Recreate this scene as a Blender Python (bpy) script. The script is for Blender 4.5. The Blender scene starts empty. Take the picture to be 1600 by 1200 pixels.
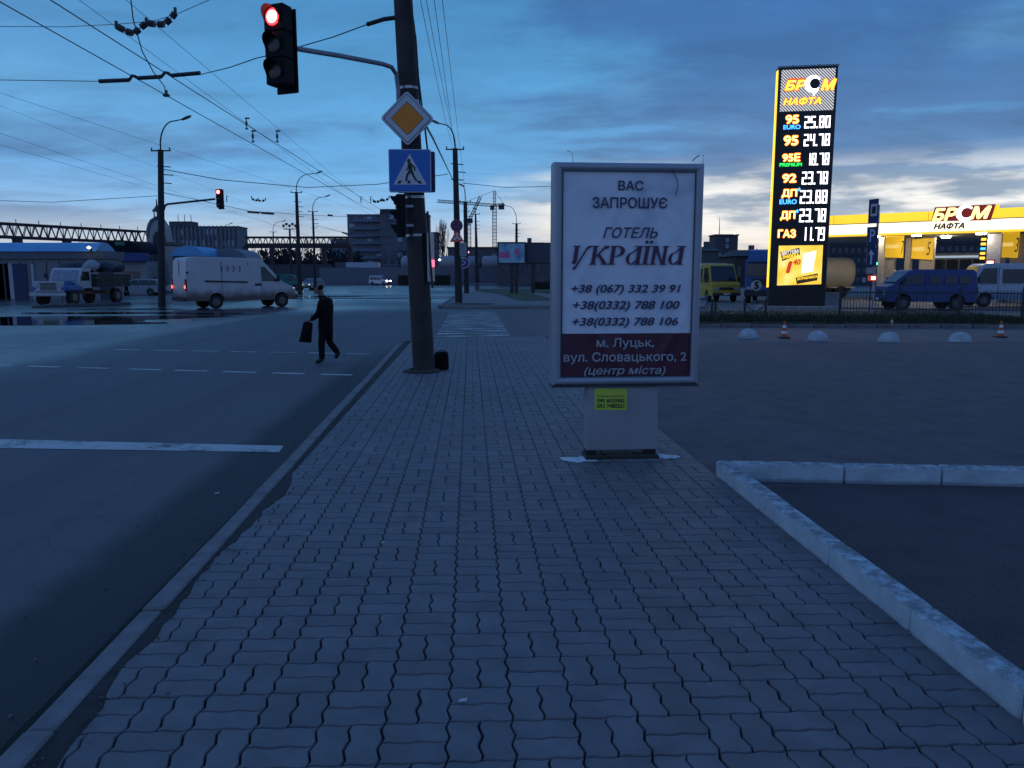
import bpy, bmesh, math, random
from mathutils import Vector, Matrix
R = math.radians
PI = math.pi
random.seed(7)
scn = bpy.context.scene
COL = scn.collection

# ------------------------------------------------------------------ camera
PITCH = math.atan(168/1200)
EYE = 1.58
cam = bpy.data.objects.new('camera', bpy.data.cameras.new('camera'))
COL.objects.link(cam)
cam.location = (0, 0, EYE)
cam.rotation_euler = (PI/2-PITCH, 0, 0)
cam.data.sensor_width = 36
cam.data.lens = 27.0
cam.data.clip_start = 0.05
cam.data.clip_end = 6000
scn.camera = cam

# ------------------------------------------------------------------ world (dusk sky with broken cloud)
world = bpy.data.worlds.new('World'); scn.world = world; world.use_nodes = True
NT = world.node_tree; NT.nodes.clear()
def nd(nt, t, **kw):
    n = nt.nodes.new(t)
    for k, v in kw.items():
        if k.startswith('i_'):
            n.inputs[k[2:].replace('_', ' ')].default_value = v
        else: setattr(n, k, v)
    return n
def mth(nt, op, a, b=None, c=None, clamp=False):
    n = nt.nodes.new('ShaderNodeMath'); n.operation = op; n.use_clamp = clamp
    for i, x in enumerate((a, b, c)):
        if x is None: continue
        if isinstance(x, (int, float)): n.inputs[i].default_value = x
        else: nt.links.new(x, n.inputs[i])
    return n.outputs[0]
def mixc(nt, f, a, b, bt='MIX'):
    n = nt.nodes.new('ShaderNodeMix'); n.data_type = 'RGBA'; n.blend_type = bt
    for s, x in ((n.inputs[0], f), (n.inputs[6], a), (n.inputs[7], b)):
        if isinstance(x, (int, float)): s.default_value = x
        elif isinstance(x, tuple): s.default_value = (*x, 1) if len(x) == 3 else x
        else: nt.links.new(x, s)
    return n.outputs[2]
def ramp(nt, f, stops, interp='LINEAR'):
    n = nt.nodes.new('ShaderNodeValToRGB'); cr = n.color_ramp; cr.interpolation = interp
    while len(cr.elements) < len(stops): cr.elements.new(0.5)
    for e, (p, c) in zip(cr.elements, stops):
        e.position = p; e.color = (*c, 1) if isinstance(c, tuple) else (c, c, c, 1)
    nt.links.new(f, n.inputs[0]); return n.outputs[0]
def smooth(nt, v, a, b):
    n = nt.nodes.new('ShaderNodeMapRange'); n.interpolation_type = 'SMOOTHSTEP'
    nt.links.new(v, n.inputs[0]); n.inputs[1].default_value = a; n.inputs[2].default_value = b
    return n.outputs[0]

tc = nd(NT, 'ShaderNodeTexCoord')
sep = nd(NT, 'ShaderNodeSeparateXYZ'); NT.links.new(tc.outputs['Generated'], sep.inputs[0])
X, Y, Z = sep.outputs
zc = mth(NT, 'MAXIMUM', Z, 0.0)
SUNAZ = R(17)                       # direction of the afterglow, right of the camera heading
glow = mth(NT, 'ADD', mth(NT, 'MULTIPLY', X, math.sin(SUNAZ)), mth(NT, 'MULTIPLY', Y, math.cos(SUNAZ)))  # -1..1
gl = smooth(NT, glow, -0.5, 1.0)
base = ramp(NT, zc, [(0, (.40, .50, .62)), (.06, (.24, .45, .70)), (.13, (.10, .34, .66)), (.24, (.062, .265, .53)),
                     (.36, (.036, .185, .41)), (.6, (.045, .17, .46)), (1, (.055, .17, .48))])
far = ramp(NT, zc, [(0, (.24, .33, .56)), (.3, (.17, .28, .58)), (1, (.06, .17, .44))])
sky = mixc(NT, gl, far, base)
# planar cloud coordinates
den = mth(NT, 'ADD', zc, 0.11)
cmb = nd(NT, 'ShaderNodeCombineXYZ')
NT.links.new(mth(NT, 'DIVIDE', X, den), cmb.inputs[0]); NT.links.new(mth(NT, 'DIVIDE', Y, den), cmb.inputs[1])
def wnoise(scale, loc, sx=1, detail=7, rough=.55, dist=.3):
    mp = nd(NT, 'ShaderNodeMapping'); NT.links.new(cmb.outputs[0], mp.inputs[0])
    mp.inputs['Location'].default_value = loc; mp.inputs['Scale'].default_value = (sx, 1, 1)
    n = nd(NT, 'ShaderNodeTexNoise'); NT.links.new(mp.outputs[0], n.inputs['Vector'])
    n.inputs['Scale'].default_value = scale; n.inputs['Detail'].default_value = detail
    n.inputs['Roughness'].default_value = rough; n.inputs['Distortion'].default_value = dist
    return n.outputs['Fac']
n1 = wnoise(.62, (3.1, 7.7, 0), .8)
n2 = wnoise(1.5, (9.3, 2.2, 4), .55, 8, .6)
azr = mth(NT, 'ARCTAN2', X, Y)                               # 0 = ahead, + right
rightside = smooth(NT, azr, -0.05, 0.32)
leftside = mth(NT, 'SUBTRACT', 1.0, rightside)
cl = mth(NT, 'ADD', mth(NT, 'MULTIPLY', n1, .62), mth(NT, 'MULTIPLY', n2, .38))
cl = mth(NT, 'ADD', cl, mth(NT, 'MULTIPLY', rightside, .10))
lowband = smooth(NT, zc, .0, .10)
cm = mth(NT, 'MULTIPLY', smooth(NT, cl, .47, .60), lowband)
cloudcol = ramp(NT, zc, [(0, (.16, .27, .44)), (.12, (.060, .155, .34)), (.25, (.028, .115, .32)), (.5, (.025, .095, .32)), (1, (.03, .10, .34))])
sky = mixc(NT, mth(NT, 'MULTIPLY', cm, .88), sky, cloudcol)
# paler veil high up ahead
n3 = wnoise(.9, (1.7, 4.4, 8), .7, 6)
veil = mth(NT, 'MULTIPLY', smooth(NT, n3, .48, .72), mth(NT, 'MULTIPLY', smooth(NT, zc, .05, .2), gl))
sky = mixc(NT, mth(NT, 'MULTIPLY', veil, .55), sky, (.125, .36, .62))
# bright breaks low toward the afterglow
mp = nd(NT, 'ShaderNodeMapping'); NT.links.new(tc.outputs['Generated'], mp.inputs[0])
mp.inputs['Scale'].default_value = (1.0, 1.0, 5.2); mp.inputs['Location'].default_value = (.35, .3, .62)
nb = nd(NT, 'ShaderNodeTexNoise'); NT.links.new(mp.outputs[0], nb.inputs['Vector'])
nb.inputs['Scale'].default_value = 4.6; nb.inputs['Detail'].default_value = 6; nb.inputs['Roughness'].default_value = .52
bz = mth(NT, 'MULTIPLY', smooth(NT, zc, .012, .035), mth(NT, 'SUBTRACT', 1.0, smooth(NT, zc, .095, .15)))
baz = mth(NT, 'MULTIPLY', smooth(NT, azr, -0.06, .10), mth(NT, 'SUBTRACT', 1.0, smooth(NT, azr, .75, 1.1)))
bk = mth(NT, 'MULTIPLY', mth(NT, 'MULTIPLY', smooth(NT, nb.outputs['Fac'], .40, .52), bz), baz)
greyveil = mth(NT, 'MULTIPLY', mth(NT, 'MULTIPLY', bz, baz), .75)
sky = mixc(NT, greyveil, sky, (.27, .36, .46))
sky = mixc(NT, mth(NT, 'MULTIPLY', bk, .92), sky, (.86, .86, .84))
# mottled mid-scale structure over the whole vault
n4 = wnoise(2.6, (5.5, 1.3, 2), .6, 8, .62, .6)
mot = ramp(NT, n4, [(.30, .78), (.5, 1.0), (.70, 1.16)])
sky = mixc(NT, .8, sky, mixc(NT, 1.0, sky, mot, 'MULTIPLY'))
# thin warm line at the very horizon
hz = mth(NT, 'MULTIPLY', mth(NT, 'SUBTRACT', 1.0, smooth(NT, zc, .02, .09)), smooth(NT, glow, .0, .85))
sky = mixc(NT, mth(NT, 'MULTIPLY', hz, .66), sky, (.66, .64, .58))
# below horizon: dull ground colour
sky = mixc(NT, smooth(NT, Z, -.02, 0), (.03, .04, .06), sky)
nish = nd(NT, 'ShaderNodeTexSky'); nish.sky_type = 'NISHITA'; nish.sun_disc = False
nish.sun_elevation = R(-1.5); nish.sun_rotation = SUNAZ
bg0 = nd(NT, 'ShaderNodeBackground'); NT.links.new(nish.outputs[0], bg0.inputs[0]); bg0.inputs[1].default_value = .05
bg = nd(NT, 'ShaderNodeBackground'); NT.links.new(sky, bg.inputs[0]); bg.inputs[1].default_value = 1.0
ad = nd(NT, 'ShaderNodeAddShader'); NT.links.new(bg.outputs[0], ad.inputs[0]); NT.links.new(bg0.outputs[0], ad.inputs[1])
out = nd(NT, 'ShaderNodeOutputWorld'); NT.links.new(ad.outputs[0], out.inputs[0])

sun = bpy.data.objects.new('sun', bpy.data.lights.new('sun', 'SUN')); COL.objects.link(sun)
sun.data.energy = 0.03; sun.data.angle = R(12); sun.data.color = (1, .82, .62)
sun.rotation_euler = (R(86), 0, -SUNAZ+PI)
scn.view_settings.view_transform = 'Standard'; scn.view_settings.look = 'None'
scn.view_settings.exposure = 0.2; scn.view_settings.gamma = 1
scn.view_settings.use_curve_mapping = False

# ------------------------------------------------------------------ geometry helpers
cp, sp = math.cos(PITCH), math.sin(PITCH)
def ray(px, py):
    cx = (px-800)/1200; cy = (600-py)/1200
    return Vector((cx, cp+cy*sp, -sp+cy*cp))
def G(px, py, z=0):                       # a point of the photo on a horizontal plane
    r = ray(px, py); t = (z-EYE)/r.z
    return Vector((r.x*t, r.y*t, z))
def P(px, py, d):                         # a point of the photo at a distance
    r = ray(px, py); t = d/r.y
    return Vector((r.x*t, d, EYE+r.z*t))
SA = math.atan(65/1211.7)
def S(u, v, z=0):                         # street frame -> world
    return Vector((u*math.cos(SA)-v*math.sin(SA), u*math.sin(SA)+v*math.cos(SA), z))
def onplane(loc, rz, px, py, y0=0):       # photo point on the upright plane y=y0 of a frame
    r = ray(px, py); n = Vector((-math.sin(rz), math.cos(rz), 0))
    o = Vector(loc)+n*y0; e = Vector((0, 0, EYE))
    t = (o-e).dot(n)/r.dot(n); q = e+r*t-Vector(loc)
    return q.x*math.cos(rz)+q.y*math.sin(rz), q.z

class MB:
    def __init__(s): s.v = []; s.f = []; s.m = []; s.cur = 0
    def add(s, vs, fs):
        b = len(s.v); s.v += [tuple(v) for v in vs]
        for f in fs: s.f.append(tuple(b+i for i in f)); s.m.append(s.cur)
        return s
    def box(s, c, d, rz=0, rx=0, ry=0):
        M_ = Matrix.Translation(c) @ Matrix.Rotation(rz, 4, 'Z') @ Matrix.Rotation(rx, 4, 'X') @ Matrix.Rotation(ry, 4, 'Y')
        vs = [M_ @ Vector((x*d[0]/2, y*d[1]/2, z*d[2]/2)) for x in (-1, 1) for y in (-1, 1) for z in (-1, 1)]
        return s.add(vs, [(0, 1, 3, 2), (4, 6, 7, 5), (0, 4, 5, 1), (2, 3, 7, 6), (0, 2, 6, 4), (1, 5, 7, 3)])
    def bbox(s, c, d, b=.01, rz=0):       # box with chamfered edges (vertical and top)
        M_ = Matrix.Translation(c) @ Matrix.Rotation(rz, 4, 'Z')
        x, y, z = d[0]/2, d[1]/2, d[2]/2
        def ring(ix, zz):
            X_, Y_ = x-ix, y-ix; k = min(b, X_*.9, Y_*.9)
            return [M_ @ Vector(q) for q in [(X_, -Y_+k, zz), (X_, Y_-k, zz), (X_-k, Y_, zz), (-X_+k, Y_, zz), (-X_, Y_-k, zz), (-X_, -Y_+k, zz), (-X_+k, -Y_, zz), (X_-k, -Y_, zz)]]
        rs = [ring(b, -z), ring(0, -z+b), ring(0, z-b), ring(b, z)]
        vs = sum(rs, []); fs = [tuple(range(7, -1, -1)), tuple(range(24, 32))]
        for k in range(3):
            for i in range(8): fs.append((8*k+i, 8*k+(i+1) % 8, 8*k+8+(i+1) % 8, 8*k+8+i))
        return s.add(vs, fs)
    def cyl(s, p, q, r0, r1=None, n=12, caps=True):
        p, q = Vector(p), Vector(q); r1 = r0 if r1 is None else r1
        ax = (q-p).normalized(); t = Vector((0, 0, 1)) if abs(ax.z) < .9 else Vector((1, 0, 0))
        a = ax.cross(t).normalized(); b = ax.cross(a)
        vs = [o+(a*math.cos(2*PI*i/n)+b*math.sin(2*PI*i/n))*r for o, r in ((p, r0), (q, r1)) for i in range(n)]
        fs = [(i, n+i, n+(i+1) % n, (i+1) % n) for i in range(n)]
        if caps: fs += [tuple(range(n)), tuple(range(2*n-1, n-1, -1))]
        return s.add(vs, fs)
    def tube(s, pts, r, n=6, r1=None):
        pts = [Vector(p) for p in pts]; vs = []; m = len(pts); r1 = r if r1 is None else r1
        prev = None
        for i, p in enumerate(pts):
            d = (pts[min(i+1, m-1)]-pts[max(i-1, 0)]).normalized()
            if prev is None:
                t = Vector((0, 0, 1)) if abs(d.z) < .9 else Vector((1, 0, 0)); a = d.cross(t).normalized()
            else: a = (prev-d*prev.dot(d)).normalized()
            prev = a; b = d.cross(a); rr = r+(r1-r)*i/(m-1)
            vs += [p+(a*math.cos(2*PI*k/n)+b*math.sin(2*PI*k/n))*rr for k in range(n)]
        fs = [(i*n+k, i*n+(k+1) % n, (i+1)*n+(k+1) % n, (i+1)*n+k) for i in range(m-1) for k in range(n)]
        fs += [tuple(range(n-1, -1, -1)), tuple(range((m-1)*n, m*n))]
        return s.add(vs, fs)
    def lathe(s, prof, c=(0, 0, 0), n=16, a0=0, a1=2*PI):
        full = abs(a1-a0-2*PI) < 1e-6; k = n if full else n+1
        vs = [(c[0]+r*math.cos(a0+(a1-a0)*i/n), c[1]+r*math.sin(a0+(a1-a0)*i/n), c[2]+z) for r, z in prof for i in range(k)]
        fs = [(j*k+i, j*k+(i+1) % k, (j+1)*k+(i+1) % k, (j+1)*k+i) for j in range(len(prof)-1) for i in range(n)]
        return s.add(vs, fs)
    def prism(s, poly, y0, y1):           # xz polygon (counter-clockwise seen from -y) extruded along y
        n = len(poly)
        vs = [(x, y0, z) for x, z in poly]+[(x, y1, z) for x, z in poly]
        fs = [tuple(range(n)), tuple(range(2*n-1, n-1, -1))]+[(i, n+i, n+(i+1) % n, (i+1) % n) for i in range(n)]
        return s.add(vs, fs)
    def plate(s, poly, z0, z1):           # xy polygon (ccw) extruded along z
        n = len(poly)
        vs = [(x, y, z0) for x, y in poly]+[(x, y, z1) for x, y in poly]
        fs = [tuple(range(n-1, -1, -1)), tuple(range(n, 2*n))]+[(i, (i+1) % n, n+(i+1) % n, n+i) for i in range(n)]
        return s.add(vs, fs)
    def rot(s, M_): s.v = [tuple(M_ @ Vector(v)) for v in s.v]; return s
    def mesh(s, name, mats):
        me = bpy.data.meshes.new(name); me.from_pydata(s.v, [], s.f)
        for m in (mats if isinstance(mats, (list, tuple)) else [mats]): me.materials.append(m)
        if isinstance(mats, (list, tuple)): me.polygons.foreach_set('material_index', s.m)
        me.update(); return me
    def build(s, name, mats, parent=None, smooth=False, loc=None, rz=0, label=None, cat=None, group=None, kind=None, sharp=35):
        me = s.mesh(name, mats)
        if smooth:
            bm = bmesh.new(); bm.from_mesh(me); bmesh.ops.remove_doubles(bm, verts=bm.verts, dist=1e-5)
            for f in bm.faces: f.smooth = True
            for e in bm.edges:
                if len(e.link_faces) == 2 and e.calc_face_angle(0) > R(sharp): e.smooth = False
            bm.to_mesh(me); bm.free()
        return link(name, me, parent, loc, rz, label, cat, group, kind)
def link(name, me, parent=None, loc=None, rz=0, label=None, cat=None, group=None, kind=None):
    o = bpy.data.objects.new(name, me); COL.objects.link(o); o.parent = parent
    if loc is not None: o.location = loc
    if rz: o.rotation_euler = (0, 0, rz)
    if label: o['label'] = label
    if cat: o['category'] = cat
    if group: o['group'] = group
    if kind: o['kind'] = kind
    return o
def thing(name, label, cat, loc, rz=0, group=None):
    return link(name, None, None, loc, rz, label, cat, group)
def struct(name, mb, m, **k): return mb.build(name, m, kind='structure', **k)
KIDS = {}
def copy_tree(o, parent=None, loc=None, rz=None, label=None):
    c = o.copy(); COL.objects.link(c); c.parent = parent
    if loc is not None: c.location = loc
    if rz is not None: c.rotation_euler = (0, 0, rz)
    if label: c['label'] = label
    for ch in list(o.children): copy_tree(ch, c)
    return c

# ------------------------------------------------------------------ materials
MATS = {}
def mat(name, col, rough=.75, metal=0, var=.18, scale=6, bump=0, bscale=60, spec=.5, col2=None, detail=5, dirt=None):
    m = bpy.data.materials.new(name); m.use_nodes = True; nt = m.node_tree
    b = nt.nodes['Principled BSDF']
    t = nd(nt, 'ShaderNodeTexCoord')
    n = nd(nt, 'ShaderNodeTexNoise'); nt.links.new(t.outputs['Object'], n.inputs['Vector'])
    n.inputs['Scale'].default_value = scale; n.inputs['Detail'].default_value = detail
    c1 = tuple(max(0, c*(1-var)) for c in col); c2 = tuple(min(1, c*(1+var)) for c in (col2 or col))
    cc = ramp(nt, n.outputs['Fac'], [(.3, c1), (.7, c2)])
    if dirt:                                # (colour, z0, z1): road grime below a height, with a ragged edge
        sx = nd(nt, 'ShaderNodeSeparateXYZ'); nt.links.new(t.outputs['Object'], sx.inputs[0])
        zz = mth(nt, 'ADD', sx.outputs[2], mth(nt, 'MULTIPLY', mth(nt, 'SUBTRACT', n.outputs['Fac'], .5), .5))
        f = mth(nt, 'SUBTRACT', 1.0, smooth(nt, zz, dirt[1], dirt[2]))
        cc = mixc(nt, f, cc, dirt[0])
    nt.links.new(cc, b.inputs['Base Color'])
    b.inputs['Metallic'].default_value = metal; b.inputs['Specular IOR Level'].default_value = spec
    rr = nd(nt, 'ShaderNodeMapRange'); nt.links.new(n.outputs['Fac'], rr.inputs[0])
    rr.inputs[3].default_value = max(.02, rough-.1); rr.inputs[4].default_value = min(1, rough+.1)
    nt.links.new(rr.outputs[0], b.inputs['Roughness'])
    if bump:
        n2 = nd(nt, 'ShaderNodeTexNoise'); nt.links.new(t.outputs['Object'], n2.inputs['Vector']); n2.inputs['Scale'].default_value = bscale
        n2.inputs['Detail'].default_value = 4
        bp = nd(nt, 'ShaderNodeBump'); bp.inputs['Strength'].default_value = bump; bp.inputs['Distance'].default_value = .01
        nt.links.new(n2.outputs['Fac'], bp.inputs['Height']); nt.links.new(bp.outputs[0], b.inputs['Normal'])
    MATS[name] = m; return m
def emat(name, col, s=1.0, base=(.02, .02, .02), var=0, scale=3):
    m = bpy.data.materials.new(name); m.use_nodes = True; nt = m.node_tree; b = nt.nodes['Principled BSDF']
    b.inputs['Base Color'].default_value = (*base, 1); b.inputs['Roughness'].default_value = .5
    b.inputs['Emission Color'].default_value = (*col, 1); b.inputs['Emission Strength'].default_value = s
    if var:
        t = nd(nt, 'ShaderNodeTexCoord'); n = nd(nt, 'ShaderNodeTexNoise'); nt.links.new(t.outputs['Object'], n.inputs['Vector'])
        n.inputs['Scale'].default_value = scale
        nt.links.new(ramp(nt, n.outputs['Fac'], [(.3, tuple(c*(1-var) for c in col)), (.7, tuple(min(1, c*(1+var)) for c in col))]), b.inputs['Emission Color'])
    return m
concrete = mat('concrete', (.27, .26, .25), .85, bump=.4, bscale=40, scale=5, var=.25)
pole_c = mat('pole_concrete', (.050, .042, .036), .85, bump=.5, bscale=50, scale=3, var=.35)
pole_far = mat('far_pole_paint', (.028, .028, .03), .8)
steel = mat('galvanised_steel', (.3, .31, .33), .45, metal=.7)
darkmetal = mat('dark_metal', (.03, .031, .034), .5)
black = mat('black_plastic', (.014, .014, .015), .5)
rubber = mat('rubber', (.018, .018, .018), .8)
glass = mat('vehicle_glass', (.012, .015, .018), .08, spec=.8, var=.05)
chrome = mat('chrome', (.5, .5, .5), .2, metal=1)
wire_m = mat('wire', (.02, .02, .022), .6)
white_p = mat('white_paint', (.72, .72, .70), .45, var=.08)
red_p = mat('red_paint', (.5, .02, .02), .4)
blue_p = mat('blue_sign', (.012, .16, .52), .35, var=.06)
yellow_p = mat('yellow_sign', (.92, .27, .004), .35, var=.06)
sign_w = mat('sign_white', (.62, .63, .63), .35, var=.06)
black_p = mat('black_paint', (.012, .012, .012), .4)

import numpy as np
from mathutils.geometry import delaunay_2d_cdt
def fontmesh(s, shear=0, res=4):                # glyph outlines filled by non-zero winding
    cu = bpy.data.curves.new('lettering', 'FONT'); cu.body = s; cu.shear = shear; cu.resolution_u = res; cu.fill_mode = 'NONE'
    o = bpy.data.objects.new('tmp', cu); me = bpy.data.meshes.new_from_object(o)
    pts = [Vector((v.co.x, v.co.y)) for v in me.vertices]; ed = [tuple(e.vertices) for e in me.edges]
    bpy.data.meshes.remove(me); bpy.data.objects.remove(o); bpy.data.curves.remove(cu)
    if not pts: return [], []
    dirs = ed                                   # outline edges keep their direction
    vo, _, tri, *_r = delaunay_2d_cdt(pts, dirs, [], 0, 1e-5)
    E0 = np.array([pts[a] for a, b in dirs]); E1 = np.array([pts[b] for a, b in dirs]); fs = []
    for t in tri:
        c = (vo[t[0]]+vo[t[1]]+vo[t[2]])/3
        up = (E0[:, 1] <= c.y) & (E1[:, 1] > c.y); dn = (E0[:, 1] > c.y) & (E1[:, 1] <= c.y)
        cr = (E1[:, 0]-E0[:, 0])*(c.y-E0[:, 1])-(c.x-E0[:, 0])*(E1[:, 1]-E0[:, 1])
        if int((up & (cr > 0)).sum())-int((dn & (cr < 0)).sum()): fs.append(tuple(t))
    return vo, fs
def text_box(s, x0, z0, x1, z1, y, m, parent, shear=0, bold=.015, name='lettering', thick=.0, rot=0):
    vs, fs = fontmesh(s, shear)
    if not vs: return None
    ax, bx = min(v.x for v in vs)-bold, max(v.x for v in vs)+bold; ay, by = min(v.y for v in vs)-bold, max(v.y for v in vs)+bold
    cx, cz = (x0+x1)/2, (z0+z1)/2; mb = MB()
    sh = [(0, 0)] if bold <= 0 else [(bold*math.cos(a), bold*math.sin(a)) for a in [k*PI/4 for k in range(8)]]
    for i, (dx, dy) in enumerate(sh):           # heavier stroke: the glyph repeated in a tight ring, each a hair in front of the last
        out_ = []
        for v in vs:
            X_ = x0+(v.x+dx-ax)/(bx-ax)*(x1-x0)-cx; Z_ = z0+(v.y+dy-ay)/(by-ay)*(z1-z0)-cz
            out_.append((cx+X_*math.cos(rot)-Z_*math.sin(rot), y-i*.0001, cz+X_*math.sin(rot)+Z_*math.cos(rot)))
        mb.add(out_, fs)
    return mb.build(name, m, parent)
SEG = {'0': 'abcdef', '1': 'bc', '2': 'abged', '3': 'abgcd', '4': 'fgbc', '5': 'afgcd', '6': 'afgcde', '7': 'abc', '8': 'abcdefg', '9': 'abcdfg'}
def led(t, s, b, m, y, w=.32):                  # seven segment price digits, thick and rounded
    L, rz = t.location, t.rotation_euler.z; ym = (b[1]+b[3])/2; xm = (b[0]+b[2])/2
    X0, X1 = onplane(L, rz, b[0], ym, y)[0], onplane(L, rz, b[2], ym, y)[0]; Z1, Z0 = onplane(L, rz, xm, b[1], y)[1], onplane(L, rz, xm, b[3], y)[1]
    adv = [.45 if c == '.' else 1.0 for c in s]; u = (X1-X0)/(sum(adv)-.12); x = X0; H = Z1-Z0; dw = u*.84; t_ = dw*w
    for c, a in zip(s, adv):
        mb = MB()
        if c == '.': mb.bbox((x+.10*u, y, Z0+t_*.5), (t_, .01, t_), .003)
        else:
            P_ = {'a': (x, x+dw, Z1-t_, Z1), 'g': (x, x+dw, (Z0+Z1-t_)/2, (Z0+Z1+t_)/2), 'd': (x, x+dw, Z0, Z0+t_), 'f': (x, x+t_, (Z0+Z1)/2, Z1), 'e': (x, x+t_, Z0, (Z0+Z1)/2), 'b': (x+dw-t_, x+dw, (Z0+Z1)/2, Z1), 'c': (x+dw-t_, x+dw, Z0, (Z0+Z1)/2)}
            for k, g in enumerate(SEG[c]):
                q = P_[g]; mb.box(((q[0]+q[1])/2, y-k*.0005, (q[2]+q[3])/2), (q[1]-q[0]-.012, .01, q[3]-q[2]-.012))
        mb.build('price_digit' if c != '.' else 'decimal_point', m, t); x += a*u
def ptext(t, s, b, m, y=0, **k):          # b = px box in the photo (x0,y0,x1,y1) on plane y of thing t
    L, rz = t.location, t.rotation_euler.z; xm, ym = (b[0]+b[2])/2, (b[1]+b[3])/2
    x0 = onplane(L, rz, b[0], ym, y)[0]; x1 = onplane(L, rz, b[2], ym, y)[0]
    z1 = onplane(L, rz, xm, b[1], y)[1]; z0 = onplane(L, rz, xm, b[3], y)[1]
    return text_box(s, x0, z0, x1, z1, y, m, t, **k)
def ppoly(t, pts, y): return [onplane(t.location, t.rotation_euler.z, a, b, y) for a, b in pts]

def skinned(name, V, E, m, parent, sub=2, **k):
    me = bpy.data.meshes.new(name); me.from_pydata([v[0] for v in V], E, []); me.materials.append(m)
    o = link(name, me, parent, **k)
    md = o.modifiers.new('skin', 'SKIN'); md.use_smooth_shade = True
    for i, v in enumerate(V):
        r = v[1]; sv = me.skin_vertices[0].data[i]; sv.radius = (r, r) if isinstance(r, (int, float)) else r
    me.skin_vertices[0].data[0].use_root = True
    s2 = o.modifiers.new('sub', 'SUBSURF'); s2.levels = sub; s2.render_levels = sub
    return o


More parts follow.
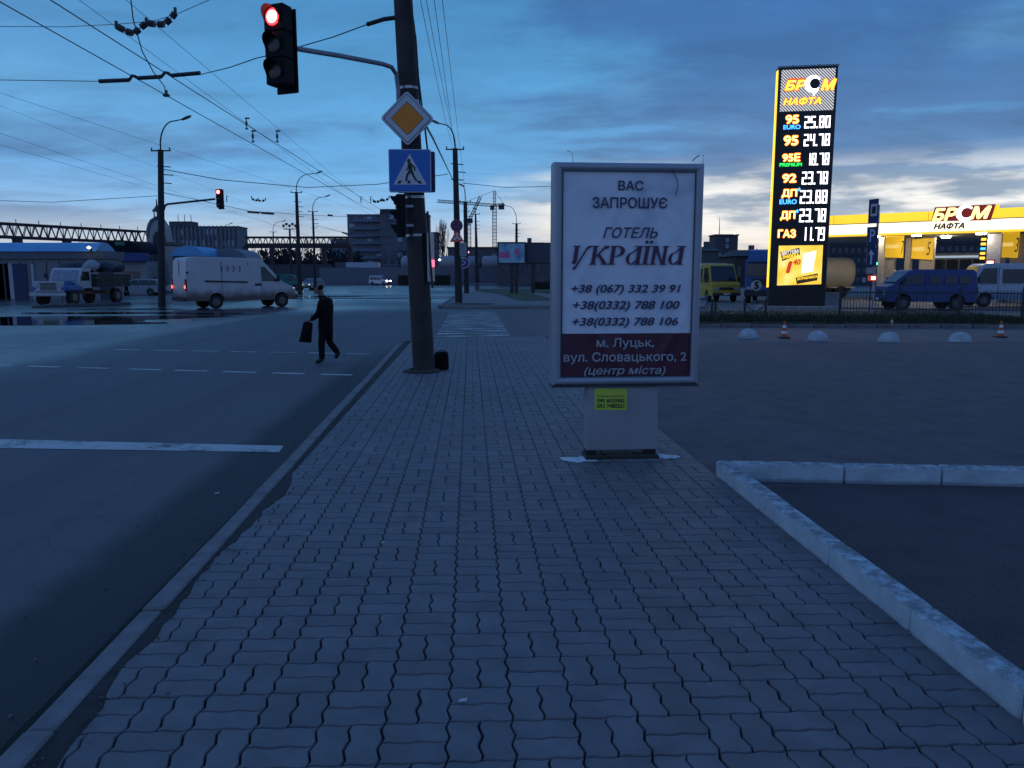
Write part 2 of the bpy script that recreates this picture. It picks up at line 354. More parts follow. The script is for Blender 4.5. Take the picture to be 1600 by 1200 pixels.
# ================================================================== SETTING
def asphalt(name, c, wet=None, rough=.75, gutter=False):
    m = bpy.data.materials.new(name); m.use_nodes = True; nt = m.node_tree; b = nt.nodes['Principled BSDF']
    g = nd(nt, 'ShaderNodeNewGeometry')
    mpg = nd(nt, 'ShaderNodeMapping'); nt.links.new(g.outputs['Position'], mpg.inputs[0]); mpg.inputs['Rotation'].default_value = (0, 0, -SA)
    sx = nd(nt, 'ShaderNodeSeparateXYZ'); nt.links.new(mpg.outputs[0], sx.inputs[0]); U, V_, _ = sx.outputs
    def ns(sc, stretch=(1, 1, 1), det=6, src=None):
        q = nd(nt, 'ShaderNodeMapping'); nt.links.new(mpg.outputs[0], q.inputs[0]); q.inputs['Scale'].default_value = stretch
        n = nd(nt, 'ShaderNodeTexNoise'); nt.links.new(q.outputs[0], n.inputs['Vector']); n.inputs['Scale'].default_value = sc; n.inputs['Detail'].default_value = det
        return n.outputs['Fac']
    big = ns(.35, (1, .25, 1)); mid = ns(3.0); fine = ns(110, det=2)
    cc = ramp(nt, big, [(.3, tuple(x*.78 for x in c)), (.7, tuple(x*1.22 for x in c))])
    cc = mixc(nt, .5, cc, ramp(nt, fine, [(.3, tuple(x*.35 for x in c)), (.72, tuple(x*2.1 for x in c))]))
    wq = nd(nt, 'ShaderNodeVectorMath', operation='ADD'); nt.links.new(mpg.outputs[0], wq.inputs[0])
    dn_ = nd(nt, 'ShaderNodeTexNoise'); nt.links.new(mpg.outputs[0], dn_.inputs['Vector']); dn_.inputs['Scale'].default_value = 1.6; dn_.inputs['Detail'].default_value = 6
    nt.links.new(dn_.outputs['Color'], wq.inputs[1])
    vr = nd(nt, 'ShaderNodeTexVoronoi', feature='DISTANCE_TO_EDGE'); nt.links.new(wq.outputs[0], vr.inputs['Vector']); vr.inputs['Scale'].default_value = .27
    crack = mth(nt, 'MULTIPLY', mth(nt, 'SUBTRACT', 1.0, smooth(nt, vr.outputs['Distance'], .0015, .005)), smooth(nt, big, .42, .62))
    cc = mixc(nt, mth(nt, 'MULTIPLY', crack, .25), cc, (.02, .019, .018))
    oil = ns(.9, (1, .6, 1), 8); cc = mixc(nt, mth(nt, 'MULTIPLY', smooth(nt, oil, .60, .74), .35), cc, tuple(x*.4 for x in c))
    cc = mixc(nt, mth(nt, 'MULTIPLY', smooth(nt, mid, .5, .75), .3), cc, tuple(x*.6 for x in c))
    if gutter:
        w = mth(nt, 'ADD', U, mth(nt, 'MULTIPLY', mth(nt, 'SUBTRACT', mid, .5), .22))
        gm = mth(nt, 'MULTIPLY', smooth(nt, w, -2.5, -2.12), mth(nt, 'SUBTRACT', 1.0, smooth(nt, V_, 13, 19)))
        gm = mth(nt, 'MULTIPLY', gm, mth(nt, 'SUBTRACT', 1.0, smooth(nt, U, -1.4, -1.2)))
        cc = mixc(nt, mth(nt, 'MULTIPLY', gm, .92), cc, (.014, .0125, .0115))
        # darker worn wheel tracks
        tr = mth(nt, 'MULTIPLY', smooth(nt, mth(nt, 'SINE', mth(nt, 'MULTIPLY', mth(nt, 'ADD', U, mth(nt, 'MULTIPLY', big, 1.0)), 3.6)), .35, 1.0), .30)
        cc = mixc(nt, tr, cc, tuple(x*.55 for x in c))
    nt.links.new(cc, b.inputs['Base Color'])
    b.inputs['Specular IOR Level'].default_value = .35
    if wet:
        wn = ns(.13, (.75, .5, 1), 4); wf = mth(nt, 'ADD', mth(nt, 'MULTIPLY', smooth(nt, wn, .30, .70), .6), .4)
        # wet zone: the far side of the carriageway and the junction
        zone = mth(nt, 'MAXIMUM', smooth(nt, mth(nt, 'ADD', mth(nt, 'MULTIPLY', U, -1), mth(nt, 'MULTIPLY', big, 2.0)), 9.2, 10.6), smooth(nt, mth(nt, 'SUBTRACT', V_, mth(nt, 'MULTIPLY', U, .5)), 36, 46))
        zone = mth(nt, 'MULTIPLY', zone, smooth(nt, V_, 9, 17))
        nearleft = smooth(nt, mth(nt, 'SUBTRACT', mth(nt, 'MULTIPLY', U, -1), 3), 0, 8)
        w2 = mth(nt, 'MULTIPLY', zone, wf)
        r_ = mth(nt, 'SUBTRACT', rough, mth(nt, 'MULTIPLY', w2, .46))
        r_ = mth(nt, 'SUBTRACT', r_, mth(nt, 'MULTIPLY', mth(nt, 'MULTIPLY', nearleft, mid), .22))
        nt.links.new(r_, b.inputs['Roughness'])
        b.inputs['Specular IOR Level'].default_value = .5
    else:
        nt.links.new(ramp(nt, mid, [(.3, rough-.08), (.7, min(1, rough+.08))]), b.inputs['Roughness'])
    bp = nd(nt, 'ShaderNodeBump'); bp.inputs['Strength'].default_value = .35; bp.inputs['Distance'].default_value = .006
    nt.links.new(fine, bp.inputs['Height']); nt.links.new(bp.outputs[0], b.inputs['Normal'])
    return m
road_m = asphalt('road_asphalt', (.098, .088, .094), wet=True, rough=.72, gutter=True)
yard_m = asphalt('yard_asphalt', (.085, .083, .082), wet=True, rough=.65)
fore_m = asphalt('forecourt_asphalt', (.100, .084, .090), rough=.82)
soil_m = asphalt('enclosure_asphalt', (.080, .064, .064), rough=.9)
grass_base = mat('verge_soil', (.045, .048, .028), .95, scale=3, var=.4, bump=.6)

RZ = -.12
def sheet(pts, z=None):
    b = MB(); n = len(pts)
    b.add([(p[0], p[1], (z if z is not None else p[2])) for p in pts], [tuple(range(n))]); return b
def grid_sheet(fn, nx, ny):
    b = MB(); b.add([fn(i/nx, j/ny) for j in range(ny+1) for i in range(nx+1)],
                    [(j*(nx+1)+i, j*(nx+1)+i+1, (j+1)*(nx+1)+i+1, (j+1)*(nx+1)+i) for j in range(ny) for i in range(nx)])
    return b
struct('ground', sheet([(-2500, -200), (2500, -200), (2500, 3500), (-2500, 3500)], RZ-.012), road_m)
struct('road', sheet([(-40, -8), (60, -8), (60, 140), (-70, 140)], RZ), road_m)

# forecourt to the right of the pavement, falling gently to the side road
KU = 1.955
c = [S(KU+.02, -6), S(40, -6), S(40, 17), S(KU+.02, 17)]
fb = MB(); p_ = [S(KU+.03, -6, -.022), S(40, -6, -.022), S(40, 16, -.022), S(KU+.03, 16, -.022), S(40, 19.5, RZ+.004), S(KU+.03, 19.5, RZ+.004)]
fb.add(p_, [(0, 1, 2, 3), (3, 2, 4, 5)]); struct('forecourt', fb, fore_m)
struct('enclosure_surface', sheet([S(KU+.12, -6), S(14, -6), S(14, 5.6), S(KU+.12, 5.6)], -.016), soil_m)

# ---------------- pavement with interlocking wave pavers
bed_m = mat('joint_sand', (.012, .011, .010), .95, scale=20, var=.3)
def vend(u): return 19.75+.29*(u+.9)       # slanting far end
struct('pavement_bed', sheet([S(-1.62, -1), S(KU+.02, -1), S(KU+.02, vend(KU)), S(-1.62, vend(-1.62))], -.02), bed_m)
def paver_mat(name, objrand):
    m = mat(name, (.182, .168, .172), .66, scale=9, var=.14, bump=.35, bscale=150)
    nt = m.node_tree; b = nt.nodes['Principled BSDF']; base = b.inputs['Base Color'].links[0].from_socket
    g = nd(nt, 'ShaderNodeNewGeometry'); n = nd(nt, 'ShaderNodeTexNoise'); nt.links.new(g.outputs['Position'], n.inputs['Vector'])
    n.inputs['Scale'].default_value = .55; n.inputs['Detail'].default_value = 4
    n5 = nd(nt, 'ShaderNodeTexNoise'); nt.links.new(g.outputs['Position'], n5.inputs['Vector']); n5.inputs['Scale'].default_value = 5.5; n5.inputs['Detail'].default_value = 6
    if objrand: r_ = nd(nt, 'ShaderNodeObjectInfo').outputs['Random']
    else:
        a = nd(nt, 'ShaderNodeAttribute'); a.attribute_name = 'tone'; r_ = a.outputs['Fac']
    k = mth(nt, 'ADD', mth(nt, 'MULTIPLY', r_, .16), mth(nt, 'MULTIPLY', n.outputs['Fac'], .55))
    k = mth(nt, 'ADD', k, .58)
    k = mth(nt, 'MULTIPLY', k, ramp(nt, n5.outputs['Fac'], [(.3, .82), (.7, 1.12)]))
    hs = nd(nt, 'ShaderNodeHueSaturation'); nt.links.new(k, hs.inputs['Value']); nt.links.new(base, hs.inputs['Color'])
    nt.links.new(hs.outputs[0], b.inputs['Base Color'])
    b.inputs['Specular IOR Level'].default_value = .5
    return m
pav_o = paver_mat('paver', True); pav_s = paver_mat('paver_far', False)
Q = .114                                    # half-block; block = 2Q
def wave(t, amp): return amp*math.sin(2*PI*t/Q)
def paver_outline(w, h, inset, lod=4):
    pts = []
    nx, ny = round(w/Q), round(h/Q); ax, ay = .0074, .0046
    fx = lambda y: wave(y, ax)              # sideways shift of up-running joints
    fy = lambda x: wave(x, ay)
    for i in range(nx*lod): x = w*i/(nx*lod); pts.append((x, fy(x), 0, 1))
    for i in range(ny*lod): y = h*i/(ny*lod); pts.append((w+fx(y), y, -1, 0))
    for i in range(nx*lod): x = w-w*i/(nx*lod); pts.append((x, h+fy(x), 0, -1))
    for i in range(ny*lod): y = h-h*i/(ny*lod); pts.append((fx(y), y, 1, 0))
    n = len(pts); res = []
    for i in range(n):                      # inset along the averaged inward normals
        x, y, *_ = pts[i]; a, b = pts[i-1], pts[(i+1) % n]
        dx, dy = b[0]-a[0], b[1]-a[1]; L = math.hypot(dx, dy) or 1
        res.append((x-dy/L*inset, y+dx/L*inset))
    return res
def paver_mb(w, h, z=0, ox=0, oy=0, mb=None, lod=4):
    mb = mb or MB()
    if lod == 4: rings = [(.0032, -.03), (.0036, -.006), (.0066, 0)]
    else: rings = [(.0035, -.012), (.0055, 0)]
    n = None; vs = []
    for ins, zz in rings:
        o = paver_outline(w, h, ins, lod); n = len(o); vs += [(ox+x, oy+y, z+zz) for x, y in o]
    fs = [tuple(range((len(rings)-1)*n, len(rings)*n))]
    for k in range(len(rings)-1): fs += [(k*n+i, k*n+(i+1) % n, (k+1)*n+(i+1) % n, (k+1)*n+i) for i in range(n)]
    return mb.add(vs, fs)
pav = []                                    # (u0, v0, kind, z)
U0, V0 = -.09, 2.335
rp = random.Random(3)
for ci in range(-7, 9):
    u0 = U0+ci*2*Q
    for ri in range(-12, 85):
        v0 = V0+ri*2*Q+rp.uniform(-.0004, .0004)
        if (ci+ri) % 2 == 0: items = [(u0, v0, 'v'), (u0+Q, v0, 'v')]
        else: items = [(u0, v0, 'h'), (u0, v0+Q, 'h')]
        for (a, b, k) in items:
            cu, cv = a+(Q/2 if k == 'v' else Q), b+(Q if k == 'v' else Q/2)
            kl = -1.455-.011*(cv-2)
            if a < kl-.01 or ci == -7: continue
            if k == 'v' and a+Q > KU+.01 or a > KU: continue
            if cv > vend(cu)-.1: continue
            pav.append((a, b, k, rp.uniform(-.0014, .0014), cu, cv))
pavement = thing('pavement', None, None, (0, 0, 0)); pavement['kind'] = 'structure'
meV = paver_mb(Q, 2*Q).mesh('paver', pav_o); meH = paver_mb(2*Q, Q).mesh('paver', pav_o)
def seen(cu, cv):
    w = S(cu, cv); d = w.y*cp+EYE*sp
    if d < .5: return False
    x = 800+1200*w.x/d; y = 600+1200*(EYE*cp-w.y*sp)/d
    return -20 < x < 1620 and y < 1215
vis = sorted([p for p in pav if seen(p[4], p[5])], key=lambda p: p[5]**2+p[4]**2)
near = set(id(p) for p in vis[:300])
far_mb = MB(); tones = []
for p in pav:
    a, b, k, z, cu, cv = p
    if id(p) in near:
        o = link('paver', meV if k == 'v' else meH, pavement, S(a, b, z), SA)
        o.rotation_euler = (rp.uniform(-.004, .004), rp.uniform(-.004, .004), SA+rp.uniform(-.008, .008))
        continue
    n0 = len(far_mb.v)
    paver_mb(Q if k == 'v' else 2*Q, 2*Q if k == 'v' else Q, z, a, b, far_mb, 4 if cv < 9 else 2)
    t = rp.random(); tones += [t]*(len(far_mb.v)-n0)
me = far_mb.mesh('paver_field', pav_s); at = me.attributes.new('tone', 'FLOAT', 'POINT'); at.data.foreach_set('value', tones)
pf = link('paver_field', me, pavement, (0, 0, 0), SA, kind='stuff')

# earth washed over the outer row along the kerb
dirt_m = mat('gutter_dirt', (.040, .036, .034), .95, scale=14, var=.35, bump=.8, bscale=60)
b = MB(); rd = random.Random(5); L = 150; vs = []
wl = .08
for i in range(L+1):
    v = 1.0+i*.115; kl = -1.452-.011*(v-2)
    wl = max(.015, min(.15, wl+rd.uniform(-.035, .033))) if v < 9 else max(.015, wl*.97)
    vs += [S(kl-.012, v, .0035), S(kl+wl*.7, v, .0045), S(kl+wl+.02, v, -.012)]
b.add(vs, [(3*i+k, 3*i+k+1, 3*i+4+k, 3*i+3+k) for i in range(L) for k in range(2)])
struct('dirt_strip', b, dirt_m)
b = MB()
vs = []
for i in range(L+1):
    v = 1.0+i*.115; kl = -1.452-.011*(v-2); vs += [S(kl-.01, v, -.003), S(kl+.32+rd.uniform(-.02, .02), v, -.011)]
b.add(vs, [(2*i, 2*i+1, 2*i+3, 2*i+2) for i in range(L)]); struct('packed_earth', b, dirt_m)
b = MB()
for i in range(230):
    v = rd.uniform(1.2, 13); u = -1.44-.011*(v-2)+rd.expovariate(9) if rd.random() < .5 else -1.62-.011*(v-2)-rd.expovariate(5)
    z = .004 if u > -1.5 else RZ+.004
    r = rd.uniform(.003, .009); b.lathe([(0, 0), (r, .2*r), (r*.8, r), (0, r*1.1)], S(u, v, z), 5)
b.build('grit', mat('grit_stone', (.12, .11, .1), .9, var=.5), label='loose grit and small stones scattered along the kerb', cat='grit', kind='stuff')

# kerbs -----------------------------------------------------------
kerb_m = mat('kerb_concrete', (.215, .20, .195), .85, scale=6, var=.3, bump=.5, bscale=70, spec=.3)
kerb = thing('street_kerb', None, None, (0, 0, 0)); kerb['kind'] = 'structure'
v = .6; i = 0
klen = .985
kmesh = MB().bbox((0, klen/2, -.09), (.105, klen-.012, .21), .009).mesh('kerbstone', kerb_m)
while v < 18.2:
    u = -1.505-.011*(v-2)
    o = link('kerbstone', kmesh, kerb, S(u+rd.uniform(-.004, .004), v, rd.uniform(-.006, .004)-.0), SA+.011+rd.uniform(-.006, .006))
    v += klen; i += 1
# slanting end kerb of the pavement
e0, e1 = S(-1.70, vend(-1.70)-.1), S(KU+.1, vend(KU+.1)-.02)
n_ = 5
for k in range(n_):
    q0 = e0.lerp(e1, k/n_); q1 = e0.lerp(e1, (k+1)/n_); d = q1-q0
    MB().bbox((0, 0, -.075), (d.length-.012, .10, .13), .008).build('kerbstone', kerb_m, kerb, loc=(q0+q1)/2+Vector((0, 0, -.004)), rz=math.atan2(d.y, d.x))

# white-washed raised kerbs on the right -----------------------------
def limewash(name, top):
    m = mat(name, (.46, .54, .56), .85, scale=7, var=.15, bump=.6, bscale=45, spec=.3)
    nt = m.node_tree; b = nt.nodes['Principled BSDF']; base = b.inputs['Base Color'].links[0].from_socket
    t = nd(nt, 'ShaderNodeTexCoord'); g = nd(nt, 'ShaderNodeNewGeometry')
    n = nd(nt, 'ShaderNodeTexNoise'); nt.links.new(g.outputs['Position'], n.inputs['Vector']); n.inputs['Scale'].default_value = 9; n.inputs['Detail'].default_value = 9; n.inputs['Roughness'].default_value = .72
    sx = nd(nt, 'ShaderNodeSeparateXYZ'); nt.links.new(g.outputs['Normal'], sx.inputs[0])
    up = smooth(nt, sx.outputs[2], .3, .9)
    wear = mth(nt, 'ADD', smooth(nt, n.outputs['Fac'], .62, .42), 0.0)
    lo = smooth(nt, n.outputs['Fac'], .42, .30)
    f = mth(nt, 'ADD', mth(nt, 'MULTIPLY', up, mth(nt, 'MULTIPLY', wear, .75)), mth(nt, 'MULTIPLY', lo, .12), clamp=True)
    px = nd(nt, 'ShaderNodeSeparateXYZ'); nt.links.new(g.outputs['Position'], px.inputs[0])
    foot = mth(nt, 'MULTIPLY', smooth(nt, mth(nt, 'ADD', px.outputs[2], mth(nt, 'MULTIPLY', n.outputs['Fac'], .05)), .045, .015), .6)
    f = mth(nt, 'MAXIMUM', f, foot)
    nt.links.new(mixc(nt, f, base, (.135, .13, .125)), b.inputs['Base Color'])
    return m
lime = limewash('limewashed_concrete', .12)
wk = thing('whitewashed_kerb', None, None, (0, 0, 0)); wk['kind'] = 'structure'
js = [5.80, 5.487, 4.728, 3.956, 3.168, 2.462, 1.72, .95, .2]
for k in range(len(js)-1):
    v1, v0 = js[k], js[k+1]; L_ = v1-v0
    MB().bbox((0, 0, .040), (.115, L_-.010, .15), .010).build('kerbstone', lime, wk, loc=S(KU+.0575, (v0+v1)/2, rd.uniform(-.003, .004)), rz=SA+rd.uniform(-.004, .004))
# corner block and the row running off to the right
q0 = S(KU+.0, 5.93); q1 = Vector((3.984, 5.83, 0)); dr = (q1-q0); drn = dr.normalized(); ang = math.atan2(dr.y, dr.x)
js2 = [0, .97, 1.70, 2.44, 3.2, 3.95, 4.7, 5.5, 6.3]
jx = [0.0]
for k in range(len(js2)-1):
    c_ = q0+drn*((js2[k]+js2[k+1])/2)+Vector((drn.y, -drn.x, 0))*.06
    MB().bbox((0, 0, .045), (js2[k+1]-js2[k]-.012, .13, .15), .012).build('kerbstone', lime, wk, loc=c_+Vector((0, 0, rd.uniform(-.002, .003))), rz=ang+rd.uniform(-.004, .004))

# ---------------- road markings (thermoplastic, worn)
def markmat(name, worn, c=(.50, .50, .48)):
    m = mat(name, c, .6, scale=20, var=.1)
    nt = m.node_tree; b = nt.nodes['Principled BSDF']; base = b.inputs['Base Color'].links[0].from_socket
    g = nd(nt, 'ShaderNodeNewGeometry'); n = nd(nt, 'ShaderNodeTexNoise'); nt.links.new(g.outputs['Position'], n.inputs['Vector'])
    n.inputs['Scale'].default_value = 14; n.inputs['Detail'].default_value = 10; n.inputs['Roughness'].default_value = .75
    n2 = nd(nt, 'ShaderNodeTexNoise'); nt.links.new(g.outputs['Position'], n2.inputs['Vector']); n2.inputs['Scale'].default_value = 1.3
    f = smooth(nt, mth(nt, 'ADD', mth(nt, 'MULTIPLY', n.outputs['Fac'], .6), mth(nt, 'MULTIPLY', n2.outputs['Fac'], .4)), worn+.07, worn-.07)
    nt.links.new(mixc(nt, f, base, (.10, .098, .098)), b.inputs['Base Color']); return m
mark = markmat('road_marking', .43); mark2 = markmat('worn_marking', .50)
b = MB(); z = RZ+.004
s0 = [G(-260, 680, z), G(443, 696.5, z), G(436, 706.5, z), G(-260, 696, z)]
b.add(s0, [(0, 3, 2, 1)]); struct('stop_line', b, mark)
def dash(x0, y0, x1, y1, th, m=mark):
    z = RZ+.004; a, c_ = G(x0, y0, z), G(x1, y1, z); n = Vector((-(c_-a).y, (c_-a).x, 0)).normalized()*th/2
    struct('dash_line', MB().add([a-n, c_-n, c_+n, a+n], [(0, 1, 2, 3)]), m)
for x0, x1 in [(-110, -64), (-30, 18), (45, 93), (122, 172), (199, 252), (274, 325), (349, 400), (425, 475), (502, 550)]:
    y = lambda x: 572+(x-45)*(14/507); dash(x0, y(x0), x1, y(x1), .14)
for x0, x1 in [(-60, -22), (-2, 33), (58, 98), (118, 158), (179, 219), (240, 281), (300, 341), (360, 401), (421, 461), (481, 521), (541, 580)]:
    y = lambda x: 543+(x-15)*(10/565); dash(x0, y(x0), x1, y(x1), .13, mark2 if random.random() < .3 else mark)
for k in range(17):                         # zebra over the side road
    v = 20.9+k*1.0; u0, u1 = -1.0, 1.15
    sl = .29 if k < 2 else .1
    q = [S(u0+rd.uniform(-.03, .03), v+sl*u0, z), S(u1, v+sl*u1, z), S(u1+rd.uniform(-.03, .03), v+.5+sl*u1, z), S(u0, v+.5+sl*u0, z)]
    struct('zebra_stripe', MB().add(q, [(0, 1, 2, 3)]), mark2)
for (x0, x1, y) in [(690, 1600, 495), (1030, 1230, 498)]: pass

# ---------------- puddles: thin water sheets with uneven outlines
def watermat():
    m = bpy.data.materials.new('puddle_water'); m.use_nodes = True; nt = m.node_tree; b = nt.nodes['Principled BSDF']
    b.inputs['Base Color'].default_value = (.012, .012, .013, 1); b.inputs['Roughness'].default_value = .04; b.inputs['Specular IOR Level'].default_value = .6
    g = nd(nt, 'ShaderNodeNewGeometry'); n = nd(nt, 'ShaderNodeTexNoise'); nt.links.new(g.outputs['Position'], n.inputs['Vector']); n.inputs['Scale'].default_value = 2.5
    bp = nd(nt, 'ShaderNodeBump'); bp.inputs['Strength'].default_value = .08; bp.inputs['Distance'].default_value = .01
    nt.links.new(n.outputs['Fac'], bp.inputs['Height']); nt.links.new(bp.outputs[0], b.inputs['Normal']); return m
water = watermat()
def puddle(px, py, wx, wy, seed, z=RZ+.008):
    c_ = G(px, py, z); r_ = random.Random(seed); b = MB(); n = 40; ph = [r_.uniform(0, 6) for _ in range(5)]
    pts = []
    for i in range(n):
        a = 2*PI*i/n; k = 1+.22*math.sin(2*a+ph[0])+.18*math.sin(3*a+ph[1])+.14*math.sin(5*a+ph[2])+.09*math.sin(8*a+ph[3])
        pts.append((c_.x+wx*k*math.cos(a), c_.y+wy*k*math.sin(a), z))
    b.add(pts, [tuple(range(n))]); struct('puddle', b, water)
# market yard on the far left behind the carriageway
ye = [G(-330, 545, RZ), G(0, 511, RZ), G(130, 497, RZ), G(262, 484, RZ), G(330, 479, RZ)]
struct('market_yard', MB().add([(*p.xy, RZ+.004) for p in ye]+[(-22, 75, RZ+.004), (-40, 100, RZ+.004), (-120, 100, RZ+.004), (-120, 30, RZ+.004)], [tuple(range(9))]), yard_m)
puddle(40, 498, 6.5, 2.6, 1, RZ+.010); puddle(150, 489, 3.6, 1.0, 2, RZ+.010); puddle(200, 483, 2.2, .8, 3, RZ+.012); puddle(-120, 505, 6, 2.5, 4, RZ+.012)
puddle(300, 490, 3.2, .7, 5); puddle(500, 463, 5, 1.6, 6); puddle(560, 466, 6, 1.2, 8, RZ+.010)
#PART2

# ================================================================== RIGHT MIDDLE GROUND
# planted verge with a kerb of long stones
vk0, vk1 = G(1030, 511, RZ), G(1720, 514, RZ)
dv = (vk1-vk0); L_ = dv.length; dn = dv.normalized(); nn = Vector((-dn.y, dn.x, 0)); va = math.atan2(dn.y, dn.x)
vb = MB(); q = [vk0+nn*.1, vk1+nn*.1, vk1+nn*9.5, vk0+nn*9.5]
vb.add([(p.x, p.y, .03) for p in q], [(0, 1, 2, 3)]); vb.add([(p.x, p.y, RZ) for p in q]+[(p.x, p.y, .03) for p in q], [(0, 1, 5, 4), (1, 2, 6, 5), (2, 3, 7, 6), (3, 0, 4, 7)])
struct('verge', vb, grass_base)
kb = thing('verge_kerb', None, None, (0, 0, 0)); kb['kind'] = 'structure'
vkm = mat('verge_kerb_stone', (.17, .155, .15), .85, scale=3, var=.35, bump=.5); n_ = int(L_/1.0)
kmesh2 = MB().bbox((0, 0, 0), (L_/n_-.03, .15, .24), .015).mesh('kerbstone', vkm)
for k in range(n_):
    link('kerbstone', kmesh2, kb, vk0+dn*((k+.5)*L_/n_)+Vector((0, 0, .075-.115+rd.uniform(-.01, .01)+.04)), va+rd.uniform(-.006, .006))
gm = mat('verge_grass', (.026, .036, .014), .9, var=.5, scale=2)
gb = MB()
def blades(mb, fn, n, h=.12, w=.012, r_=rd):
    for i in range(n):
        p = fn(); a = r_.uniform(0, PI); l = h*r_.uniform(.4, 1.3); dx, dy = math.cos(a)*w, math.sin(a)*w; lx, ly = r_.uniform(-.5, .5)*l, r_.uniform(-.5, .5)*l
        mb.add([(p[0]-dx, p[1]-dy, p[2]), (p[0]+dx, p[1]+dy, p[2]), (p[0]+lx, p[1]+ly, p[2]+l)], [(0, 1, 2)])
def vfn():
    p = vk0+dn*rd.uniform(.2, L_-.2)+nn*(.2+abs(rd.gauss(0, 3.2)) % 9); return (p.x, p.y, .03)
blades(gb, vfn, 16000, .11)
gb.build('verge_grass', gm, label='short dark grass on the verge along the fence', cat='grass', kind='stuff')
# petrol station yard beyond the verge
q = [vk0+nn*9.5-dn*1, vk1+nn*9.5+dn*40, vk1+nn*70+dn*40, vk0+nn*70-dn*1]
struct('station_yard', MB().add([(p.x, p.y, RZ+.004) for p in q], [(0, 1, 2, 3)]), asphalt('station_asphalt', (.13, .125, .12), rough=.75))

# far pavement across the side road, with grass triangle
fz = .0
kline = [G(655, 481, RZ), G(900, 481, RZ), G(1100, 483, RZ)]
paveb = MB(); pp = [G(690, 479, 0), G(1100, 479, 0), G(1110, 462, 0), G(860, 458, 0), G(800, 455, 0), G(722, 456, 0)]
n = len(pp); paveb.add([(p.x, p.y, 0) for p in pp]+[(p.x, p.y, RZ) for p in pp], [tuple(range(n))]+[(n+i, n+(i+1) % n, (i+1) % n, i) for i in range(n)])
struct('far_pavement', paveb, mat('far_pavement_slabs', (.17, .16, .16), .8, scale=.8, var=.3))
a_, b_ = G(684, 481, RZ), G(1092, 483, RZ); fkn = 26
fk = thing('far_kerb', None, None, (0, 0, 0)); fk['kind'] = 'structure'
for k in range(fkn):
    p = a_.lerp(b_, (k+.5)/fkn); d = (b_-a_)
    link('kerbstone', kmesh2, fk, p+Vector((0, 0, .04)), math.atan2(d.y, d.x)).scale = (d.length/fkn/(L_/n_), 1, 1)
a_, b_ = G(690, 479, .0), G(722, 457, .0)
for k in range(14):
    p = a_.lerp(b_, (k+.5)/14); d = b_-a_
    link('kerbstone', kmesh2, fk, p+Vector((-.1, 0, -.07)), math.atan2(d.y, d.x)).scale = (d.length/14/(L_/n_), 1, 1)
gp = [G(772, 458, .02), G(795, 466, .02), G(820, 469.5, .02), G(870, 469, .02), G(850, 464, .02), G(812, 457.5, .02), G(830, 455, .02), G(790, 450, .02), G(740, 451, .02)]
gp = [G(745, 455, .02), G(782, 459, .02), G(798, 466, .02), G(822, 469.5, .02), G(872, 469, .02), G(852, 464, .02), G(822, 457, .02), G(900, 456, .02), G(900, 451, .02), G(745, 451, .02)]
struct('grass_verge', MB().add(gp, [tuple(range(len(gp)))]), mat('grass_verge', (.04, .062, .02), .95, scale=2, var=.5))

# ------------------------------------------------ half-sphere bollards and cones
hs_m = mat('pale_bollard_concrete', (.40, .44, .45), .8, scale=6, var=.2, bump=.3)
hp = None
hl = ['leftmost concrete half sphere bollard, beside the lightbox frame and behind no cone', 'second half sphere bollard from the left, right of the small cone', 'third half sphere bollard from the left, in front of the blue van', 'rightmost half sphere bollard, left of the cone at the picture edge']
for i, (x, y) in enumerate([(1169, 528), (1278, 532), (1389, 534), (1500, 534)]):
    prof = [(.30, 0), (.30, .02)]+[(.265*math.cos(a), .02+.245*math.sin(a)) for a in [k*PI/2/8 for k in range(8)]]+[(.001, .265)]
    if hp is None:
        hp = thing('half_sphere_bollard', hl[0], 'bollard', G(x, y, RZ+.004), 0, 'half sphere bollards in a row on the forecourt')
        MB().lathe(prof[2:], n=24).build('dome', hs_m, hp, smooth=True); MB().lathe([(.001, .0), (.285, 0), (.285, .022), (.2, .024)], n=24).build('base_rim', hs_m, hp)
    else: copy_tree(hp, None, G(x, y, RZ+.004), i*1.3, hl[i])
cone_o = mat('cone_orange', (.55, .10, .03), .6, scale=12, var=.2)
def cone(x, y, label, h=.5, z=RZ+.004):
    t = thing('traffic_cone', label, 'traffic cone', G(x, y, z), 0, 'small traffic cones on the forecourt'); k = h/.5
    MB().bbox((0, 0, .018), (.30*k, .30*k, .034), .012).build('cone_base', black, t)
    MB().lathe([(.105*k, .035), (.035*k, .40*k), (.028*k, .5*k), (.001, .5*k)], n=16).build('cone_body', cone_o, t, smooth=True)
    for z0, z1 in ((.13, .21), (.30, .38)):
        r0 = .105-.07*(z0*k-.035)/(.365*k)*1.0; f = lambda z: (.105-.07*(z*k-.035)/(.365*k))*1.0*k+.003
        MB().lathe([(f(z0), z0*k), (f(z1), z1*k)], n=16).build('white_band', white_p, t)
cone(1225, 528, 'small orange and white cone standing left of the price tower kerb', .47)
cone(1563, 527, 'orange and white cone on a dark mat near the right picture edge', .46)
cone(1393, 512, 'faint small cone by the verge kerb behind the third half sphere', .32)

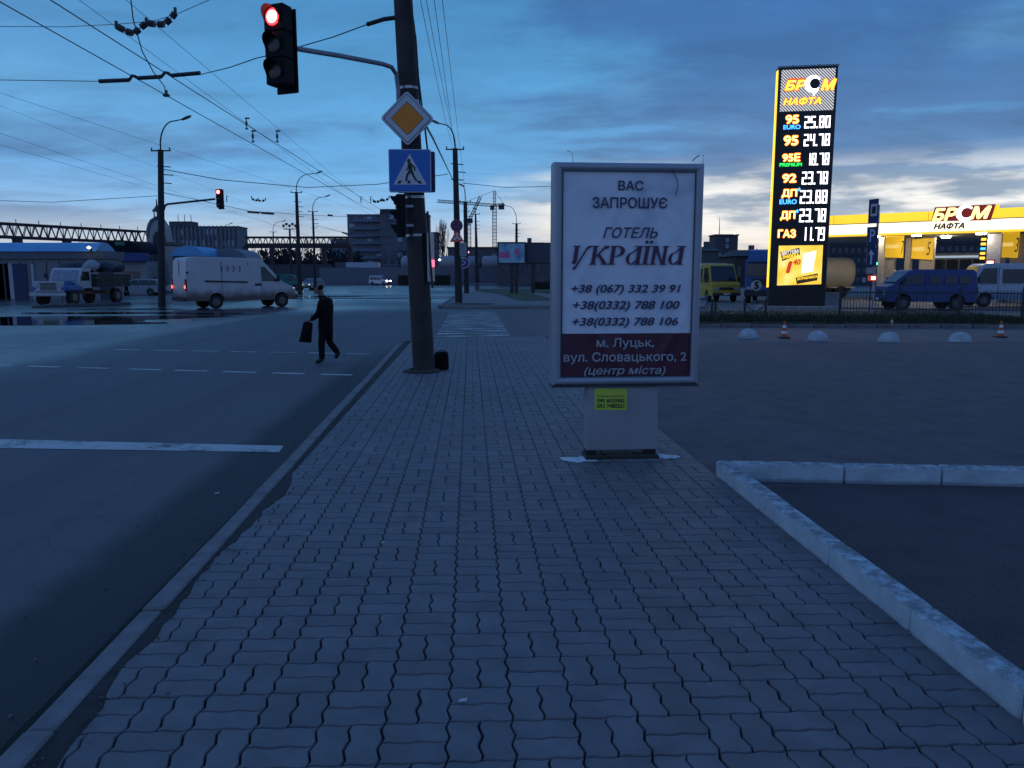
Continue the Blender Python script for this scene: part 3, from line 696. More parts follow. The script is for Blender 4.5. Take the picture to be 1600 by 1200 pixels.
# ------------------------------------------------ price tower
py_loc = P(1243, 487, 37.5); py_loc.z = 0.0; PR = R(-9)
t = thing('price_tower', 'tall black petrol price tower with glowing orange grades and white prices', 'price sign', py_loc, PR)
def xz(px, py, y=-.26): return onplane(py_loc, PR, px, py, y)
y0 = -.26
TL, TR, BR_, BL = xz(1215, 106), xz(1309, 102), xz(1290, 484), xz(1202, 484)
BL = (BL[0], .15); BR_ = (BR_[0], .15)
xl, xr = (TL[0]+BL[0])/2, (TR[0]+BR_[0])/2; xl, xr = TL[0]*.5+BL[0]*.5, TR[0]*.5+BR_[0]*.5
ztop = (TL[1]+TR[1])/2
tower_m = mat('tower_cladding', (.012, .012, .014), .35, var=.2, scale=1)
MB().bbox(((xl+xr)/2, 0, (ztop+.15)/2), (xr-xl, .5, ztop-.15), .03).build('body', tower_m, t)
MB().bbox(((xl+xr)/2, 0, .02), (xr-xl+1.0, 1.3, .3), .03).build('plinth', concrete, t)
ylw = emat('lit_yellow_edge', (1, .62, .03), 1.5)
zb = xz(1201, 449)[1]
MB().box((xl-.03, -.02, (ztop-.1+zb)/2), (.05, .30, ztop-.1-zb)).build('light_strip', ylw, t)
MB().box(((xl+xr)/2, 0, ztop+.03), (xr-xl+.06, .54, .07)).build('top_cap', steel, t)
for s in (.25, .7): MB().cyl((xl+(xr-xl)*s, 0, ztop+.06), (xl+(xr-xl)*s, 0, ztop+.16), .05, n=8).build('lifting_eye', steel, t)
# hatched header
hat = MB(); x0, x1, z0, z1 = xl+.12, xr-.12, xz(1262, 173)[1], xz(1262, 108)[1]
step = .135; w_ = (x1-x0); h_ = z1-z0; k = -h_
def clip(poly, x0, x1, z0, z1):
    for ax, lim, sgn in ((0, x0, 1), (0, x1, -1), (1, z0, 1), (1, z1, -1)):
        out_ = []
        for i in range(len(poly)):
            a, b = poly[i-1], poly[i]; fa, fb = sgn*(a[ax]-lim), sgn*(b[ax]-lim)
            if fa*fb < 0:
                s = fa/(fa-fb); out_.append((a[0]+(b[0]-a[0])*s, a[1]+(b[1]-a[1])*s))
            if fb >= 0: out_.append(b)
        poly = out_
        if not poly: return []
    return poly
while k < w_+h_:
    pl = clip([(x0+k, z1), (x0+k+h_, z0), (x0+k+h_+step*.55, z0), (x0+k+step*.55, z1)], x0, x1, z0, z1)
    if len(pl) > 2: hat.prism(pl, -.268, -.262)
    k += step
hat.build('hatched_panel', emat('hatch_glow', (.8, .82, .9), .75), t)
em_or = emat('orange_led', (1, .22, .015), 3.2); em_orc = emat('orange_core', (1, .62, .22), 3.0)
em_w = emat('white_led', (.93, .90, 1), 3.2); em_b = emat('blue_led', (.05, .32, 1), 2.6); em_g = emat('green_led', (.03, .9, .12), 1.6); em_y = emat('yellow_letter', (1, .55, .05), 2.2)
em_halo = emat('orange_halo', (.9, .12, .01), .9)  # wider dim letters behind the lit ones, their glow painted as a shape
ptext(t, 'БР', (1225, 122, 1262, 143), em_halo, -.276, shear=.25, bold=.09)
ptext(t, 'БР', (1226, 125, 1261, 141), em_y, -.290, shear=.25, bold=.045)
ptext(t, 'М', (1282, 122, 1308, 142), em_halo, -.276, shear=.25, bold=.11)
ptext(t, 'М', (1283, 123, 1307, 141), em_y, -.290, shear=.25, bold=.045)
ptext(t, 'НАФТА', (1223, 151, 1284, 165), em_halo, -.276, shear=.25, bold=.10)
ptext(t, 'НАФТА', (1224, 152, 1283, 164), em_y, -.290, shear=.25, bold=.03)
def crescent(t, px, py, r, y, m, m2, name='emblem'):   # round C shaped emblem with a drop tail
    cx, cz = onplane(t.location, t.rotation_euler.z, px, py, y); rr = onplane(t.location, t.rotation_euler.z, px+r, py, y)[0]-cx
    def ring(R0, R1, off, a0, a1):
        pts = [(cx+R0*math.cos(a), cz+R0*math.sin(a)) for a in [a0+(a1-a0)*i/24 for i in range(25)]]
        pts += [(cx+off[0]+R1*math.cos(a), cz+off[1]+R1*math.sin(a)) for a in [a1+(a0-a1)*i/24 for i in range(25)]]
        return pts
    mb = MB(); pts = ring(rr, rr*.62, (rr*.18, rr*.03), R(40), R(310))
    n = 25
    for i in range(24):
        mb.prism([pts[i], pts[i+1], pts[2*n-2-i], pts[2*n-1-i]][::-1], y-.012, y)
    mb.build(name, m, t)
    mb = MB().lathe([(.001, 0), (rr*.6, 0)], (0, 0, 0), 20)
    mb.rot(Matrix.Translation((cx+rr*.16, y-.002, cz+rr*.03)) @ Matrix.Rotation(PI/2, 4, 'X')); mb.build('emblem_disc', m2, t)
    mb = MB().prism([(cx-rr*.05, cz-rr*.85), (cx+rr*.55, cz-rr*.8), (cx+rr*.05, cz-rr*1.45)][::-1], y-.012, y); mb.build('emblem_tail', m, t)
crescent(t, 1271, 131, 13.5, -.30, em_w, tower_m)
rows = [('95', 'EURO', em_b, '25.80', (1227, 179, 1249, 194), (1224, 195, 1251, 202), (1257, 181, 1298, 200)),
        ('95', None, None, '24.78', (1224, 211, 1248, 228), None, (1256, 209, 1297, 228)),
        ('95Е', 'PREMIUM', em_g, '18.78', (1222, 239, 1251, 253), (1218, 254.5, 1253, 260), (1260, 239, 1296, 258)),
        ('92', None, None, '23.78', (1222, 271, 1245, 286), None, (1253, 268, 1294, 288)),
        ('ДП', 'EURO', em_b, '23.88', (1221, 295, 1246, 310), (1218, 311.5, 1245, 319), (1250, 297, 1293, 318)),
        ('ДП', None, None, '23.78', (1219, 329, 1243, 345), None, (1249, 326, 1291, 347)),
        ('ГАЗ', None, None, '11.79', (1215, 358, 1244, 372), None, (1253, 355, 1289, 376))]
for g_, s_, sm, pr, b1, b2, b3 in rows:
    ptext(t, g_, b1, em_or, -.268, bold=.06, name='grade')
    x = 1.2; ptext(t, g_, (b1[0]+x, b1[1]+x, b1[2]-x, b1[3]-x), em_orc, -.272, bold=.01, name='grade')
    if s_: ptext(t, s_, b2, sm, -.268, bold=.03, name='grade_note')
    led(t, pr, b3, em_w, -.268)
    if g_ == 'ДП': ptext(t, '*', (b1[2]+.5, b1[1]-2, b1[2]+5, b1[1]+4), em_b, -.268, bold=.05, name='asterisk')
pl = ppoly(t, [(1217, 384), (1286, 383), (1283, 444), (1214, 446)], -.266)
pm = bpy.data.materials.new('lit_poster'); pm.use_nodes = True; nt = pm.node_tree; bb = nt.nodes['Principled BSDF']
g_ = nd(nt, 'ShaderNodeTexCoord'); n_ = nd(nt, 'ShaderNodeTexNoise'); nt.links.new(g_.outputs['Object'], n_.inputs[0]); n_.inputs['Scale'].default_value = 1.3; n_.inputs['Detail'].default_value = 2
nt.links.new(ramp(nt, n_.outputs['Fac'], [(.3, (.95, .50, .03)), (.55, (.98, .70, .10)), (.75, (1, .88, .42))]), bb.inputs['Emission Color']); bb.inputs['Emission Strength'].default_value = 1.0
bb.inputs['Base Color'].default_value = (.1, .08, .02, 1)
MB().prism(pl, -.275, -.262).build('lit_poster', pm, t)
MB().prism(ppoly(t, [(1255, 396), (1276, 391), (1270, 424), (1252, 428)], -.28), -.283, -.277).build('poster_patch', emat('poster_white', (1, .93, .72), 1.25), t)
pb = emat('poster_black', (.05, .035, .01), .5)
MB().prism(ppoly(t, [(1219, 394), (1249, 387), (1250, 398), (1222, 408), (1221, 402)], -.284), -.287, -.284).build('poster_ribbon', pb, t)
MB().prism(ppoly(t, [(1243, 434), (1278, 427), (1277, 438), (1245, 444)], -.284), -.287, -.284).build('poster_ribbon', pb, t)
ptext(t, 'МИТТЄВА', (1221, 391, 1248, 397), emat('ribbon_white', (1, .95, .85), 1), -.290, shear=.2, bold=.03, rot=R(9))
ptext(t, 'ЗНИЖКА', (1222, 397, 1248, 403), ylw, -.290, shear=.2, bold=.03, rot=R(9))
ptext(t, 'ЗАПРАВЛЯЙСЯ', (1245, 431, 1277, 436), ylw, -.290, shear=.2, bold=.02, rot=R(8))
pr_ = emat('poster_red', (.75, .05, .02), .8)
ptext(t, '1', (1228, 408, 1238, 427), pr_, -.290, shear=.2, bold=.06); ptext(t, '40', (1239, 405, 1251, 414), pr_, -.290, shear=.2, bold=.04)

# ------------------------------------------------ petrol station canopy
cl0 = P(1232, 432, 57.5); cl0.z = RZ; cr0 = P(1600, 432, 48.6); cr0.z = RZ
cd = cr0-cl0; CR = math.atan2(cd.y, cd.x); CL = 27.0
t = thing('station_canopy', 'flat petrol station canopy with glowing yellow and white fascia', 'canopy', cl0, CR)
zt = onplane(cl0, CR, 1500, 328)[1]; zm = onplane(cl0, CR, 1500, 343.5)[1]; zl = onplane(cl0, CR, 1500, 361)[1]; zl2 = onplane(cl0, CR, 1500, 364)[1]
fy = emat('fascia_yellow', (1, .60, .03), 1.15, var=.08, scale=.6); fw = emat('fascia_white', (1, .90, .68), 1.25); fy2 = emat('fascia_low_yellow', (1, .60, .03), 1.1)
soff = mat('canopy_soffit', (.55, .53, .48), .6)
MB().box((CL/2, .1, (zt+zm)/2+.01), (CL, .2, zt-zm-.02)).build('upper_fascia', fy, t)
MB().box((CL/2, .08, (zl+zm)/2), (CL, .22, zm-zl-.02)).build('white_fascia', fw, t)
MB().box((CL/2, .1, (zl+zl2)/2-.01), (CL, .2, zl-zl2)).build('lower_fascia', fy2, t)
for k in range(1, 9): MB().box((k*3.0, -.004, (zt+zm)/2), (.02, .01, zt-zm)).build('panel_joint', darkmetal, t)
MB().box((CL/2, -.03, zm), (CL, .06, .05)).build('shadow_gap', darkmetal, t)
MB().box((CL/2, 6.2, (zl2+zt)/2), (CL-.02, 12, zt-zl2-.1)).build('canopy_deck', soff, t)
dl = emat('downlight', (1, .88, .68), 45)
for (px, py) in [(1349, 367), (1421, 366), (1478, 371), (1523, 362)]:
    r_ = ray(px, py); zz = zl2+RZ-.06; tt = (zz-EYE)/r_.z; w = Vector((r_.x*tt, r_.y*tt, zz))-cl0
    lx = w.x*math.cos(CR)+w.y*math.sin(CR); ly = -w.x*math.sin(CR)+w.y*math.cos(CR); ly = min(max(ly, .8), 11)
    MB().lathe([(.001, 0), (.26, 0), (.30, .05), (.30, .12)], (lx, ly, zl2-.09), 16).build('downlight', dl, t)
sx0, sz0 = onplane(cl0, CR, 1457, 345.5, -.15); sx1, sz1 = onplane(cl0, CR, 1550, 345, -.15)
bord = emat('sign_red_border', (.30, .02, .01), .5)
MB().prism(ppoly(t, [(1455, 346), (1461, 324), (1556, 319), (1548, 344)], -.1)[::-1][::-1], -.16, -.02).build('sign_board', bord, t)
MB().prism(ppoly(t, [(1556, 320), (1563, 319), (1561, 325), (1554, 326)], -.1), -.14, -.02).build('sign_corner', fy, t)
em_sy = emat('sign_yellow', (1, .72, .22), 2.4)
ptext(t, 'БР', (1457, 325, 1496, 345), em_sy, -.175, shear=.25, bold=.045)
ptext(t, 'М', (1516, 322, 1549, 342), em_sy, -.175, shear=.25, bold=.045)
crescent(t, 1508, 333, 14.5, -.19, em_w, bord)
ptext(t, 'НАФТА', (1459, 348, 1507, 358), black_p, -.05, shear=.25, bold=.05)
beige = mat('station_wall_beige', (.38, .34, .28), .7); greyc = mat('station_column', (.45, .46, .5), .6); ylp = emat('number_panel', (1, .58, .02), .42, base=(.5, .3, .01))
def colm(name, px0, px1, y, m, depth=.5, pytop=364, pybot=480):
    a, _ = onplane(cl0, CR, px0, 400, y); b, _ = onplane(cl0, CR, px1, 400, y)
    MB().box(((a+b)/2, y+depth/2, (zl2)/2-.03), (b-a, depth, zl2-.06)).build(name, m, t)
colm('column', 1372, 1380, 1.2, beige); colm('pier', 1382, 1397, 2.2, beige, .8); colm('column', 1414, 1422, 3.0, beige, 1); colm('pier', 1437, 1458, 3.6, beige, .8)
colm('column', 1541, 1563, 1.2, greyc, .8); colm('column', 1564, 1571, 2.0, beige); colm('pier', 1578, 1640, 2.2, beige, .8)
def numpanel(pts, s, nb, y):
    MB().prism(ppoly(t, pts, y), y-.06, y+.06).build('number_panel', ylp, t)
    ptext(t, s, nb, pb, y-.07, shear=.15, bold=.0, name='pump_number')
    x0, x1 = pts[0][0]+2, nb[0]-3; 
    ptext(t, '0000', (x0, (pts[0][1]+pts[2][1])/2-4, x1, (pts[0][1]+pts[2][1])/2+2), emat('panel_mark', (1, .75, .3), .8), y-.07, bold=.02, name='panel_symbols')
numpanel([(1382, 369), (1413, 368), (1411, 403), (1381, 402)], '7', (1408, 376, 1413, 397), 2.1)
numpanel([(1424, 374), (1459, 372), (1457, 406), (1423, 404)], '5', (1448, 378, 1454, 399), 3.5)
numpanel([(1565, 363), (1594, 362), (1590, 403), (1564, 402)], '3', (1586, 371, 1592, 394), 1.9)
sgl = mat('station_glass', (.02, .03, .05), .1)
a, _ = onplane(cl0, CR, 1300, 400, 11.5); b, _ = onplane(cl0, CR, 1640, 400, 11.5)
def station_shop():
    t2 = thing('station_kiosk', 'dark glazed station kiosk standing under the far side of the canopy', 'kiosk', cl0, CR)
    x0, _ = onplane(cl0, CR, 1459, 400, 10); x1, _ = onplane(cl0, CR, 1541, 400, 10)
    MB().box(((x0+x1)/2, 11.5, 1.75), (x1-x0, 3, 3.5)).build('wall', mat('kiosk_wall', (.16, .17, .2), .6), t2)
    for k in range(4):
        xx = x0+(x1-x0)*(k+.5)/4; MB().box((xx, 9.97, 1.9), ((x1-x0)/4-.12, .06, 2.2)).build('window', sgl, t2)
    MB().box(((x0+x1)/2, 9.9, 3.2), (x1-x0, .12, .16)).build('light_band', emat('kiosk_band', (.6, .75, .9), .5), t2)
station_shop()
def pump(px, label, lit=None):
    a, _ = onplane(cl0, CR, px, 420, 2.6)
    q = thing('fuel_pump', label, 'fuel pump', cl0+Vector((a*math.cos(CR)-2.6*math.sin(CR), a*math.sin(CR)+2.6*math.cos(CR), 0)), CR, 'fuel pumps under the canopy')
    MB().bbox((0, 0, .9), (.9, .5, 1.7), .03).build('cabinet', mat('pump_dark', (.05, .06, .08), .4), q)
    MB().bbox((0, 0, 1.95), (.9, .45, .35), .03).build('pump_head', beige, q)
    MB().box((0, -.27, 1.35), (.5, .03, .4)).build('display', sgl, q); MB().tube([(.3, -.27, 1.0), (.45, -.4, .7), (.5, -.3, 1.1)], .03).build('hose', rubber, q)
    MB().box((0, 0, .03), (1.3, .9, .12)).build('island', concrete, q)
pump(1390, 'leftmost dark fuel pump, just right of the parking sign'); pump(1432, 'middle dark fuel pump, above the roof of the blue minibus'); pump(1573, 'rightmost dark fuel pump, beside the tall grey column')
# small lit price ladder and red display by the grey column
a, _ = onplane(cl0, CR, 1535, 400, .6)
q = thing('price_ladder', 'narrow stand of small coloured lit squares left of grey column', 'display', cl0+Vector((a*math.cos(CR)-.6*math.sin(CR), a*math.sin(CR)+.6*math.cos(CR), 0)), CR)
MB().box((0, .05, 1.9), (.42, .08, 3.8)).build('stand', tower_m, q)
for k, c_ in enumerate([(1, .5, .03), (1, .5, .05), (.05, .4, .9), (1, .45, .05), (1, .55, .03)]):
    _, zz = onplane(cl0, CR, 1535, 374+k*7.3, .6); MB().box((0, -.01, zz), (.28, .04, .16)).build('lit_square', emat('ladder_light', c_, 2), q)
a, zz = onplane(cl0, CR, 1547, 411, .3)
q = thing('red_display', 'small glowing display box with red surround in front of grey column', 'display', cl0+Vector((a*math.cos(CR)-.3*math.sin(CR), a*math.sin(CR)+.3*math.cos(CR), 0)), CR)
MB().box((0, .03, zz), (.55, .1, .45)).build('casing', emat('red_case', (.4, .03, .01), .5), q); MB().box((0, -.03, zz), (.36, .03, .26)).build('screen', emat('red_screen', (1, .7, .6), 3), q)
MB().cyl((0, .03, 0), (0, .03, zz-.2), .05, n=8).build('post', steel, q)

# ------------------------------------------------ railing fence in front of the parked vans
f0, f1 = G(1311, 497, RZ), G(1700, 503, RZ)
f0.z = f1.z = .03; fd = f1-f0; FL = fd.length; FR = math.atan2(fd.y, fd.x)
t = thing('railing_fence', 'black metal railing with upright bars running along the verge', 'fence', f0, FR)
zt_, zb_ = onplane(f0, FR, 1450, 457.6)[1], onplane(f0, FR, 1450, 483)[1]
barm = MB().cyl((0, 0, zb_-.12), (0, 0, zt_+.1), .012, n=6).mesh('bar', darkmetal)
pm_ = MB().bbox((0, 0, (zt_+.25)/2), (.09, .09, zt_+.25), .01).mesh('post', darkmetal)
segs = int(FL/2.05)
for k in range(segs+1): link('post', pm_, t, (k*FL/segs, 0, 0))
for zz in (zt_, zb_): MB().box((FL/2, 0, zz), (FL, .03, .045)).build('rail', darkmetal, t)
nb_ = int(FL/.115)
for k in range(nb_): link('bar', barm, t, ((k+.5)*FL/nb_, 0, 0))
# chain bollards left of the tower
t = thing('chain_barrier', 'low black posts joined by slack chain left of the price tower', 'barrier', G(1112, 497, .03))
ps = [G(x, y, .03) for x, y in [(1075, 500), (1112, 494), (1163, 494), (1196, 494)]]+[G(1117, 503, .03)]
for p in ps:
    MB().cyl(p-t.location, p-t.location+Vector((0, 0, .62)), .045, n=10).build('post', darkmetal, t); MB().lathe([(.001, .70), (.04, .68), (.05, .64), (.03, .61)], p-t.location, 10).build('post_cap', darkmetal, t)
for a, b in ((0, 1), (4, 2), (2, 3)):
    A, B = ps[a]-t.location+Vector((0, 0, .55)), ps[b]-t.location+Vector((0, 0, .55))
    MB().tube([A.lerp(B, s/12)-Vector((0, 0, .36*4*(s/12)*(1-s/12))) for s in range(13)], .018).build('chain', darkmetal, t)

# ------------------------------------------------ small signs on the right
def post_sign(name, label, cat, px, pyb, d, r=.04, m=steel, ztop=3):
    p = P(px, pyb, d); t = thing(name, label, cat, (p.x, p.y, RZ)); MB().cyl((0, 0, 0), (0, 0, ztop), r, n=8).build('post', m, t); return t
d_ = 33.0
t = post_sign('parking_sign', 'tall post with stacked blue parking, arrow and hotel plates', 'sign', 1362, 495, d_, .05, mat('white_post', (.45, .45, .45), .6), onplane((0, d_, RZ), 0, 1362, 320)[1])
def pt(t, pts, y, th, m, name): return MB().prism(ppoly(t, pts, y), y-th, y).build(name, m, t)
navy = mat('navy_plate', (.012, .03, .14), .4)
pt(t, [(1358, 312), (1373, 310), (1371, 348), (1356, 350)], -.06, .03, navy, 'hotel_plate'); pt(t, [(1361, 319), (1371, 318), (1370, 337), (1360, 338)], -.095, .006, sign_w, 'white_field'); pt(t, [(1363, 323), (1369, 322), (1368, 333), (1362, 334)], -.105, .006, black_p, 'symbol')
pt(t, [(1355, 355), (1371, 354), (1370, 384), (1354, 385)], -.06, .03, navy, 'parking_plate'); ptext(t, 'P', (1359, 358, 1367, 378), sign_w, -.1, bold=.01)
pt(t, [(1355, 387), (1370, 386), (1369, 415), (1353, 416)], -.06, .03, navy, 'arrow_plate')
pt(t, [(1357, 398), (1361, 390), (1366, 398), (1363, 398), (1362, 413), (1359, 413), (1360, 398)][::-1], -.10, .006, sign_w, 'arrow')
pt(t, [(1354, 418), (1368, 417), (1367, 427), (1353, 428)], -.06, .02, mat('info_plate', (.3, .33, .33), .6), 'info_plate')
q = thing('green_signal_lamp', 'tiny green lamp glowing beside the arrow plate', 'lamp', P(1368.5, 412, 34)); MB().lathe([(.001, -.07), (.07, -.03), (.07, .03), (.001, .07)], n=10).build('lens', emat('green_lamp', (.05, 1, .35), 5), q)
MB().bbox((0, .09, 0), (.2, .1, .2), .01).build('casing', black, q)
MB().cyl((0, .1, -.1), (0, .1, -2.15), .03, n=8).build('post', darkmetal, q)
q = thing('red_signal_lamp', 'tiny orange red lamp glowing low on the parking sign post', 'lamp', P(1363, 434.5, 32.8)); MB().box((.0, -.09, 0), (.16, .04, .14)).build('lens', emat('red_lamp', (1, .5, .35), 4), q); MB().bbox((-.0, .0, 0), (.36, .12, .24), .02).build('casing', emat('lampcase', (.5, .05, .01), .5), q)
MB().cyl((0, .1, -.1), (0, .1, -1.4), .03, n=8).build('post', darkmetal, q)
t = post_sign('number_sign', 'round white plate with black number five on a thin post', 'sign', 1182, 474, 40, .03, darkmetal, onplane((0, 40, RZ), 0, 1182, 450)[1])
cx, cz = onplane(t.location, 0, 1182, 446, -.05); rr = 8.2*40/1212
mb = MB().lathe([(.001, 0), (rr, 0), (rr, .03), (.001, .03)], n=24); mb.rot(Matrix.Translation((cx, -.04, cz)) @ Matrix.Rotation(PI/2, 4, 'X')); mb.build('disc', sign_w, t)
ptext(t, '5', (1178.5, 440, 1185.5, 452), black_p, -.09, bold=.04)
#PART3

# ================================================================== ADVERTISING LIGHTBOX
lb_c = P(977, 712, 6.62); lb_c.z = 0
LR = R(4.5)
t = thing('advertising_lightbox', 'large upright street lightbox advertising a hotel, on a grey pedestal', 'advertising lightbox', lb_c, LR)
alu = mat('anodised_aluminium', (.36, .38, .41), .42, metal=.35, scale=2, var=.08, bump=.15, bscale=30)
alu_d = mat('grey_seal', (.05, .052, .06), .6)
FY = -.10                                   # front plane of the frame
def lx(px, py, y=FY): return onplane(lb_c, LR, px, py, y)
x0, z1 = lx(866, 252); x1, _ = lx(1103, 256); _, z0 = lx(977, 602); xb0, _ = lx(862, 600); xb1, _ = lx(1090, 600)
x0 = (x0+xb0)/2+.004; x1 = (x1+xb1)/2
W_, H_ = x1-x0, z1-z0; cxx, czz = (x0+x1)/2, (z0+z1)/2; fw_ = .082
def rounded_bar(p, q, w, mb, inn):           # frame member with a rounded, pillowed section
    pass
# pillow-section frame: a closed loop sweep with mitred corners
sec = [(0, .10), (0, -.06), (.004, -.085), (.014, -.100), (.030, -.106), (.048, -.103), (.066, -.090), (.076, -.070), (.080, -.055), (.080, .10)]
mb = MB(); n = len(sec); cor = [(x0, z0, 1, 1), (x1, z0, -1, 1), (x1, z1, -1, -1), (x0, z1, 1, -1)]
for (cx_, cz_, sx_, sz_) in cor: mb.v += [(cx_+sx_*a, b, cz_+sz_*a) for a, b in sec]
for k in range(4):
    k2 = (k+1) % 4
    part = MB(); part.v = mb.v[k*n:k*n+n]+mb.v[k2*n:k2*n+n]
    part.f = [(i, n+i, n+i+1, i+1) for i in range(n-1)]; part.m = [0]*len(part.f)
    part.build('frame_profile', alu, t, smooth=True, sharp=40)
MB().box((cxx, .02, czz), (W_-.03, .14, H_-.03)).build('cabinet', alu, t)
MB().box((cxx, .105, czz), (W_, .01, H_)).build('rear_panel', alu, t)
PY = -.086                                  # poster plane
pf0 = [(x0+.078, z0+.078), (x1-.078, z0+.078), (x1-.078, z1-.078), (x0+.078, z1-.078)]
poster_m = bpy.data.materials.new('poster_vinyl'); poster_m.use_nodes = True; nt = poster_m.node_tree; bb = nt.nodes['Principled BSDF']
g = nd(nt, 'ShaderNodeTexCoord'); n1_ = nd(nt, 'ShaderNodeTexNoise'); nt.links.new(g.outputs['Object'], n1_.inputs[0]); n1_.inputs['Scale'].default_value = 3.2; n1_.inputs['Detail'].default_value = 5; n1_.inputs['Distortion'].default_value = .6
nt.links.new(ramp(nt, n1_.outputs['Fac'], [(.25, (.56, .60, .66)), (.5, (.76, .79, .82)), (.75, (.82, .84, .86))]), bb.inputs['Base Color']); bb.inputs['Roughness'].default_value = .35
# gently creased vinyl sheet
def crease(u, v):                           # u, v in 0..1
    s = 0
    for (a, b, c_, w, k) in [(.9, 1, .45, .035, .010), (1.1, -1, .75, .03, .008), (.8, 1, 1.25, .03, .007), (1, -.8, -.25, .03, .009), (.9, 1, 1.52, .028, .006), (1.0, -1.3, .2, .02, .004)]:
        d = (a*u+b*v-c_)/w; s += k*math.exp(-d*d)
    edge = min(u, 1-u, v, 1-v); return min(.0145, s*min(1, edge/.08)*1.1)
bl = lx(977, 521, PY)[1]; pz0, pz1 = z0+.076, z1-.076; px0, px1 = x0+.076, x1-.076
def psheet(za, zb, name, m):
    nx, nz = 40, max(4, int((zb-za)/.03)); b = MB()
    b.add([(px0+(px1-px0)*i/nx, PY+.012-crease(i/nx, (za+(zb-za)*j/nz-pz0)/(pz1-pz0)), za+(zb-za)*j/nz) for j in range(nz+1) for i in range(nx+1)],
          [(j*(nx+1)+i, j*(nx+1)+i+1, (j+1)*(nx+1)+i+1, (j+1)*(nx+1)+i) for j in range(nz) for i in range(nx)])
    return b.build(name, m, t, smooth=True, sharp=180)
psheet(bl, pz1, 'poster', poster_m)
maroon = mat('maroon_band', (.085, .018, .035), .35, scale=3, var=.15)
psheet(pz0, bl, 'poster_band', maroon)
MB().tube([(px0, PY-.004, pz0), (px0, PY-.004, pz1), (px1, PY-.004, pz1), (px1, PY-.004, pz0), (px0, PY-.004, pz0)], .0045, n=4).build('seal', alu_d, t)
ink = mat('poster_ink', (.055, .040, .10), .4, var=.05); ink2 = mat('title_ink', (.085, .028, .080), .4, var=.05); inkw = mat('band_letter', (.40, .40, .42), .4, var=.05)
TY = PY-.0045
ptext(t, 'ВАС', (966, 282, 1005.6, 297.7), ink, TY, bold=.02)
ptext(t, 'ЗАПРОШУЄ', (926, 308, 1043, 325.4), ink, TY, bold=.02)
ptext(t, 'ГОТЕЛЬ', (942.5, 355, 1028, 372), ink, TY, shear=.28, bold=.012)
ptext(t, '+38 (067) 332 39 91', (892.5, 444.6, 1064, 461), ink, TY, shear=.22, bold=.022)
ptext(t, '+38(0332) 788 100', (895, 470, 1062, 487), ink, TY, shear=.22, bold=.022)
ptext(t, '+38(0332) 788 106', (894, 496, 1059.5, 512.5), ink, TY, shear=.22, bold=.022)
ptext(t, 'м. Луцьк,', (932, 528, 1022, 546), inkw, TY, bold=.02)
ptext(t, 'вул. Словацького, 2', (880.5, 550, 1072.5, 568.5), inkw, TY, bold=.02)
ptext(t, '(центр міста)', (912.5, 572, 1040, 588.5), inkw, TY, shear=.22, bold=.018)
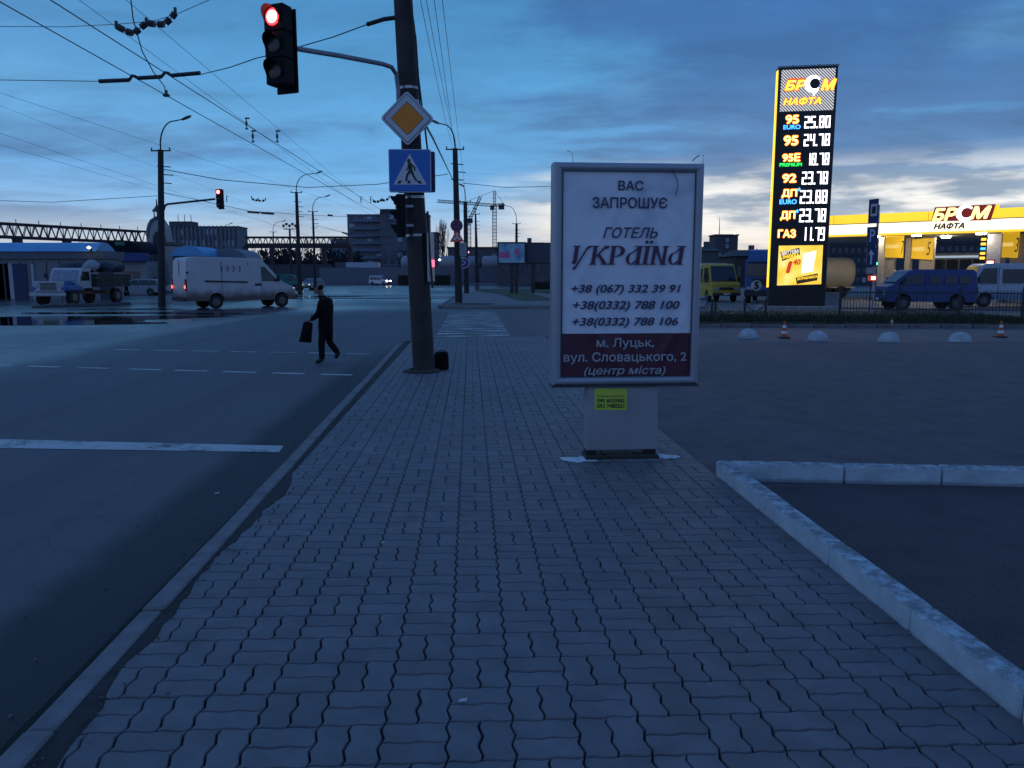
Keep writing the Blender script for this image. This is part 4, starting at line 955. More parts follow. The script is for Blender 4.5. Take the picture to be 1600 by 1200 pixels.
# hand-cut display capitals with thick slanted stems and slab serifs
def disp(word, b):
    SH = .30; TK = .24
    def arc(cx, cz, rx, rz_, a0, a1, w0, w1, n=14):
        o, i_ = [], []
        for k in range(n+1):
            s = k/n; a = a0+(a1-a0)*s; w = w0+(w1-w0)*math.sin(PI*s)
            o.append((cx+rx*math.cos(a), cz+rz_*math.sin(a))); i_.append((cx+(rx-w)*math.cos(a), cz+(rz_-min(w*.45, .12))*math.sin(a)))
        return [[o[k], o[k+1], i_[k+1], i_[k]] for k in range(n)]
    def stem(x, w=TK, z0=0, z1=1, ser=True):
        r = [[(x, z0), (x+w, z0), (x+w, z1), (x, z1)]]
        if ser:
            for z in (z0, z1-.055): r.append([(x-.10, z), (x+w+.10, z), (x+w+.10, z+.055), (x-.10, z+.055)])
        return r
    Gl = {
     'У': ([[(0, .10), (.15, 0), (.30, .12), (.30, 1), (.06, 1), (.06, .2)], [(-.06, .945), (.40, .945), (.40, 1), (-.06, 1)], [(.95, 1), (.80, .93), (.18, -.22), (.30, -.24), (.36, -.1), (.84, .78), (1.12, .96), (1.1, 1)], [(.10, -.28), (.30, -.24), (.34, -.12), (.16, -.1)]], 1.12),
     'К': (stem(.05)+[[(.29, .46), (.34, .40), (.78, .84), (1.02, .86), (1.02, 1), (.76, 1)], [(.36, .52), (.48, .60), (.98, .12), (1.02, 0), (.74, 0), (.70, .14)], [(.68, 0), (1.10, 0), (1.10, .055), (.68, .055)]], 1.12),
     'Р': (stem(.05)+arc(.42, .71, .48, .29, -R(115), R(115), .06, .26), 1.02),
     'А': (stem(.62, .25)+arc(.34, .33, .36, .33, R(80), R(290), .09, .20)+[[(.34, .66), (.36, .60), (.62, .80), (.62, .94)], [(.42, 1), (.42, .945), (.62, .945), (.62, 1)], [(.42, .02), (.62, .14), (.62, .24), (.40, .10)]], 1.02),
     'Ї': (stem(.05)+[[(-.06+.1*math.cos(a)+dx, 1.2+.085*math.sin(a)) for a in [k*PI/6 for k in range(12)]] for dx in (.12, .42)], .46),
     'И': (stem(.05, .20)+stem(.72, .20)+[[(.22, 1), (.34, .92), (.76, .06), (.84, .0), (.70, .0), (.22, .78)]], 1.08),
    }
    tot = sum(Gl[ch][1] for ch in word)+.04*(len(word)-1)
    X0, X1 = lx(b[0], (b[1]+b[3])/2, TY)[0], lx(b[2], (b[1]+b[3])/2, TY)[0]; Z1, Z0 = lx(980, b[1], TY)[1], lx(980, b[3], TY)[1]
    k = (X1-X0)/(tot+SH*.6); H = Z1-Z0; x = 0
    for ch in word:
        mb = MB(); dy = 0
        for pl in Gl[ch][0]:
            pts = [(X0+(x+a+SH*.6*z)*k, Z0+z*H) for a, z in pl]
            ar = sum(pts[i-1][0]*pts[i][1]-pts[i][0]*pts[i-1][1] for i in range(len(pts)))
            if ar < 0: pts = pts[::-1]
            mb.prism(pts, TY-.0004-dy, TY+.002); dy += .00012
        mb.build('display_letter', ink2, t); x += Gl[ch][1]+.04
disp('УКРАЇИА', (893, 384, 1073, 413.5))
pa, pb_ = lx(1053, 266, PY-.006), lx(1060, 306, PY-.006)
MB().tube([(pa[0]+(lx(x, y)[0]-pa[0]), PY-.008, lx(x, y, PY)[1]) for x, y in [(1050, 266), (1055, 273), (1059, 283), (1059.5, 293), (1056, 305)]], .0032, n=5).build('loose_cord', black, t)
MB().tube([(lx(x, y, -.02)[0], -.0, lx(x, y, -.02)[1]) for x, y in [(1083, 251), (1088, 246), (1094, 242)]], .004, n=5).build('stray_wire', black, t)
# pedestal
qx0, qx1 = lx(917, 650, -.16)[0], lx(1027, 650, -.16)[0]; pz = lx(977, 704, -.16)[1]
qx0, qx1 = lx(917, 650, -.08)[0], lx(1028, 650, -.08)[0]; pz = lx(977, 703, -.08)[1]
ped = mat('pedestal_paint', (.31, .31, .315), .6, scale=3, var=.12, bump=.2)
MB().bbox(((qx0+qx1)/2, 0, (pz+z0-.012)/2), (qx1-qx0, .16, z0-.012-pz), .006).build('pedestal', ped, t)
for s in (qx0+.045, qx1-.045): MB().box((s, 0, pz/2+.01), (.08, .12, pz-.02)).build('foot', black, t)
MB().bbox(((qx0+qx1)/2, 0, .025), (qx1-qx0+.02, .24, .035), .006).build('base_plate', mat('rusty_base', (.04, .035, .03), .8), t)
MB().tube([(qx0+.12, -.05, pz+.01), (qx0+.14, -.06, pz-.04), (qx0+.19, -.06, .05)], .005, n=5).build('cable', black, t)
MB().tube([(qx1-.12, -.05, pz+.01), (qx1-.13, -.07, pz-.05), (qx1-.22, -.07, .06)], .005, n=5).build('cable', black, t)
MB().tube([(qx0+.32, -.05, pz+.01), (qx0+.36, -.07, pz-.05)], .004, n=5).build('cable', black, t)
MB().box((cxx, .0, z0-.006), (W_+.012, .20, .018)).build('drip_edge', alu_d, t)
# whitish mortar smeared under the foot
mort = mat('mortar_patch', (.68, .72, .70), .9, scale=12, var=.3, bump=.6); mortd = mat('mortar_dark', (.2, .2, .19), .9, scale=12, var=.3)
def blob(cx, cy, wx, wy, seed, m, name):
    r_ = random.Random(seed); ph = [r_.uniform(0, 6) for _ in range(5)]; pts = []
    for i in range(36):
        a = 2*PI*i/36; k = 1+.18*math.sin(2*a+ph[0])+.15*math.sin(4*a+ph[1])+.1*math.sin(7*a+ph[2])+.06*math.sin(11*a+ph[3]); pts.append((cx+wx*k*math.cos(a), cy+wy*k*math.sin(a)))
    b = MB(); n = 36; b.add([(x, y, .004) for x, y in pts]+[(cx+(x-cx)*.8, cy+(y-cy)*.8, .012) for x, y in pts], [(i, (i+1) % n, n+(i+1) % n, n+i) for i in range(n)]+[tuple(range(n, 2*n))])
    b.build(name, m, t)
blob(qx0-.03, -.06, .16, .11, 3, mort, 'mortar_patch'); blob(qx1+.06, -.01, .14, .085, 9, mort, 'mortar_patch'); blob(cxx, -.04, .36, .13, 5, mortd, 'mortar_bed')
stk = mat('yellow_sticker', (.55, .62, .06), .5, var=.08)
q = [lx(929, 607, -.083), lx(980, 607, -.083), lx(979.5, 641, -.083), lx(929, 640.5, -.083)]
st = thing('paper_notice', 'yellow green paper notice with phone numbers stuck on the pedestal', 'notice', lb_c, LR)
MB().prism([q[3], q[2], q[1], q[0]], -.0835, -.081).build('paper', stk, st)
sk = mat('notice_ink', (.02, .03, .02), .5)
ptext(st, '095 6033062', (933, 622.8, 976, 629), sk, -.0848, bold=.03); ptext(st, '093 7480221', (933, 631, 975.5, 637.5), sk, -.0848, bold=.03)
ptext(st, 'Розміщення реклами', (933, 617.4, 975.5, 620.6), sk, -.0848, bold=.01)


# ================================================================== NEAR POLE WITH SIGNALS AND SIGNS
pb0 = P(663, 580, 12.8); pb0.z = 0
t = thing('utility_pole', 'thick round concrete pole rising from the pavement beside the kerb', 'pole', pb0)
top = P(630, 0, 12.75)-pb0; dirp = top.normalized(); PT = dirp*9.5
def pat(z): return dirp*(z/dirp.z)
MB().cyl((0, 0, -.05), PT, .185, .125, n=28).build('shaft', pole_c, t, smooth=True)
MB().lathe([(.32, 0), (.31, .03), (.2, .05)], (-.04, -.02, 0), 20).build('base_collar', pole_c, t)
band = mat('steel_band', (.42, .42, .44), .35, metal=.9)
for y in (307, 367, 156, 135, 420, 470):
    z = P(645, y, 12.6).z; r_ = .185-.06*z/9.5+.004; c_ = pat(z)
    MB().cyl(c_-dirp*.02, c_+dirp*.02, r_, n=28).build('band', band if y < 400 else pole_c, t, smooth=True)
def ppt(px, py, d): return P(px, py, d)-pb0
MB().tube([ppt(641, 0, 12.62), ppt(647, 40, 12.6), ppt(652, 100, 12.6), ppt(656, 160, 12.6), ppt(664, 200, 12.6), ppt(668, 235, 12.62)], .016).build('cable', black, t)
MB().tube([ppt(644, 20, 12.6), ppt(650, 60, 12.58), ppt(654, 120, 12.6), ppt(660, 170, 12.6)], .012).build('cable', black, t)
MB().tube([ppt(668, 330, 12.62), ppt(672, 400, 12.62), ppt(676, 450, 12.62)], .02).build('cable', black, t)
# overhead-line bracket
b1, b2 = ppt(622, 27, 12.7), ppt(574, 38, 12.9)
MB().tube([b1, ppt(600, 30, 12.75), b2], .035, n=8).build('span_bracket', black, t)

sig_m = mat('signal_housing', (.009, .009, .010), .75, spec=.25)
lens_r = emat('red_lens_lit', (1, .022, .03), 5); lens_core = emat('red_lens_core', (1, .16, .17), 14)
lens_off = mat('lens_off', (.03, .03, .03), .2)
def signal(name, label, loc, rz, s=1.0, lit=0, back=False, group=None, arm=None, lightw=0):
    t = thing(name, label, 'traffic light', loc, rz, group)
    H = .98*s; w = .30*s; dp = .20*s
    for k in range(3):
        z = (1-k)*H/3
        MB().bbox((0, 0, z), (w, dp, H/3-.006), .012*s).build('housing', sig_m, t)
        mb = MB().lathe([(.001, .012*s), (.07*s, .008*s), (.105*s, 0)], n=24); mb.rot(Matrix.Translation((0, -dp/2-.012*s, z)) @ Matrix.Rotation(PI/2, 4, 'X'))
        ln = mb.build('lens', lens_r if k == lit else lens_off, t, smooth=True)
        if k == lit:
            mb = MB().lathe([(.001, .016*s), (.052*s, .014*s), (.078*s, .009*s)], n=24); mb.rot(Matrix.Translation((0, -dp/2-.014*s, z)) @ Matrix.Rotation(PI/2, 4, 'X')); mb.build('lamp_core', lens_core, ln, smooth=True)
        # tunnel visor: open half-cylinder that projects forward, longer on top
        vb = MB(); n = 18; vs = []
        for i in range(n+1):
            a = R(-35)+R(250)*i/n; ext = .04+.10*max(0, math.sin(a))**.7 if math.sin(a) > 0 else .04
            ca, sa = math.cos(a), math.sin(a)
            for rr, yy in ((.115*s, -dp/2), (.118*s, -dp/2-ext*s), (.122*s, -dp/2-ext*s), (.122*s, -dp/2)): vs.append((rr*ca, yy, z+rr*sa))
        vb.add(vs, [(4*i+k2, 4*i+(k2+1) % 4, 4*i+4+(k2+1) % 4, 4*i+4+k2) for i in range(n) for k2 in range(4)])
        vb.build('visor', sig_m, t)
    if back: MB().bbox((.0, dp/2+.05*s, -.04*s), (w*1.12, .025*s, H*1.06), .008).build('backboard', sig_m, t); MB().box((0, dp/2+.02*s, 0), (.10*s, .06*s, H*.5)).build('bracket_plate', darkmetal, t)
    return t
s1 = P(436, 72, 10.6)
t1 = signal('traffic_light', 'three lamp traffic light with glowing red on a long arm from the near pole', s1, R(-21), 1.02, 0, True)
# arm from the pole collar out to the housing (part of the signal)
Minv = (Matrix.Translation(s1) @ Matrix.Rotation(R(-21), 4, 'Z')).inverted()
def loc1(p): return Minv @ p
arm = [P(624, 206, 12.55), P(622, 140, 12.55), P(619, 116, 12.5), P(612, 105, 12.4), P(598, 100, 12.25), P(530, 87, 11.5), P(463, 76, 10.75)]
MB().tube([loc1(p) for p in arm], .034, n=10).build('arm', steel, t1, smooth=True)
# facing-left signal on the pole
s2 = P(626, 337, 12.5)
t2 = signal('traffic_light', 'dark unlit traffic light strapped to the near pole facing left', s2, R(-74), .68, 9)
MB().box((0, .12, .15), (.06, .16, .04)).build('bracket', steel, t2); MB().box((0, .12, -.15), (.06, .16, .04)).build('bracket', steel, t2)
s3 = P(673, 402, 12.72)
t3 = thing('pedestrian_signal', 'slim pale edged signal box seen side on behind the near pole', 'pedestrian signal', s3, R(74))
MB().bbox((0, 0, 0), (.22, .05, .80), .012).build('white_edge', mat('pale_edge', (.5, .48, .47), .5), t3); MB().bbox((0, .06, .0), (.22, .07, .78), .01).build('housing', sig_m, t3)
MB().box((0, -.035, -.10), (.11, .02, .11)).build('lens', emat('pink_lens', (1, .12, .22), 2), t3)
for rr in t3.children: rr.rotation_euler.y = -0.02

# priority road sign (diamond) and pedestrian crossing sign
def rsq(c, h, r, rot=0, n=5):
    pts = []
    for k, (sx_, sz_) in enumerate(((1, 1), (-1, 1), (-1, -1), (1, -1))):
        for i in range(n+1):
            a = PI/2*k+PI/2*i/n; pts.append((c[0]+sx_*(h-r)+r*math.cos(a), c[1]+sz_*(h-r)+r*math.sin(a)))
    if rot: pts = [(c[0]+(x-c[0])*math.cos(rot)-(z-c[1])*math.sin(rot), c[1]+(x-c[0])*math.sin(rot)+(z-c[1])*math.cos(rot)) for x, z in pts]
    return pts
sc = P(636.5, 185, 12.45)
t = thing('priority_road_sign', 'yellow diamond priority road sign with white border on the near pole', 'road sign', sc, R(3))
h = .297
MB().prism(rsq((0, 0), h, .05, PI/4), -.0, .02).build('plate', steel, t); MB().prism(rsq((0, 0), h-.006, .045, PI/4), -.004, -.0).build('white_border', sign_w, t)
MB().prism(rsq((0, 0), h-.030, .035, PI/4), -.007, -.0042).build('black_line', mat('navy_line', (.012, .02, .06), .4), t); MB().prism(rsq((0, 0), h-.040, .03, PI/4), -.010, -.0072).build('white_field', sign_w, t)
MB().prism(rsq((0, 0), .182, .02, PI/4), -.013, -.0102).build('black_line', black_p, t); MB().prism(rsq((0, 0), .175, .018, PI/4), -.016, -.0132).build('yellow_field', yellow_p, t)
MB().box((0, .06, 0), (.3, .08, .05)).build('clamp', steel, t)
sc = P(640.5, 267, 12.45)
t = thing('pedestrian_crossing_sign', 'square blue pedestrian crossing sign facing the camera on the near pole', 'road sign', sc, R(2))
h = .332
MB().prism(rsq((0, 0), h, .03), 0, .02).build('plate', steel, t); MB().prism(rsq((0, 0), h-.004, .03), -.004, -.0005).build('white_border', sign_w, t); MB().prism(rsq((0, 0), h-.014, .025), -.008, -.0045).build('blue_field', blue_p, t)
MB().prism([(-.262, -.212), (.262, -.212), (0, .262)], -.011, -.0085).build('white_triangle', sign_w, t)
wm = MB()
def limb(a, b, w0, w1, y=-.015):
    d = Vector((b[0]-a[0], b[1]-a[1])); L = d.length; nx, nz = -d.y/L, d.x/L
    pts = [(a[0]-nx*w0, a[1]-nz*w0), (b[0]-nx*w1, b[1]-nz*w1), (b[0]+d.x/L*w1*.7, b[1]+d.y/L*w1*.7), (b[0]+nx*w1, b[1]+nz*w1), (a[0]+nx*w0, a[1]+nz*w0), (a[0]-d.x/L*w0*.7, a[1]-d.y/L*w0*.7)]
    wm.prism(pts, y-.0002*len(wm.v)/10, -.0115)
wm.prism([(-.015+.028*math.cos(k*PI/8), .152+.030*math.sin(k*PI/8)) for k in range(16)], -.015, -.0115)
limb((.0, .11), (.015, .0), .034, .026); limb((.01, .10), (.075, .055), .014, .012); limb((.075, .055), (.078, -.0), .012, .010)
limb((-.012, .10), (-.03, .03), .013, .011); limb((-.03, .03), (-.055, .01), .010, .009)
limb((.008, .0), (-.045, -.07), .022, .017); limb((-.045, -.07), (-.062, -.15), .016, .014); limb((.02, .0), (.052, -.07), .022, .017); limb((.052, -.07), (.10, -.15), .016, .014)
wm.build('walking_figure', black_p, t)
for a in ((-.20, -.195, -.155, -.150), (-.04, -.195, .005, -.150), (.135, -.195, .19, -.150)):
    s_ = {-.20: .03, -.04: .0, .135: -.03}[a[0]]
    MB().prism([(a[0], a[1]), (a[2], a[1]), (a[2]+s_, a[3]), (a[0]+s_, a[3])], -.016, -.0115).build('stripe', black_p, t)
MB().box((0, .06, 0), (.3, .08, .05)).build('clamp', steel, t)
sc = P(648, 269, 12.78)
t = thing('reverse_sign_plate', 'dark back of a second square sign behind the blue crossing sign', 'road sign', sc+Vector((.02, 0, -.005)), R(-12))
MB().prism(rsq((0, 0), .32, .03), 0, .02).build('plate', mat('plate_back', (.05, .08, .18), .5), t); MB().box((-.1, -.04, 0), (.2, .08, .05)).build('clamp', steel, t)
# black sack at the pole foot
bx = G(690, 577, 0)
t = thing('black_box', 'squat black box standing against the foot of the near pole', 'box', bx, R(4))
mbx = MB().bbox((0, 0, .15), (.24, .24, .30), .03); r_ = random.Random(2)
mbx.v = [(x+r_.uniform(-.008, .008), y+r_.uniform(-.008, .008), z+(r_.uniform(-.008, .008) if z > .05 else 0)) for x, y, z in mbx.v]
mbx.build('body', mat('black_box_paint', (.005, .005, .006), .85, spec=.2), t); MB().tube([(-.07, -.02, .29), (-.05, -.02, .325), (.05, .0, .325), (.07, .0, .29)], .008).build('handle', black, t)

# ================================================================== PEOPLE
skin_m = mat('skin', (.20, .12, .09), .6, var=.05); coat_m = mat('dark_coat', (.007, .008, .010), .95, spec=.15); jean_m = mat('dark_trousers', (.008, .009, .013), .95, spec=.15); hair_m = mat('dark_hair', (.008, .007, .006), 1.0, spec=.1); shoe_m = mat('dark_shoes', (.012, .012, .013), .6)
def person(name, label, loc, rz, J, s=1.0, coat=coat_m, trous=jean_m, cap=False, group=None, hem=.12, fingers=True):
    # J: joints in the body frame, x = forward, y = left side, z = up
    t = thing(name, label, 'person', loc, rz, group)
    V = lambda k: Vector(J[k])*s
    names = ['pelvis', 'waist', 'chest', 'neck', 'head0', 'head1']
    pts = [(V('pelvis'), .115*s), (V('waist'), .105*s), (V('chest'), (.15*s, .11*s)), (V('neck'), .052*s)]
    E = [(0, 1), (1, 2), (2, 3)]
    hd = (V('head')-V('neck')).normalized()
    pts += [(V('neck')+hd*.09*s, .062*s), (V('head'), .088*s), (V('head')+hd*.085*s, .062*s)]; E += [(3, 4), (4, 5), (5, 6)]
    for sd in ('r', 'l'):
        i = len(pts); pts += [(V('sh_'+sd), .050*s), (V('el_'+sd), .043*s), (V('wr_'+sd), .030*s)]; E += [(2, i), (i, i+1), (i+1, i+2)]
        d = (V('wr_'+sd)-V('el_'+sd)).normalized(); pts += [(V('wr_'+sd)+d*.085*s, (.035*s, .018*s))]; E += [(i+2, i+3)]
        i = len(pts); pts += [(V('hip_'+sd), .085*s), (V('kn_'+sd), .058*s), (V('an_'+sd), .040*s), (V('to_'+sd), .036*s)]; E += [(0, i), (i, i+1), (i+1, i+2), (i+2, i+3)]
    skinned('body', pts, E, skin_m, t)
    # face
    hc = V('head'); fx = Vector((1, 0, 0))*1.0; fd = (Vector((1, 0, 0))-hd*hd.x).normalized(); sdv = hd.cross(fd)
    MB().cyl(hc+fd*.075*s-hd*.005*s, hc+fd*.112*s-hd*.025*s, .012*s, .014*s, 6).build('nose', skin_m, t)
    for k in (-1, 1):
        MB().lathe([(.001, -.008*s), (.011*s, 0), (.001, .008*s)], hc+fd*.082*s+sdv*k*.032*s+hd*.02*s, 8).build('eye', black_p, t)
        MB().bbox(hc+sdv*k*.088*s, (.03*s, .016*s, .055*s), .005).build('ear', skin_m, t)
    MB().box(hc+fd*.088*s-hd*.05*s, (.012*s, .045*s, .008*s)).build('mouth', mat('lips', (.2, .08, .07), .5) if 'lips' not in MATS else MATS['lips'], t)
    skinned('hair', [(hc-fd*.035*s-hd*.03*s, .078*s), (hc-fd*.030*s+hd*.03*s, .090*s), (hc-fd*.004*s+hd*.065*s, .078*s)], [(0, 1), (1, 2)], hair_m, t)
    # coat over the torso, straight to the hem
    hemp = V('pelvis')-Vector((0, 0, hem*s))
    mid = (V('sh_l')+V('sh_r'))/2; nk = V('neck')
    R_ = [(nk+hd*.035*s, .070, .075), (nk-Vector((0, 0, .02*s)), .085, .10), (mid+Vector((0, 0, .045*s)), .100, .155), (mid-Vector((0, 0, .02*s)), .128, .205), (V('chest')-Vector((0, 0, .04*s)), .142, .205),
          (V('waist'), .136, .180), (V('pelvis'), .140, .185), (hemp, .142, .188), (hemp+Vector((0, 0, .01*s)), .128, .17)]
    mb = MB(); n = 20; r_c = random.Random(len(label)); ph = r_c.uniform(0, 6)
    for q, (c_, rx, ry) in enumerate(R_):
        for i in range(n):
            a = 2*PI*i/n; w = 1+.035*math.sin(5*a+q*1.7+ph)*(q > 3); mb.v.append((c_.x+rx*s*w*math.cos(a), c_.y+ry*s*w*math.sin(a), c_.z))
    for q in range(len(R_)-1):
        for i in range(n): mb.f.append((q*n+i, (q+1)*n+i, (q+1)*n+(i+1) % n, q*n+(i+1) % n)); mb.m.append(0)
    mb.build('coat', coat, t, smooth=True, sharp=80)
    for sd in ('r', 'l'):
        w = V('wr_'+sd).lerp(V('el_'+sd), .08); so = V('sh_'+sd)
        skinned('sleeve', [(so.lerp(mid, .55)+Vector((0, 0, .02*s)), .095*s), (so+Vector((0, 0, .005)), .098*s), (so.lerp(V('el_'+sd), .5), .076*s), (V('el_'+sd), .062*s), (w, .048*s)], [(0, 1), (1, 2), (2, 3), (3, 4)], coat, t)
        skinned('trouser_leg', [(V('hip_'+sd), .100*s), (V('hip_'+sd).lerp(V('kn_'+sd), .5), .088*s), (V('kn_'+sd), .070*s), (V('an_'+sd)+Vector((0, 0, -.02*s)), .060*s)], [(0, 1), (1, 2), (2, 3)], trous, t)
    for sd in ('r', 'l'):
        a, b = V('an_'+sd), V('to_'+sd); d = (b-a); 
        skinned('shoe', [(a-d*.25, .045*s), (a.lerp(b, .5), .05*s), (b+d*.15, .036*s)], [(0, 1), (1, 2)], shoe_m, t)
        if fingers:
            w, e_ = V('wr_'+sd), V('el_'+sd); d = (w-e_).normalized(); si = Vector((0, 1, 0)); 
            up = d.cross(si).normalized()
            for f in range(4):
                o = w+d*.075*s+up*(.024-.016*f)*s; L = (.06, .07, .066, .052)[f]*s
                skinned('finger', [(o, .009*s), (o+d*L*.5, .008*s), (o+d*L*.75-si*.02*s, .007*s), (o+d*L*.6-si*.038*s, .006*s)], [(0, 1), (1, 2), (2, 3)], skin_m, t, sub=1)
            o = w+d*.03*s+up*.03*s; skinned('thumb', [(o, .011*s), (o+d*.03*s+up*.02*s, .010*s), (o+d*.06*s+up*.018*s, .008*s)], [(0, 1), (1, 2)], skin_m, t, sub=1)
    return t
K = .01258
def jp(px, py, y=0):                        # px of the walking man -> body frame (faces left)
    d = 15.15; p = P(px, py, d); o = P(503, 567, d); return (-(p.x-o.x), y, p.z-RZ)
J = dict(pelvis=jp(509, 509), waist=jp(509, 492), chest=jp(509, 475), neck=jp(504, 464), head=jp(498.5, 453.5),
         sh_l=jp(507, 472, .17), el_l=jp(501, 491, .20), wr_l=jp(488, 500, .19), sh_r=jp(511, 472, -.17), el_r=jp(509, 491, -.19), wr_r=jp(503, 503, -.17),
         hip_l=jp(508, 510, .09), kn_l=jp(504, 537, .09), an_l=jp(505, 561, .09), to_l=jp(496, 565, .10),
         hip_r=jp(511, 510, -.09), kn_r=jp(513.5, 536, -.09), an_r=jp(527, 551, -.09), to_r=jp(523, 560, -.09))
loc = P(503, 567, 15.15); loc.z = RZ
person('person', 'person in dark hooded jacket walking left over the road carrying a black bag', loc, PI, J)
t = bpy.data.objects['person']
skinned('hood', [(Vector(J['neck'])+Vector((-.07, 0, -.02)), .075), (Vector(J['neck'])+Vector((-.09, 0, -.05)), .06)], [(0, 1)], coat_m, t)
hw = Matrix.Translation(loc) @ Matrix.Rotation(PI, 4, 'Z')
hand = hw @ (Vector(J['wr_l'])+Vector((.07, 0, -.02)))
t = thing('shopping_bag', 'black carrier bag hanging from the walking person hand', 'bag', hand)
def bp_(px, py): p = P(px, py, hand.y)-hand; return (p.x, p.z)
outl = [bp_(467.5, 534), bp_(486, 535.5), bp_(488, 505), bp_(482, 503), bp_(475, 503)]
mb = MB(); n = len(outl); cxg = sum(p[0] for p in outl)/n; czg = sum(p[1] for p in outl)/n
mb.add([(x, .0+(-.03), z) for x, z in outl]+[(x, .03, z) for x, z in outl]+[(cxg, -.075, czg-.05), (cxg, .075, czg-.05)],
       [(i, (i+1) % n, 2*n) for i in range(n)]+[((i+1) % n+n, i+n, 2*n+1) for i in range(n)]+[(i, n+i, n+(i+1) % n, (i+1) % n) for i in range(n)])
mb.build('sack', mat('black_bag', (.006, .006, .007), .85, spec=.2), t)
for y in (-.025, .025): MB().tube([(outl[4][0]+.02, y, outl[4][1]-.01), (0, y*.3, .0), (outl[2][0]-.03, y, outl[2][1]-.01)], .008).build('handle', black, t)
def stand(px, py, h, rz, label, step=.12, d=None, coat=coat_m):
    s = h/1.75; dd = d or G(px, py, RZ).y; loc = P(px, py, dd); loc.z = RZ
    J = dict(pelvis=(0, 0, .95), waist=(0, 0, 1.12), chest=(0.02, 0, 1.35), neck=(.03, 0, 1.48), head=(.05, 0, 1.62), sh_l=(0, .19, 1.40), el_l=(-.02, .24, 1.12), wr_l=(.08, .24, .88),
             sh_r=(0, -.19, 1.40), el_r=(-.06, -.24, 1.12), wr_r=(.0, -.24, .87), hip_l=(0, .09, .93), kn_l=(step*.6, .09, .5), an_l=(step, .09, .09), to_l=(step+.14, .10, .04),
             hip_r=(0, -.09, .93), kn_r=(-step*.3, -.09, .5), an_r=(-step*1.2, -.09, .10), to_r=(-step*1.2+.13, -.10, .04))
    return person('person', label, loc, rz, J, s, coat=coat, hem=.25, fingers=False)
stand(9, 467, 1.72, R(200), 'person in long dark coat standing at the far left edge by the market wall', .08)
stand(198, 455, 1.7, R(190), 'small dark figure walking in front of the silver parked car', .15, 66)
stand(243, 452, 1.7, R(100), 'small dark figure by the pale gate right behind the left lamp pole', .1, 80)
#PART4

